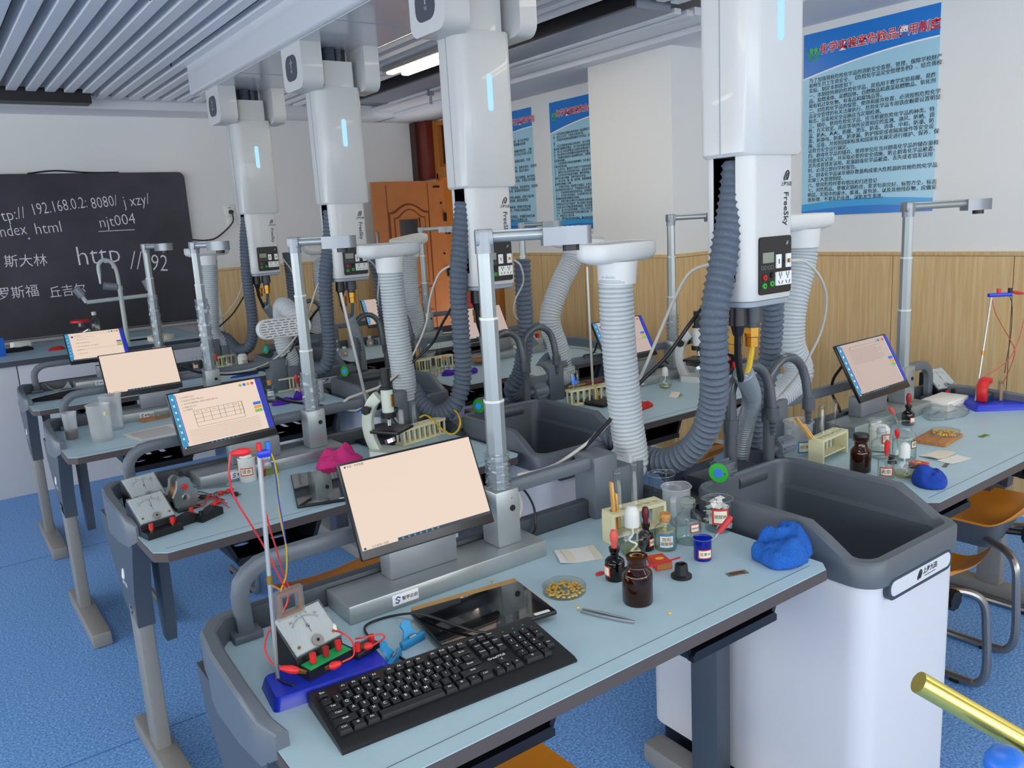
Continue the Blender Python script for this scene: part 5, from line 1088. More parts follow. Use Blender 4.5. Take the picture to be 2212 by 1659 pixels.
cable('thin black keyboard cable curving over the tablet', [V(*(at(1062, 1368, .797))), V(*(at(1020, 1362, .797))), V(*(at(970, 1345, .80))), V(*(at(905, 1326, .797))), V(*(at(850, 1330, T + .004))), V(*(at(800, 1345, T + .004))), V(*(at(788, 1362, T + .004))), V(*(at(815, 1392, T + .004))), V(*(at(850, 1412, T + .004))), V(*(at(885, 1432, T + .006)))], .0026, 'wire_black')
# tablet on a wooden board, blue clips
def tablet(label, c4, z, logo=True):
    a, b_, c, d = [at(u, v, z) for u, v in c4]; cx = (a + b_ + c + d) / 4; w = ((b_ - a).length + (c - d).length) / 2; dd = ((d - a).length + (c - b_).length) / 2
    rz = math.atan2((b_ - a + c - d).y, (b_ - a + c - d).x)
    t = thing('tablet', label, 'tablet', (cx.x, cx.y, z - .009), rz)
    G().box((0, 0, .0045), (w, dd, .009), .003).obj('case', 'black_plastic', t); G().box((0, 0, .0089), (w - .006, dd - .006, .0008)).obj('screen_glass', 'tablet_glass', t)
    G().box((w / 2 - .03, -dd / 2 + .009, .0096), (.034, .009, .0004)).obj('barcode_sticker', 'sticker', t); G().cyl((0, dd / 2 - .006, .0093), (0, dd / 2 - .006, .0097), .002, n=8).obj('lens', 'alu', t); return t
p0, p1, p2 = at(874, 1322), at(1018, 1281), at(945, 1400); rz = math.atan2((p1 - p0).y, (p1 - p0).x)
bd = thing('wooden_board', 'yellowish wooden board under the black tablet in front', 'board', (0, 0, T)); q = (at(874, 1320) + at(1123, 1252) + at(1190, 1318) + at(950, 1398)) / 4; bd.location = (q.x, q.y, T); bd.rotation_euler = (0, 0, rz)
G().box((0, 0, .0055), (.245, .155, .011), .002).obj('plank', 'wood_light', bd)
tablet('black tablet lying on the yellowish board behind the keyboard', [(891, 1317), (1123, 1255), (1200, 1318), (947, 1399)], T + .0205)
def clip(label, u, v, rz):
    t = thing('plastic_clip', label, 'clip', at(u, v), rz)
    G().box((0, 0, .008), (.058, .010, .016), .002).obj('jaw', 'clip_blue', t); g = G(); g.m = RX(-.5); g.prism([(-.02, .0), (.02, 0), (.009, .022), (.012, .032), (.006, .038), (-.006, .038), (-.012, .032), (-.009, .022)], -.002, .002, 'y'); g.m = Matrix(); g.obj('lever', 'clip_blue', t, loc=(0, .004, .008)); G().cyl((-.008, 0, .017), (.008, 0, .017), .003, n=8).obj('spring', 'stainless', t)
clip('bright blue plastic clip beside the tablet corner', 892, 1392, .2); clip('bright blue plastic clip beside the keyboard and blue base', 853, 1433, .75)

# --- swinging coil apparatus: blue base, rod, clamp, coil and its wires
def coil_stand(label, c4, z, rod, top, clampdir):
    a, b_, c, d = [at(u, v, z) for u, v in c4]; cx = (a + b_ + c + d) / 4; rz = math.atan2((c - d + b_ - a).y, (c - d + b_ - a).x); w = ((b_ - a).length + (c - d).length) / 2; dd = ((d - a).length + (c - b_).length) / 2
    t = thing('coil_stand', label, 'stand', (cx.x, cx.y, T), rz); inv = (Matrix.Translation((cx.x, cx.y, T)) @ RZ(rz)).inverted()
    g = G(); g.skin([[g._v((x, y, z_)) for x, y in rrect(-w / 2 - k, -dd / 2 - k, w / 2 + k, dd / 2 + k, .01, 4)] for k, z_ in ((.006, 0), (.004, .006), (0, .019), (-.002, .022))]); g.obj('base', 'base_blue', t)
    rb, rt = inv @ rod, inv @ top; G().cyl(rb, rt, .004, n=10).obj('rod', 'steel', t); 
    k = rb.lerp(rt, .46); G().cyl(k - (rt - rb).normalized() * .008, k + (rt - rb).normalized() * .008, .0052, n=10).obj('rod_joint', 'brass', t)
    return t, inv, rt
rodb, rodt = at(600, 1468, T + .02), None
rodt = aty(560, 985, rodb.y + .0)
cs, inv, rt = coil_stand('blue plastic stand with tall thin rod in front of the grey meter', [(566, 1452), (805, 1392), (832, 1425), (600, 1518)], T + .022, rodb, rodt, 0)
G().box(rt + Vector((.008, 0, .003)), (.022, .012, .013), .003).obj('clamp', 'base_blue', cs); G().box(rt + Vector((.01, 0, -.012)), (.015, .010, .022), .002).obj('clamp_body', 'acrylic', cs)
for dx, m in ((.001, 'red'), (.016, 'scr_blue2')): G().cyl(rt + Vector((dx, 0, .009)), rt + Vector((dx, 0, .022)), .0045, n=10).obj('terminal', m, cs)
def frame_coil(label, p, rz, w=.05, h=.05):
    t = thing('wire_coil', label, 'coil', p, rz)
    g = G(); g.plate([(-w / 2, 0), (w / 2, 0), (w / 2, h), (-w / 2, h)], [[(-w / 2 + .011, .011), (w / 2 - .011, .011), (w / 2 - .011, h - .011), (-w / 2 + .011, h - .011)]], -.006, .006, 'y'); g.obj('frame', 'acrylic', t)
    g = G(); g.plate([(-w / 2 + .003, .003), (w / 2 - .003, .003), (w / 2 - .003, h - .003), (-w / 2 + .003, h - .003)], [[(-w / 2 + .008, .008), (w / 2 - .008, .008), (w / 2 - .008, h - .008), (-w / 2 + .008, h - .008)]], -.004, .004, 'y'); g.obj('winding', 'copper', t); return t
qc = aty(628, 1330, 1.30); frame_coil('clear framed copper coil hanging behind the front grey meter', qc, .12)
def gator(label, a, b_, mat):
    "crocodile clip from grip end a to jaw tip b_"
    a, b_ = Vector(a), Vector(b_); d = b_ - a; L = d.length; t = thing('crocodile_clip', label, 'clip', a); t.rotation_euler = d.to_track_quat('Z', 'Y').to_euler()
    G().lathe([(.0025, 0), (.005, L * .12), (.0075, L * .45), (.006, L * .66), (.004, L * .72)], 12).obj('sleeve', mat, t); G().box((0, .002, L * .85), (.005, .0012, L * .3), rot=Matrix.Rotation(.1, 3, 'X')).box((0, -.002, L * .85), (.005, .0012, L * .3), rot=Matrix.Rotation(-.1, 3, 'X')).obj('jaw', 'brass', t); return t
ry = rodt.y
gator('red crocodile clip gripping the top of the front rod', aty(498, 980, ry), aty(556, 972, ry), 'red')
def wire(label, L, mat, r=.0016): return cable(label, L, r, mat)
wire('red wire bowing left from the front rod top to the meter', [(498, 980, ry), (495, 1020, ry), (505, 1070, ry + .01), (540, 1130, ry + .02), (570, 1180, ry + .04), (600, 1240, ry + .05), (622, 1290, ry + .05), (605, 1330, ry + .05), (580, 1365, ry + .05), (572, 1400, ry + .03), (585, 1430, ry + .01), (600, 1440, ry)], 'wire_red')
wire('thin red wire falling right of the front rod to the coil', [(570, 985, ry), (567, 1060, ry + .02), (580, 1130, ry + .05), (598, 1190, ry + .1), (612, 1240, ry + .14), (625, 1270, ry + .16)], 'wire_red')
wire('yellow wire falling from the front rod clamp to the coil', [(568, 972, ry), (588, 985, ry), (600, 1040, ry + .04), (604, 1110, ry + .08), (618, 1180, ry + .1), (618, 1240, ry + .14), (605, 1280, ry + .16)], 'wire_yellow')
wire('blue wire twisted along the yellow one by the front rod', [(570, 990, ry), (592, 1010, ry + .02), (602, 1080, ry + .06), (616, 1160, ry + .09), (622, 1210, ry + .12)], 'wire_blue', .0012)
wire('black lead lying across the front end of the blue stand', [(597, 1450, ry), (598, 1465, ry), V(*at(630, 1480, T + .024)), V(*at(690, 1488, T + .003)), V(*at(750, 1480, T + .003))], 'wire_black')
def meter(label, p, rz, letter, w=.10, green=False, tw=None, zero=0, big=1):
    "sloping face laboratory meter; terminals towards -y"
    t = thing('panel_meter', label, 'meter', p, rz); k = big
    g = G(); g.prism([(-.055 * k, 0), (.055 * k, 0), (.055 * k, .075 * k), (.045 * k, .08 * k), (-.018 * k, .03 * k), (-.02 * k, .018), (-.055 * k, .018)], -w / 2, w / 2, 'x'); g.obj('body', 'black_plastic', t)
    sl = math.atan2(.05, .063); c = Vector((0, .0135 * k, .056 * k)); fm = TR(*c) @ RX(sl)
    g = G(); g.m = fm; g.box((0, 0, .003), (w + .002, .086 * k, .010), .002); g.obj('clear_cover', 'acrylic', t); g = G(); g.m = fm; g.box((0, 0, .0035), (w - .006, .078 * k, .006)); f = g.obj('dial', 'meter_face', t)
    g = G(); g.m = fm @ TR(0, -.012 * k, .0088); R = .036 * k
    for i in range(21):
        a = PI / 2 + (i - 10) * .085; l = .005 if i % 5 == 0 else .003; g.box((R * math.cos(a), R * math.sin(a), 0), (l, .0006, .0003), rz=a)
    for s, i in (tw or [('-30', -8), ('0', 0), ('30', 8)]): a = PI / 2 - i * .085; g.text(s, .006, TR((R + .006) * math.cos(a), (R + .006) * math.sin(a), 0))
    g.text(letter, .010, TR(0, R * .42, 0)); g.obj('scale', 'ink', f, kind='stuff')
    g = G(); g.m = fm @ TR(0, -.012 * k, .0092); a = PI / 2 + .25 * zero; g.box((R * .5 * math.cos(a), R * .5 * math.sin(a), 0), (R * .95, .0007, .0003), rz=a); g.obj('needle', 'ink', f)
    g = G(); g.m = fm @ TR(0, -.031 * k, .008); g.cyl((0, 0, 0), (0, 0, .004), .011, n=16); h = g.obj('pivot_cover', 'ink_grey', f); g = G(); g.m = fm @ TR(0, -.031 * k, .0122); g.cyl((0, 0, 0), (0, 0, .001), .003, n=10); g.obj('adjuster', 'ink', h)
    for s in (-1, 1): g = G(); g.m = fm @ TR(s * w * .38, -.028 * k, .008); g.cyl((0, 0, 0), (0, 0, .0015), .003, n=10); g.obj('screw', 'brass', f)
    if green: G().box((0, -.038 * k, .0185), (w - .01, .03, .001)).obj('terminal_plate', 'term_green', t)
    for x in ([-.3, .3] if not green else [-.28, 0, .28]):
        G().cyl((x * w, -.038 * k, .018), (x * w, -.038 * k, .026), .004, n=8).obj('terminal_post', 'brass', t); G().cyl((x * w, -.038 * k, .022), (x * w, -.038 * k, .038), .0062, n=10).obj('terminal', 'red' if x else 'red_dark', t)
    return t
mpz = at(700, 1455, T + .022); meter('grey dial meter with green terminal plate on the blue stand', (mpz.x + .006, mpz.y + .055, T + .0225), .22, 'G', .098, True, [('-30', -8), ('-10', -3), ('0', 0), ('10', 3), ('30', 8)])
t = thing('knife_switch', 'small black switch block with red terminals on the blue stand end', 'switch', (*at(786, 1408, T + .022).xy, T + .0225), .28)
G().box((0, 0, .006), (.055, .032, .012), .002).obj('block', 'black_plastic', t); G().box((0, 0, .018), (.04, .004, .006)).obj('blade', 'stainless', t)
for x in (-.018, .016): G().cyl((x, -.006, .012), (x, -.006, .028), .0055, n=10).obj('terminal', 'red', t)
gator('red crocodile clip on the green terminal plate', at(604, 1442, T + .055), at(662, 1452, T + .04), 'red'); gator('red crocodile clip at the right of the green terminal plate', at(738, 1432, T + .048), at(702, 1444, T + .042), 'red'); gator('red crocodile clip on the small black switch', at(806, 1394, T + .045), at(780, 1398, T + .042), 'red')
wire('red wire looping from meter terminal over the grey dial', [V(*at(740, 1430, T + .05)), V(*at(764, 1415, T + .06)), V(*at(760, 1385, T + .07)), V(*at(740, 1368, T + .085)), V(*at(722, 1362, T + .1))], 'wire_red')
wire('red wire loop behind the small black switch', [V(*at(806, 1394, T + .045)), V(*at(830, 1378, T + .045)), V(*at(822, 1370, T + .05)), V(*at(790, 1376, T + .05)), V(*at(768, 1380, T + .045))], 'wire_red')

# --- right half of the front desk
petri('glass dish of corn kernels in front beside the tablet', 1219, 1277, .0465, T, 62, 'yellow corn kernel lying in the front glass dish', 'kernels in the front dish', 3)
for i, (u, v) in enumerate(((1447, 1327), (1063, 1256))): kernel(at(u, v), .8 * i, 0, ['loose corn kernel near the front desk edge by the tweezers', 'loose corn kernel between console and tablet'][i], 'loose kernels')
kernel(at(1249, 1316, T + .004) + Vector((0, 0, .001)), .3, 0, 'corn kernel held at the tip of the tweezers', 'loose kernels')
a, b_ = at(1256, 1318, T + .004), at(1370, 1344, T + .004); d = b_ - a; t = thing('tweezers', 'pair of steel tweezers lying before the glass dish', 'tweezers', a, math.atan2(d.y, d.x)); L = d.length
for s in (-1, 1): G().bar([(0, s * .004, 0), (L * .4, s * .006, 0), (L * .8, s * .004, 0), (L, 0, 0)], .003, .006).obj('arm', 'alu_dark', t)
p = at(1378, 1299); vessel('brown_bottle', 'open wide mouthed brown glass bottle in front', 'bottle', p, 'amber', [(.030, 0), (.0315, .004), (.0315, .062), (.029, .069), (.021, .076), (.0195, .079), (.0195, .092), (.0225, .095), (.0225, .101)], liquid=('amber_dark', .055))
dropper_bottle('small brown dropper bottle with pink bulb in front', 1329, 1250, .022, .068, 'rubber_pink', lab=('', 'label_red', .022, .012, .036, PI * .95, .5))
dropper_bottle('small brown dropper bottle with dark red bulb by the test tube rack', 1396, 1186, .0185, .060, 'rubber_dark', lab=('酚酞', 'label_red', .0185, .012, .032, CAMA(at(1396, 1186)) + .9, .5))
alcohol_lamp('glass alcohol lamp with pale cap among the front bottles', 1367, 1195, .95)
a, b_ = at(1326, 1182), at(1441, 1151); d = b_ - a; rz = math.atan2(d.y, d.x)
rack('cream test tube rack holding the wooden clamp in front', a, d.length, rz, .05, .082)
fr = Matrix.Translation(a) @ RZ(rz)
tube_glass('inverted test tube standing at the left of the front rack', fr @ Vector((.045, .042, .02)), fr @ Vector((.045, .042, .18)), .0115)
tube_glass('inverted test tube standing at the right of the front rack', fr @ Vector((.094, .042, .02)), fr @ Vector((.094, .042, .19)), .0095)
def wclamp(label, p, tilt, rz, L=.12):
    t = thing('test_tube_clamp', label, 'clamp', p); t.rotation_euler = (tilt[0], tilt[1], rz)
    G().box((-.005, 0, L / 2), (.007, .012, L), .002).obj('long_arm', 'wood_light', t); G().box((.004, 0, L * .42), (.007, .012, L * .7), .002).obj('short_arm', 'wood_light', t); G().cyl((-.006, 0, L * .6), (.007, 0, L * .6), .004, n=8).obj('spring', 'stainless', t); return t
wclamp('wooden test tube clamp standing in the front rack hole', fr @ Vector((.026, .022, .022)), (0, -.06), rz, .135)
vessel('reagent_bottle', 'corked clear bottle with blue bordered handwritten label in front', 'bottle', at(1438, 1184), 'glass', bottle_prof(.0265, .078, .5, .62), liquid=('liquid_yellow', .044), lid=[('cork', 'cork', [(.011, .068), (.0125, .079), (.013, .088), (0, .088)])], lab=('饱和|碳酸钠', 'label_blue', .0265, .008, .044, CAMA(at(1438, 1184)) + .1, .75))
vessel('reagent_bottle', 'clear stoppered bottle with small red label behind the corked one', 'bottle', at(1487, 1170), 'glass', bottle_prof(.031, .096, .48, .6), liquid=('liquid_clear', .05), lid=[('glass_stopper', 'glass_rim', [(.011, .086), (.013, .098), (.018, .102), (.018, .108), (.013, .112), (0, .113)])], lab=('碳酸氢钠', 'label_red', .031, .034, .056, CAMA(at(1487, 1170)) + .55, .4))
vessel('plastic_beaker', 'clear plastic measuring beaker with lip behind the front bottles', 'beaker', at(1462, 1128), 'milky', beaker_prof(.036, .097), spout=True, grads=7, handle=PI + .4, rz=.2)
vessel('glass_beaker', 'large thin glass beaker behind the plastic measuring beaker', 'beaker', at(1440, 1098), 'glass', beaker_prof(.034, .102), spout=True, rz=0)
pb = at(1560, 1140); t = vessel('glass_beaker', 'glass beaker full of white paper strips beside the front sink', 'beaker', pb, 'glass', beaker_prof(.033, .082), spout=True, lab=('碳酸钠', 'label_red', .0335, .024, .064, CAMA(pb) + .15 - 2.4, .62), rz=2.4)
random.seed(5); g = G()
for i in range(34):
    a, r, z = random.uniform(0, 6.3), .025 * math.sqrt(random.random()), random.uniform(.008, .072 if i < 28 else .082); g.box((r * math.cos(a), r * math.sin(a), z), (.024, .014, .0012), rot=Matrix.Rotation(random.uniform(0, 6), 3, 'Z') @ Matrix.Rotation(random.uniform(-1.2, 1.2), 3, 'X'))
g.obj('paper_strips', 'paper', t, kind='stuff')
pb = at(1518, 1207); vessel('ink_beaker', 'small beaker stained deep blue with red bordered label in front', 'beaker', pb, 'blue_glass', beaker_prof(.0205, .052), liquid=('liquid_blue', .034), lab=('蓝墨水', 'label_red', .021, .008, .030, CAMA(pb) + .3, .8))
def dropper(label, a, b_, bulb):
    a, b_ = Vector(a), Vector(b_); d = b_ - a; L = d.length; t = thing('dropper', label, 'dropper', a); t.rotation_euler = d.to_track_quat('Z', 'Y').to_euler()
    G().lathe([(.001, 0), (.003, L * .25), (.003, L * .62)], 10).obj('glass_pipette', 'glass_rim', t); G().lathe([(.0045, L * .58), (.0055, L * .66), (.0072, L * .74), (.0075, L * .92), (.005, L), (0, L)], 12).obj('bulb', bulb, t); return t
dropper('dropper with brownish red bulb leaning in the blue beaker', pb + Vector((-.005, .004, .006)), at(1580, 1116, T + .085) * 1, 'rubber_red')
t = thing('matchbox', 'red matchbox with striped side lying before the front bottles', 'matchbox', at(1425, 1222), -.35)
G().box((0, 0, .009), (.038, .05, .018), .0008, seg=1).obj('sleeve', 'match_red', t); G().box((.0192, 0, .009), (.0006, .046, .013)).obj('striker', 'brown_rust', t); g = G(); g.prism(circ(0, 0, .009, 7, 1.2, .8), .018, .0184); g.obj('flame_print', 'match_yellow', t); G().box((0, -.0252, .009), (.034, .0006, .014)).obj('tray_end', 'wood_board', t)
a, b_ = at(1395, 1226, T + .021), at(1468, 1206, T + .021); d = b_ - a; t = thing('plastic_spoon', 'thin red plastic spoon lying across the matchbox', 'spoon', a, math.atan2(d.y, d.x)); g = G(); g.prism([(0, -.004), (d.length * .4, -.005), (d.length * .6, -.002), (d.length, -.0015), (d.length + .004, .002), (d.length, .004), (d.length * .6, .002), (d.length * .4, .005), (0, .004)], 0, .002); g.obj('handle', 'red', t)
t = thing('plastic_spoon', 'red plastic spoon bowl beside the pink bulb bottle', 'spoon', at(1296, 1240), .1); G().sph((0, 0, .002), .012, (1.1, .6, .22), 12, 8).obj('bowl', 'red', t)
t = thing('rubber_stopper', 'black rubber stopper standing on the front desk', 'stopper', at(1472, 1246)); G().lathe([(.023, 0), (.023, .005), (.0155, .008), (.0135, .03), (.010, .032), (.009, .03), (.009, .016), (0, .016)], 24).obj('plug', 'kb_body', t)
t = thing('glass_slide', 'brown stained glass slide near the blue towel', 'slide', at(1592, 1239), -.35); G().box((0, 0, .0007), (.05, .019, .0014)).obj('glass_strip', 'glass_rim', t); G().box((0, 0, .0016), (.034, .013, .0006)).obj('specimen', 'brown_rust', t)
cloth('towel', 'crumpled bright blue towel at the right end of the front desk', at(1690, 1200), .085, .062, .05, .3, 'towel_blue', 11, 'towel', 3, .38)
cloth('towel', 'folded front edge of bright blue towel hanging by the desk edge', at(1735, 1213), .045, .028, .026, .9, 'towel_blue', 17, 'towel', 3, .3) if 0 else None
a, b_ = at(1690, 1152, T + .04), at(1660, 1147, T + .045); t = thing('wooden_stick', 'pale wooden stick poking out of the blue towel', 'stick', a); t.rotation_euler = (0, 0, 2.4); G().box((0, 0, .0), (.05, .012, .006), .002).obj('shaft', 'wood_light', t)
for i, (u, v, r) in enumerate(((1256, 1198, -.42), (1240, 1200, -.5))): sheet('filter_paper', ['cream square of filter paper beneath a greyish one', 'greyish square of filter paper lying on a cream one'][i], at(u, v, T + .0008 * i), .082, .082, r, ['paper_cream', 'paper'][i], seed=i)
# --- nearest right desk
def rad(p, npx): return px(p, npx)
p = at(1724, 980); vessel('plastic_beaker', 'milky plastic measuring beaker with handle beside the front sink taps', 'beaker', p, 'milky', beaker_prof(.044, .108), spout=True, grads=6, handle=PI - .2, rz=.35, lab=('泡打粉', 'label_blue', .0437, .014, .052, CAMA(p) + .45 - .35, .48))
a = at(1778, 1004); rack('cream test tube rack with wooden clamp on the right desk', a, .16, .1, .05, .078)
fr = Matrix.Translation(a) @ RZ(.1)
wclamp('wooden test tube clamp leaning out of the right rack', fr @ Vector((.03, .02, .03)), (-.5, -.35), .3, .14)
for i, (x, dx, h) in enumerate(((.05, .02, .165), (.075, -.005, .175), (.125, .03, .17))): tube_glass(['leaning test tube left of three in the right rack', 'upright test tube in the middle of the right rack', 'leaning test tube right of three in the right rack'][i], fr @ Vector((x, .045, .022)), fr @ Vector((x + dx, .045, h)), .0105)
p = at(1858, 1017); vessel('brown_bottle', 'brown glass bottle with black stopper in the right foreground', 'bottle', p, 'amber', bottle_prof(.0295, .10, .6, .6), liquid=('amber_dark', .04), lid=[('stopper', 'black_plastic', [(.019, .10), (.021, .102), (.023, .108), (.021, .114), (0, .115)])])
p = at(1899, 972); t = vessel('glass_beaker', 'glass beaker packed with white cotton behind the right bottles', 'beaker', p, 'glass', beaker_prof(.034, .098), spout=True, lab=('', 'label_red', .0342, .03, .06, CAMA(p) + .6, .4)); cm = G(); cm.lathe([(.029, .004), (.031, .07), (.022, .082), (0, .085)], 20); cm.obj('cotton', 'cotton', t)
p = at(1902, 988); vessel('reagent_bottle', 'clear stoppered bottle between cotton beaker and brown bottle at right', 'bottle', p, 'glass', bottle_prof(.028, .084, .45, .55), liquid=('liquid_clear', .03), lid=[('stopper', 'hose_grey', [(.012, .076), (.0135, .088), (.013, .096), (0, .096)])])
p = at(1952, 990); vessel('reagent_bottle', 'large open clear reagent bottle with dark label on the right desk', 'bottle', p, 'glass', bottle_prof(.0345, .115, .55, .6), liquid=('liquid_clear', .06), lab=('碘', 'brown_rust', .0345, .04, .064, CAMA(p) + .9, .35))
dropper_bottle('brown dropper bottle with dark red bulb by the clear bag', 1961, 917, .021, .066, 'red_dark', lab=('', 'label_red', .021, .01, .03, CAMA(at(1961, 917)) + .8, .5))
dropper('pink bulb dropper leaning behind the right reagent bottles', at(1942, 915, T + .01), at(1922, 880, T + .09), 'rubber_pink')
dropper('red bulb dropper standing in the large clear reagent bottle', at(1940, 970, T + .06), at(1938, 928, T + .125), 'red')
p = at(1913, 1031); vessel('glass_beaker', 'small glass beaker with red bordered label on the right desk', 'beaker', p, 'glass', beaker_prof(.0225, .058), lab=('火柴', 'label_red', .0228, .01, .036, CAMA(p) + .05, .8))
dropper('red bulb dropper standing in the small labelled right beaker', at(1913, 1030, T + .006), at(1917, 952, T + .095), 'red')
alcohol_lamp('glass alcohol lamp with white cap on the right desk', 1952, 1030, .82)
t = thing('rubber_stopper', 'black stopper behind the right alcohol lamp', 'stopper', at(1957, 990)); t.location = at(1926, 1000); G().lathe([(.015, 0), (.015, .005), (.010, .008), (.009, .024), (0, .025)], 16).obj('plug', 'kb_body', t)
t = thing('matchbox', 'red matchbox beside the right alcohol lamp', 'matchbox', at(1984, 1011), .1); G().box((0, 0, .009), (.034, .046, .018), .0008, seg=1).obj('sleeve', 'match_red', t); G().box((-.0172, 0, .009), (.0006, .042, .013)).obj('striker', 'brown_rust', t); g = G(); g.prism(circ(0, 0, .008, 7), .018, .0184); g.obj('flame_print', 'match_yellow', t)
cloth('towel', 'folded dark blue cloth at the corner of the right desk', at(2008, 1042), .072, .045, .04, .5, 'cloth_blue', 23, 'towel', 1.5, .25)
t = thing('wooden_board', 'brown wooden board under the right glass dish', 'board', at(2026, 950), .12); G().box((0, 0, .006), (.155, .10, .012), .001).obj('plank', 'wood_board', t); g = G(); [g.box((0, y, .0121), (.154, .0008, .0003)) for y in (-.017, .017)]; g.obj('plank_joints', 'brown_rust', t, kind='stuff')
petri('glass dish of corn kernels on the brown board', 2042, 938, .043, T + .0122, 40, 'yellow corn kernel in the glass dish on the brown board', 'kernels in the right dish', 9)
sheet('filter_paper', 'cream paper sheet with bent corner before the brown board', at(2025, 984), .10, .06, -.1, 'paper_cream', curl=.007); sheet('filter_paper', 'pale paper sheet sliding from under the cream one', at(2062, 993, T + .0008), .095, .05, -.15, 'paper', curl=.003, seed=3)
t = thing('glass_slide', 'dark glass slide alone on the right desk', 'slide', at(2125, 942), -.05); G().box((0, 0, .0007), (.046, .017, .0014)).obj('glass_strip', 'green_leaf', t)
t = thing('paper_strip', 'grey strip beside the right matchbox', 'paper', at(2045, 1003), .25); G().box((0, 0, .0005), (.07, .012, .001)).obj('strip', 'sheet_print', t)  # thin plain grey slip lying flat on the desk top
cloth('plastic_bag', 'crumpled clear plastic bag between monitor and white box', at(2046, 893), .115, .062, .028, .1, 'bag_clear', 31, 'bag', 2.5, .45)
t = thing('cardboard_box', 'flat white cardboard box before the black meter', 'box', at(2040, 878), .03); G().box((0, 0, .018), (.165, .10, .036), .0015).obj('carton', 'paper', t); G().box((0, -.0503, .026), (.16, .0006, .0008)).obj('lid_seam', 'ink_grey', t)
mpz = at(2052, 852); meter('black dial meter behind the white box at right', (mpz.x, mpz.y, T), -.25, 'G', .105, False, [('-30', -8), ('0', 0), ('30', 8)], big=1.25)
g = thing('terminal_block', 'red terminal block with blue face at the side of the black meter', 'terminal', at(2105, 845), .3); G().box((0, 0, .012), (.075, .03, .024), .003).obj('block', 'red', g); [G().cyl((x, 0, .024), (x, 0, .044), .007, n=10).obj('terminal', m, g) for x, m in ((-.024, 'kb_body'), (0, 'red'), (.024, 'kb_body'))]
rodb = at(2107, 866, T + .02); rodt = aty(2142, 640, rodb.y)
cs, inv, rt = coil_stand('blue plastic stand with red magnet and thin rod at far right', [(2084, 843), (2172, 846), (2185, 868), (2072, 880)], T + .022, rodb, rodt, 0)
G().box(rt + Vector((.03, 0, .004)), (.085, .018, .014), .003).obj('clamp', 'base_blue', cs)
for dx, m in ((.025, 'red'), (.065, 'kb_body')): G().cyl(rt + Vector((dx, 0, .011)), rt + Vector((dx, 0, .028)), .007, n=10).obj('terminal', m, cs)
mq = at(2122, 868, T + .022); t = thing('horseshoe_magnet', 'red and blue horseshoe magnet lying on the far right blue stand', 'magnet', mq, .15)
g = G(); g.m = RY(0); q = [(.04 * math.cos(a), .0) for a in (0,)]; g.bar([(.0, .0, .008), (-.012, 0, .03), (-.012, 0, .05), (0, 0, .068), (.03, 0, .078), (.05, 0, .074)], .034, .022); g.obj('red_arm', 'red', t, ang=50); G().box((.03, 0, .012), (.075, .036, .024), .003).obj('blue_pole', 'screen_dark2', t)
frame_coil('clear framed copper coil standing beside the red magnet', at(2160, 862, T + .0235), .5, .07, .068)
gator('red crocodile clip leaving the top of the far right rod', aty(2212, 634, rodb.y), aty(2180, 630, rodb.y), 'red')
ry = rodb.y
wire('orange wire curving from the far right rod top to the magnet', [(2142, 640, ry), (2152, 680, ry - .01), (2180, 730, ry - .01), (2192, 760, ry), (2180, 800, ry + .02), (2165, 830, ry + .04)], 'wire_orange', .0017)
wire('pink wire bowing out at the right picture edge', [(2212, 690, ry - .02), (2200, 735, ry - .01), (2180, 775, ry), (2150, 800, ry), (2120, 818, ry), (2108, 835, ry)], 'rubber_pink', .0017)
wire('black wire hanging beside the far right rod', [(2178, 632, ry), (2186, 660, ry), (2184, 720, ry + .01), (2174, 780, ry + .02), (2170, 806, ry + .03)], 'wire_black', .0014)
wire('short yellow wire hanging by the far right coil', [(2166, 634, ry), (2172, 655, ry), (2170, 700, ry), (2158, 760, ry + .02), (2153, 800, ry + .03), (2152, 812, ry + .03)], 'wire_yellow', .0012)

# --- second right desk
alcohol_lamp('glass alcohol lamp alone on the second right desk', 1437, 838, .78)
vessel('reagent_bottle', 'white plastic bottle with red mark near the front grey tube', 'bottle', at(1374, 846), 'white_plastic', [(.018, 0), (.0185, .004), (.0185, .055), (.0165, .062), (.0165, .075)], lab=('', 'label_red', .0186, .02, .032, CAMA(at(1374, 846)) + .4, .4))
a, b_ = at(1232, 880), at(1330, 862); d = b_ - a; rz = math.atan2(d.y, d.x); rack('slim cream test tube rack beside the chrome rod at right', a, d.length, rz, .045, .07, 7, True)
fr = Matrix.Translation(a) @ RZ(rz); L = d.length
for i, (x, h, m) in enumerate(((.03, .15, 'glass'), (.055, .16, 'glass'))): tube_glass(['short test tube at the left of the slim right rack', 'taller test tube in the slim right rack'][i], fr @ Vector((x, .022, .012)), fr @ Vector((x, .022, h)), .009)
dropper('blue capped dropper in the slim right rack', fr @ Vector((.04, .03, .02)), fr @ Vector((.04, .03, .125)), 'scr_blue')
t = thing('clamp_tool', 'brass clamp with wooden handle resting on the slim right rack', 'clamp', fr @ Vector((.03, .025, .0765)), rz); G().cyl((.0, 0, .006), (.07, .0, .008), .004, n=8).cyl((0, 0, .006), (-.02, .004, .006), .006, n=8).obj('jaw', 'brass', t); G().cyl((.07, 0, .008), (.15, .004, .009), .009, .008, 12).obj('handle', 'red_wood', t); G().cyl((.02, 0, .012), (.02, 0, .028), .005, n=8).obj('thumb_screw', 'scr_blue', t)
wire('yellow rubber tube hanging from the slim right rack', [V(*(fr @ Vector((.115, .0, .08)))), V(*(fr @ Vector((.125, -.012, .07)))), V(*(fr @ Vector((.13, -.015, .04)))), V(*(fr @ Vector((.13, -.012, .015))))], 'wire_yellow', .0035)
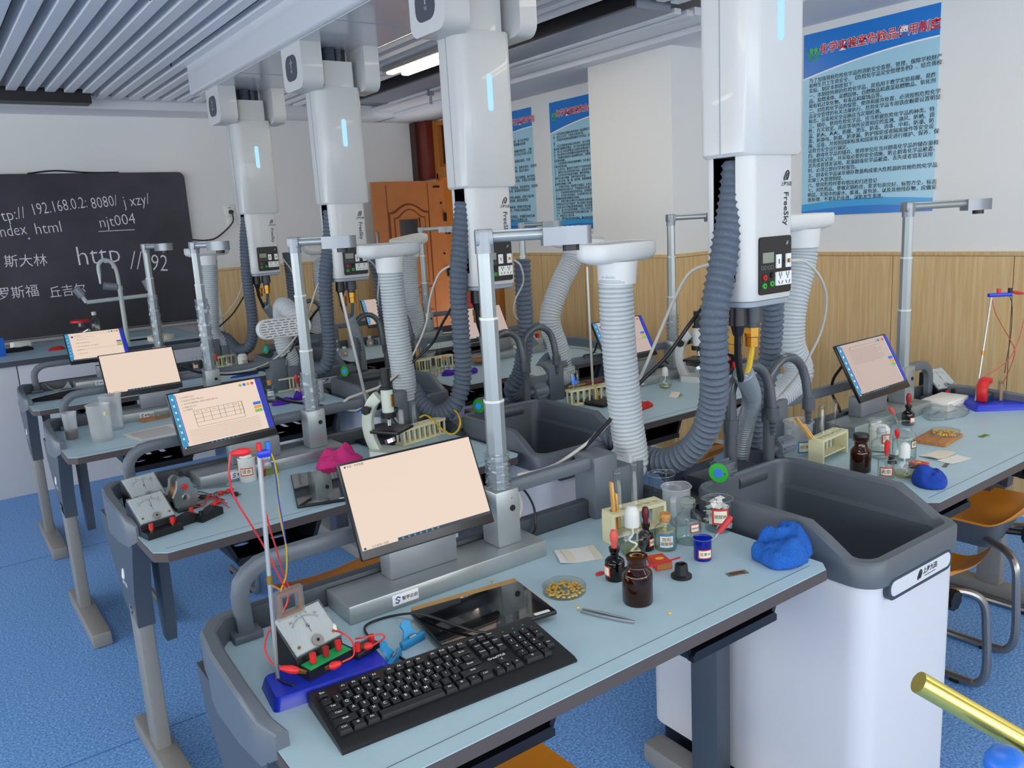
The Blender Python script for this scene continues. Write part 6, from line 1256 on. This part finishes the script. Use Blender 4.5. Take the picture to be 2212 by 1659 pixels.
def iron_stand(label, u, v, top, w=.13):
    b = at(u, v); t = thing('iron_stand', label, 'stand', b, .1); tp = aty(*top, b.y + .0) - b; tp.rotate(Matrix.Rotation(-.1, 3, 'Z'))
    G().box((0, -.03, .007), (w, .16, .014), .004).obj('base', 'kb_body', t); G().cyl((0, 0, .012), tp, .006, n=12).obj('rod', 'steel', t); G().cyl((0, 0, .012), (0, 0, .03), .010, n=12).obj('rod_socket', 'stainless', t); return t, tp
iron_stand('chrome rod stand between the second sink and the slim rack', 1282, 868, (1268, 576))
cloth('glove', 'red cloth behind the front grey tube on the second right desk', at(1378, 882), .085, .035, .018, .1, 'cloth_red', 41, 'cloth', 2, .3)
t = thing('folded_card', 'small folded cream card on the second right desk', 'card', at(1461, 856), .3); g = G(); g.prism([(-.03, 0), (.0, .018), (.03, .004), (.03, .0055), (0, .0195), (-.03, .0015)], -.02, .02, 'y'); g.obj('card', 'paper_cream', t)
def microscope(label, p, rz, k=1, mint=True, tilt=.35):
    t = thing('microscope', label, 'microscope', p, rz); t.scale = (k, k, k); m = 'scope_mint' if mint else 'white_plastic'
    g = G(); g.prism([(-.05, -.08), (-.02, -.09), (.02, -.09), (.05, -.08), (.055, .05), (.03, .07), (-.03, .07), (-.055, .05)], 0, .03); g.obj('base', m, t, ang=50)
    g = G(); g.bar(spline([(0, .05, .02), (0, .075, .08), (0, .08, .15), (0, .055, .215), (0, .02, .25)], 5), .045, .03); g.obj('arm', m, t, ang=50)
    G().box((0, -.03, .115), (.13, .13, .012), .003).obj('stage', 'kb_body', t)
    ax = lambda s: Vector((0, -.02 - .0 * s, .19 + s)); G().cyl(ax(-.005), ax(.09), .024, n=18).obj('body_tube', m, t); G().cyl(ax(.09), ax(.10), .027, n=18).cyl(ax(.10), ax(.175), .019, n=18).obj('eyepiece', 'kb_body', t)
    G().box((0, -.046, .235), (.02, .004, .05)).obj('brass_plate', 'brass', t)
    G().cyl((0, -.02, .165), (0, -.02, .187), .032, n=18).obj('nosepiece', 'kb_body', t)
    for x, q in ((-.012, -.02), (.018, .012)): G().cyl((x, -.028, .166), (x + q, -.04, .135), .009, .007, 12).obj('objective', 'chrome', t)
    for x in (-.04, .04): G().cyl((0, .055, .20), (x, .055, .20), .008, n=8).cyl((x, .055, .20), (x * 1.35, .055, .20), .018, n=14).obj('focus_knob', 'kb_body', t)
    G().cyl((0, -.02, .06), (0, -.015, .075), .022, n=14).obj('mirror', 'chrome', t); return t
mp_ = at(1500, 822); microscope('white microscope half hidden by the nearest dark hose', mp_, .3, .9, False)
t = thing('brown_card', 'brown plate standing before the white microscope', 'plate', at(1484, 806), .1); g = G(); g.box((0, 0, .022), (.05, .004, .042), rot=Matrix.Rotation(.2, 3, 'X')); g.box((0, -.012, .0025), (.05, .03, .004)); g.obj('plate', 'red_wood', t)
sheet('paper_sheet', 'white paper before the white microscope base', at(1460, 806), .12, .07, .2, 'paper')
t = thing('knife_switch', 'black switch with red knobs behind the nearest hose', 'switch', at(1575, 806), .2); G().box((0, 0, .012), (.10, .05, .024), .003).obj('block', 'kb_body', t); [G().cyl((x, y, .024), (x, y, .05), .008, n=10).obj('terminal', 'red', t) for x, y in ((-.03, -.01), (.03, -.01), (0, .015))]
t = thing('dynamo', 'small black motor with red knob beyond the nearest column pipes', 'motor', at(1600, 790), .2); G().cyl((-.04, 0, .05), (.04, 0, .05), .03, n=16).box((0, 0, .012), (.07, .05, .024), .003).obj('housing', 'kb_body', t); G().cyl((-.04, 0, .05), (-.055, 0, .05), .012, n=10).obj('terminal', 'red', t)

# --- third and fourth right desks
a, b_ = at(904, 806), at(983, 792); d = b_ - a; rz = math.atan2(d.y, d.x); rack('slim cream rack with glass tubes on the third right desk', a, d.length, rz, .045, .07, 6, True); fr = Matrix.Translation(a) @ RZ(rz)
for i, x in enumerate((.04, .075, .125, .155)): tube_glass(['first', 'second', 'third', 'fourth'][i] + ' glass tube from the left in the third desk rack at right', fr @ Vector((x, .022, .012)), fr @ Vector((x, .022, .145 - .01 * (i == 1))), .0085)
wclamp('wooden clamp standing in the third desk rack at right', fr @ Vector((.02, .03, .02)), (0, 0), rz, .14)
vessel('reagent_bottle', 'corked clear bottle beside the purple gloves', 'bottle', at(962, 806), 'glass', bottle_prof(.027, .08, .5, .6), liquid=('liquid_yellow', .03), lid=[('cork', 'cork', [(.011, .07), (.0125, .082), (.013, .09), (0, .09)])], lab=('硫酸', 'label_blue', .027, .02, .048, CAMA(at(962, 806)) + .3, .5))
vessel('reagent_bottle', 'small clear bottle with brown stopper left of the purple gloves', 'bottle', at(938, 814), 'glass', bottle_prof(.023, .07, .45, .6), lid=[('stopper', 'brown_dark', [(.007, .062), (.009, .075), (.009, .10), (0, .10)])], lab=('盐酸', 'label_red', .023, .012, .034, CAMA(at(938, 814)) + .5, .5))
vessel('plastic_beaker', 'bluish plastic beaker behind the third right rack', 'beaker', at(899, 790), 'milky', beaker_prof(.036, .09), spout=True)
cloth('glove', 'purple glove heap left of the second column hose', at(972, 809), .05, .03, .022, .2, 'cloth_purple', 51, 'glove', 2, .4); cloth('glove', 'purple glove heap right of the second column hose', at(1018, 806), .045, .03, .02, .5, 'cloth_purple', 57, 'glove', 2, .4)
for i in range(3):
    t = thing('wooden_board', ['lowest', 'middle', 'topmost'][i] + ' wooden board of the small stack on the third right desk', 'board', at(1045, 776, T + .0125 * i) + Vector((.004 * i, 0, 0)), .1 + .03 * i); G().box((0, 0, .006), (.15, .09, .012), .001).obj('plank', ['wood_board', 'wood_light', 'wood_board'][i], t)
vessel('plastic_jug', 'clear plastic jug with handle behind the bent grey tube', 'jug', at(1166, 748), 'milky', beaker_prof(.046, .115), spout=True, handle=.2, grads=5)
vessel('glass_beaker', 'glass beaker with a white spray head near the second column pipes', 'beaker', at(1088, 760), 'milky_strong', beaker_prof(.033, .09), lab=('', 'label_blue', .0335, .03, .06, CAMA(at(1088, 760)), .5))
vessel('plastic_cup', 'plastic cup with red cap behind the second column', 'cup', at(1112, 748), 'milky', beaker_prof(.038, .075), lid=[('red_cap', 'red', [(.012, .076), (.014, .10), (0, .102)])])
t = thing('candy_wrapper', 'small green wrapped sachet by the bent grey tube', 'sachet', at(1233, 742), .3); G().sph((0, 0, .008), .03, (1.2, .5, .3), 12, 8).obj('sachet', 'term_green', t); G().box((.045, 0, .01), (.03, .03, .002), rot=Matrix.Rotation(.3, 3, 'Y')).obj('twist', 'paper', t)
sheet('paper_sheet', 'loose white papers on the far right desk end', at(928, 708), .20, .12, .1, 'paper', curl=.006); sheet('paper_sheet', 'printed white sheet over the loose papers at far right', at(940, 714) + Vector((0, -.01, .0065)), .17, .09, -.1, 'paper_cream', curl=.006, seed=4)
for i, (u, v, h, c) in enumerate(((728, 762, .07, 'label_blue'), (745, 770, .05, 'label_red'), (757, 750, .075, 'label_red'), (800, 748, .06, 'label_red'), (772, 752, .05, 'label_blue'))):
    vessel('reagent_bottle', ['tall clear bottle behind the leaning rod on the far right desk', 'squat white jar with red label on the far right desk', 'white bottle with red mark on the far right desk', 'pale jar with red label furthest right on that far desk', 'small pale jar between others on the far right desk'][i], 'bottle', at(u, v), 'milky_strong' if i else 'glass', bottle_prof(.023, h, .5, .62), lab=('', c, .023, .012, .036, CAMA(at(u, v)) + .2, .5), lid=[('cap', 'white_plastic', [(.012, h), (.013, h + .012), (0, h + .013)])])

# --- second left desk
for lab_, u, v, let, z in (('grey voltmeter with white face nearer the desk front at left', 338, 1146, 'V', -.3), ('grey ammeter behind the voltmeter at left', 322, 1098, 'A', -.5)):
    q = at(u, v); t = meter(lab_, (q.x, q.y, T), .2, let, .098, False, [('0', -8), ('0.2', -3), ('0.4', 3), ('0.6', 8)] if let == 'A' else [('0', -8), ('5', -3), ('10', 3), ('15', 8)], z, 1.1)
    if let == 'V': s_ = G().box((0, -.0556, .009), (.036, .0008, .013)).obj('maker_label', 'match_yellow', t); g = G(); g.text('HUATAI', .009, TR(0, -.0562, .009) @ FRONT, thin=.03); g.obj('maker_lettering', 'ink_red', s_)
q = at(395, 1094); t = thing('hand_motor', 'shiny metal motor with red centre beside the grey meters', 'motor', q, .15); t.scale = (1.15, 1.15, 1.2)
g = G(); pf = [(-.022, 0), (-.028, .01), (-.032, .035), (-.02, .055), (-.016, .075), (-.006, .082), (.006, .082), (.016, .075), (.02, .055), (.032, .035), (.028, .01), (.022, 0)]; g.prism(pf, -.03, -.018, 'y'); g.prism([(x * .9, z * .95) for x, z in pf], .02, .035, 'y'); g.obj('end_plates', 'stainless', t)
G().cyl((0, -.02, .035), (0, .025, .035), .02, n=16).obj('rotor', 'copper', t); G().cyl((0, -.03, .03), (0, -.034, .03), .009, n=12).obj('bearing', 'chrome', t); G().cyl((0, -.03, .058), (0, -.036, .058), .007, n=12).obj('terminal', 'red', t); G().box((0, 0, .088), (.012, .03, .012)).obj('brush_holder', 'kb_body', t); G().box((0, -.005, -.0 + .002), (.06, .08, .004)).obj('base_plate', 'kb_body', t)
for i, (u, v, r) in enumerate(((398, 1132, .25), (452, 1118, .5))):
    t = thing('knife_switch', ['long black switch block in front of the metal motor', 'tilted black switch block right of the metal motor'][i], 'switch', at(u, v), r); g = G(); g.prism([(-.04, 0), (.04, 0), (.04, .02), (.02, .03), (-.04, .016)], -.016, .016, 'y'); g.obj('block', 'kb_body', t)
    for x in (-.028, .026): G().cyl((x, 0, .018), (x, 0, .04 if x > 0 else .03), .006, n=10).obj('terminal', 'red' if x > 0 or i == 0 else 'kb_body', t)
a, b_ = at(345, 1028, T + .012), at(423, 1017, T + .016); t = thing('tuning_hammer', 'rubber hammer with yellow handle and black ball before the console', 'hammer', a, math.atan2((b_ - a).y, (b_ - a).x)); L = (b_ - a).length; G().cyl((0, 0, 0), (L, 0, .004), .005, n=10).obj('handle', 'wire_yellow', t); G().sph((L, 0, .004), .0165, (1, 1, 1), 16, 10).obj('ball', 'kb_body', t)
p = at(537, 1037); t = vessel('lidded_jar', 'white jar with red bordered handwritten label on the second left desk', 'jar', p, 'white_plastic', [(.026, 0), (.0275, .004), (.0275, .072), (.029, .076), (.028, .08)], lab=('镁条', 'label_red', .0276, .022, .048, CAMA(p) - .1, .75)); cm = G(); cm.lathe([(.026, .07), (.018, .084), (.006, .09), (0, .09)], 12); cm.obj('cotton', 'cotton', t)
t = thing('folded_pouch', 'folded olive green paper pouch beside the white labelled jar', 'pouch', at(582, 1024), .1); g = G(); g.prism([(-.03, 0), (.03, 0), (.024, .035), (-.005, .03), (-.028, .022)], -.012, .012, 'y'); g.obj('pouch', 'green_leaf', t); g = G(); g.prism([(-.032, 0), (-.02, 0), (-.014, .027), (-.03, .022)], -.013, .013, 'y'); g.obj('rusty_flap', 'brown_rust', t)
cloth('cloth', 'crumpled bright pink cloth on the second left desk', at(735, 1000), .088, .05, .055, .35, 'cloth_pink', 61, 'cloth', 1.8, .4)
tablet('black tablet on the second left desk before the pink cloth', [(632, 1026), (745, 1006), (762, 1077), (637, 1091)], T + .0095)
for i, (u0, v0, u1, v1, m) in enumerate(((486, 1062, 466, 1068, 'red'), (505, 1056, 480, 1066, 'red'), (478, 1083, 452, 1090, 'red'), (448, 1071, 424, 1076, 'wire_black'), (500, 1066, 520, 1068, 'wire_black'), (466, 1092, 440, 1098, 'red'))):
    gator(['red crocodile clip topmost in the clip tangle', 'red crocodile clip at right of the clip tangle', 'red crocodile clip in the middle of the clip tangle', 'black crocodile clip at left of the clip tangle', 'dark crocodile clip pointing right out of the clip tangle', 'red crocodile clip lowest in the clip tangle'][i], at(u0, v0, T + .008), at(u1, v1, T + .008), m)
random.seed(2)
for i in range(6):
    m = 'wire_red' if i % 3 else 'wire_black'; y0_ = 1062 + 8 * i; wire(['red', 'black'][m == 'wire_black'] + ' lead number-less in tangle' if 0 else ['long', 'short', 'upper', 'looped', 'lower', 'curled'][i] + (' red' if i % 3 else ' black') + ' lead in the clip tangle beside the metal motor', [V(*at(412, 1070 + 5 * i, T + .004)), V(*at(435 + random.randint(-5, 5), 1062 + 6 * i, T + .008)), V(*at(455, 1074 + random.randint(-8, 8), T + .006)), V(*at(470 + 5 * i, y0_ - 6 * (i > 2), T + .006))], m, .0016)
for i, (u0, v0, u1, v1) in enumerate(((412, 1052, 490, 1046), (425, 1056, 500, 1049))): a, b_ = at(u0, v0, T + .0025), at(u1, v1, T + .0025); t = thing('metal_probe', ['upper thin metal rod before the silver console', 'lower thin metal rod before the silver console'][i], 'rod', a); G().cyl((0, 0, 0), b_ - a, .002, n=8).obj('shaft', 'alu_dark', t)
st_, tp = iron_stand('tall chrome iron stand leaning at left of the mint microscope', 763, 935, (736, 632))
k = tp * .20; t = thing('bench_clamp', 'brass clamp with yellow sleeve on the tall chrome rod', 'clamp', st_.matrix_basis @ (tp * .22), .15); G().cyl((-.012, 0, 0), (.012, 0, 0), .010, n=10).cyl((.01, 0, 0), (.06, -.01, .004), .006, n=8).obj('boss', 'brass', t); G().cyl((.055, -.012, .03), (.085, -.018, -.005), .007, n=10).obj('sleeve', 'match_yellow', t); G().cyl((-.04, 0, -.004), (-.02, 0, 0), .005, n=8).obj('thumb_screw', 'scr_blue', t); G().cyl((.08, -.018, -.01), (.11, -.03, -.02), .012, n=10).obj('jaw', 'kb_body', t)
microscope('mint green microscope with black eyepiece behind the front monitor', at(838, 985), .55, .86)
a, b_ = at(872, 966), at(1000, 928); d = b_ - a; rz = math.atan2(d.y, d.x); rack('slim cream rack with yellow tubing behind the front monitor', a, d.length, rz, .048, .062, 8, True); fr = Matrix.Translation(a) @ RZ(rz)
tube_glass('frosted test tube at the left of the yellow tubing rack', fr @ Vector((.02, .024, .012)), fr @ Vector((.02, .024, .135)), .0098, mat='milky'); tube_glass('clear test tube in the middle of the yellow tubing rack', fr @ Vector((.085, .024, .012)), fr @ Vector((.085, .024, .15)), .010)
q = lambda u, v, dz: V(*at(u, v, T + dz)); wire('thick yellow rubber tubing looped over the cream rack', [q(906, 902, .066), q(920, 897, .072), q(938, 910, .06), q(958, 930, .04), q(976, 938, .03), q(990, 928, .04), q(994, 908, .07), q(984, 888, .09), q(968, 882, .09), q(952, 890, .075)], 'wire_yellow', .0036)

# --- third left desk
p = at(157, 948); t = vessel('measuring_cup', 'slim plastic cup with brown dregs on the third left desk', 'cup', p, 'milky', [(.022, 0), (.0235, .003), (.027, .105), (.0285, .112)], liquid=('brown_rust', .038), grads=8); 
p = at(222, 951); t = vessel('measuring_cup', 'tall milky plastic cup with round spout hole at left', 'cup', p, 'milky_strong', [(.038, 0), (.040, .003), (.044, .145), (.046, .15)]); q = CAMA(p) + .6; g = G(); g.cyl((.043 * math.cos(q), .043 * math.sin(q), .115), (.052 * math.cos(q), .052 * math.sin(q), .115), .009, n=12); g.obj('spout', 'cream', t)
vessel('measuring_cup', 'tall clear plastic cup standing behind the milky cup at left', 'cup', at(247, 927), 'milky', [(.038, 0), (.040, .003), (.044, .145), (.046, .15)])
def printed(label, p, w, d, rz, seed):
    o = sheet('printed_paper', label, p, w, d, rz, 'paper', curl=.002, seed=seed); g = G(); random.seed(seed)
    for i in range(18): g.box((-.01 * random.random(), d * .40 - d * .8 * i / 17, .0013 + .002 * 0), (w * (.72 + .12 * random.random()), d * .006, .0002))
    g.obj('printed_lines', 'sheet_print', o, kind='stuff'); return o
printed('printed exam papers before the table page monitor', at(338, 934), .21, .19, .18, 3); printed('printed sheet lowest under the exam papers at left', at(330, 936, T - .0) + Vector((-.01, -.012, -.0)), .2, .14, .1, 5) if 0 else None
t = thing('wooden_board', 'brown wooden board under the empty dish at left', 'board', at(332, 905), .15); G().box((0, 0, .006), (.12, .07, .012), .001).obj('plank', 'wood_board', t)
petri('empty glass dish on the brown board at left', 345, 898, .042, T + .0122, 3, 'single corn kernel in the left glass dish', 'kernels in the left dish', 12)
vessel('reagent_bottle', 'corked clear bottle with blue label right of the table page monitor', 'bottle', at(586, 860), 'glass', bottle_prof(.026, .078, .5, .62), liquid=('liquid_clear', .04), lid=[('cork', 'cork', [(.011, .068), (.0125, .08), (.013, .09), (0, .09)])], lab=('硫酸钠', 'label_blue', .026, .014, .042, CAMA(at(586, 860)), .7))
a, b_ = at(594, 846), at(692, 823); d = b_ - a; rz = math.atan2(d.y, d.x); rack('slim cream rack with red droppers on the third left desk', a, d.length, rz, .045, .068, 7, True); fr = Matrix.Translation(a) @ RZ(rz); L = d.length
tube_glass('tall test tube behind the document camera pole at left', fr @ Vector((L * .42, .022, .012)), fr @ Vector((L * .42, .022, .165)), .011); tube_glass('frosted test tube right in the red dropper rack', fr @ Vector((L * .9, .022, .012)), fr @ Vector((L * .9, .022, .135)), .009, mat='milky')
dropper_bottle('small bottle with orange label and red dropper at left', 644, 852, .0185, .055, 'red', 'glass', lab=('碘酒', 'match_red', .0187, .008, .034, CAMA(at(644, 852)), .9))
dropper_bottle('clear small bottle with red dropper beside the big beaker at left', 660, 846, .018, .056, 'red', 'glass', lab=('', 'label_red', .0182, .01, .03, CAMA(at(660, 846)), .8))
vessel('plastic_beaker', 'large milky plastic beaker at right end of the third left desk', 'beaker', at(683, 866), 'milky', beaker_prof(.041, .092), spout=True, handle=CAMA(at(683, 866)) - 1.2, grads=7, liquid=('liquid_clear', .04)); vessel('glass_beaker', 'glass beaker behind the large milky beaker at left', 'beaker', at(672, 818), 'glass', beaker_prof(.036, .095), lab=('硼砂', 'label_blue', .0365, .03, .055, CAMA(at(672, 818)), .7))
cloth('cloth', 'purple cloth left of the wrapped camera pole', at(612, 872), .05, .032, .02, .2, 'cloth_purple', 71, 'cloth', 2, .4); cloth('cloth', 'purple cloth right of the wrapped camera pole', at(648, 862), .03, .026, .03, .6, 'cloth_purple', 77, 'cloth', 2, .35)
t = thing('calculator', 'small dark device with light keys left of the purple cloth', 'device', at(594, 868), .6); G().box((0, 0, .008), (.045, .08, .016), .003).obj('case', 'kb_body', t); G().box((0, .01, .0165), (.034, .04, .001)).obj('face', 'hose_grey', t)
# --- fourth left desk
a, b_ = at(446, 800), at(520, 786); d = b_ - a; rz = math.atan2(d.y, d.x); rack('slim cream rack on the farthest left desk', a, d.length, rz, .045, .066, 6, True); fr = Matrix.Translation(a) @ RZ(rz); L = d.length
for i, x in enumerate((.015, .035, .055)): tube_glass(['left', 'middle', 'right'][i] + 'most of three glass tubes in the farthest left rack', fr @ Vector((x, .03, .012)), fr @ Vector((x, .03, .15 + .01 * i)), .0095)
dropper_bottle('small clear bottle with red dropper before the farthest left rack', 470, 800, .02, .055, 'red', 'glass')
vessel('reagent_bottle', 'clear bottle with small label before the farthest left rack', 'bottle', at(494, 796), 'glass', bottle_prof(.025, .075, .48, .6), lab=('碳酸', 'label_paper', .025, .012, .034, CAMA(at(494, 796)) + .4, .5))
p = at(526, 792); t = vessel('glass_beaker', 'glass beaker with white cotton and red label on the farthest left desk', 'beaker', p, 'glass', beaker_prof(.034, .07), lab=('棉花', 'label_red', .0343, .016, .042, CAMA(p) + .5, .55)); cm = G(); cm.lathe([(.03, .004), (.031, .06), (.02, .078), (0, .08)], 14); cm.obj('cotton', 'cotton', t)
vessel('plastic_beaker', 'bluish plastic beaker behind the farthest left rack', 'beaker', at(512, 772), 'milky', beaker_prof(.038, .095), spout=True)
vessel('reagent_bottle', 'pale bottle left of the farthest left rack beside the camera pole', 'bottle', at(424, 800), 'glass', bottle_prof(.026, .08, .5, .6), lab=('水', 'label_red', .026, .016, .04, CAMA(at(424, 800)), .6))
cloth('glove', 'flat dark blue cloth on the right end of the farthest left desk', at(527, 812), .085, .022, .008, .12, 'cloth_blue', 81, 'cloth', 2, .3)
cloth('cloth', 'crumpled black cloth on the end of the farthest left desk', at(136, 858), .13, .05, .022, .1, 'cloth_black', 83, 'cloth', 2, .4)
sheet('paper_sheet', 'white paper under the black cloth at far left', at(76, 862), .14, .12, -.3, 'paper', curl=.01); sheet('paper_sheet', 'curled white paper standing behind the black cloth', at(125, 838), .12, .06, -.5, 'paper', curl=.05, seed=2)

# --- things on the teacher bench
TZ = .87
cloth('cloth', 'small red cloth on the teacher bench', at(122, 756, TZ), .05, .03, .03, .1, 'cloth_red', 91, 'cloth', 2, .4)
t = thing('tissue_pack', 'white soft pack standing on the teacher bench', 'pack', at(46, 752, TZ), .3); G().box((0, 0, .025), (.12, .07, .05), .012).obj('pack', 'paper', t)
cloth('cloth', 'black cloth at the left end of the teacher bench', at(30, 760, TZ), .12, .05, .02, 0, 'cloth_black', 93, 'cloth', 2, .3)
t = thing('milk_carton', 'bright blue carton at the left picture edge', 'carton', at(-2, 770, TZ), .2); G().box((0, 0, .06), (.07, .07, .12), .003).obj('carton', 'scr_blue2', t); G().box((.036, 0, .04), (.001, .05, .05)).obj('panel', 'paper', t)
t = thing('lidded_tub', 'round white tub lid beside the teacher sink', 'tub', at(348, 733, TZ)); t.location = (min(t.location.x, 1.5), min(t.location.y, 6.45), TZ); G().lathe([(.085, 0), (.088, .004), (.088, .028), (.08, .032), (0, .032)], 28).obj('lid', 'paper_cream', t)
q = at(222, 742, TZ); vessel('water_bottle', 'clear water bottle with white cap behind the tap', 'bottle', (q.x, 6.48, TZ), 'glass', [(.03, 0), (.033, .006), (.033, .07), (.031, .075), (.033, .08), (.033, .135), (.022, .165), (.013, .178), (.013, .195)], liquid=('liquid_clear', .12), lid=[('cap', 'white_plastic', [(.0155, .19), (.0155, .212), (.014, .214), (0, .214)])])
q = at(187, 745, TZ); t = thing('round_flask', 'round glass flask with flat red lid on the teacher bench', 'flask', (q.x, 6.46, TZ)); g = G(); g.lathe([(.03, 0), (.055, .02), (.066, .055), (.058, .09), (.035, .112), (.02, .122), (.018, .15)], 22); g.obj('bulb', 'glass', t, ang=50); G().lathe([(.02, .003), (.05, .022), (.06, .05), (0, .05)], 18).obj('liquid', 'liquid_clear', t); G().lathe([(.062, .15), (.065, .153), (.065, .164), (.06, .168), (0, .168)], 22).obj('lid', 'red', t); G().cyl((-.03, -.02, .06), (.04, -.055, .10), .018, n=12).obj('metal_band', 'chrome', t)

# --- yellow metal rod of the stand beside the photographer
P1 = Vector((.456, .23, 1.268)) * 1; P1 = Vector((.4745, .2393, 1.559 - .3026)); d = Vector((.046, -.043, -.040)).normalized()
P2 = P1 + d * .82; t = thing('rod_stand', 'shiny golden metal rod reaching in at the lower right corner', 'rod', (P2.x, P2.y, 0), 0); o = Vector((P2.x, P2.y, 0))
G().cyl(P1 - o, P2 - o, .0072, n=20).obj('rod', 'gold', t)
cb = ray(2172, 1650); cb = cb * (.50 / CAMR[2].dot(cb)) + Vector((0, 0, H)) - o; G().sph(cb, .012, (1.1, 1, .9), 14, 10).obj('blue_tip', 'scr_blue2', t); G().cyl(cb, P1 + d * .10 - o, .004, n=8).obj('tip_arm', 'kb_body', t)
G().cyl((0, 0, .02), P2 - o + Vector((0, 0, .05)), .012, n=14).obj('post', 'steel', t); G().box(P2 - o, (.04, .04, .04), .004).obj('clamp', 'kb_body', t); G().lathe([(.16, 0), (.16, .012), (.05, .025), (.02, .03), (0, .03)], 24).obj('base', 'kb_body', t)
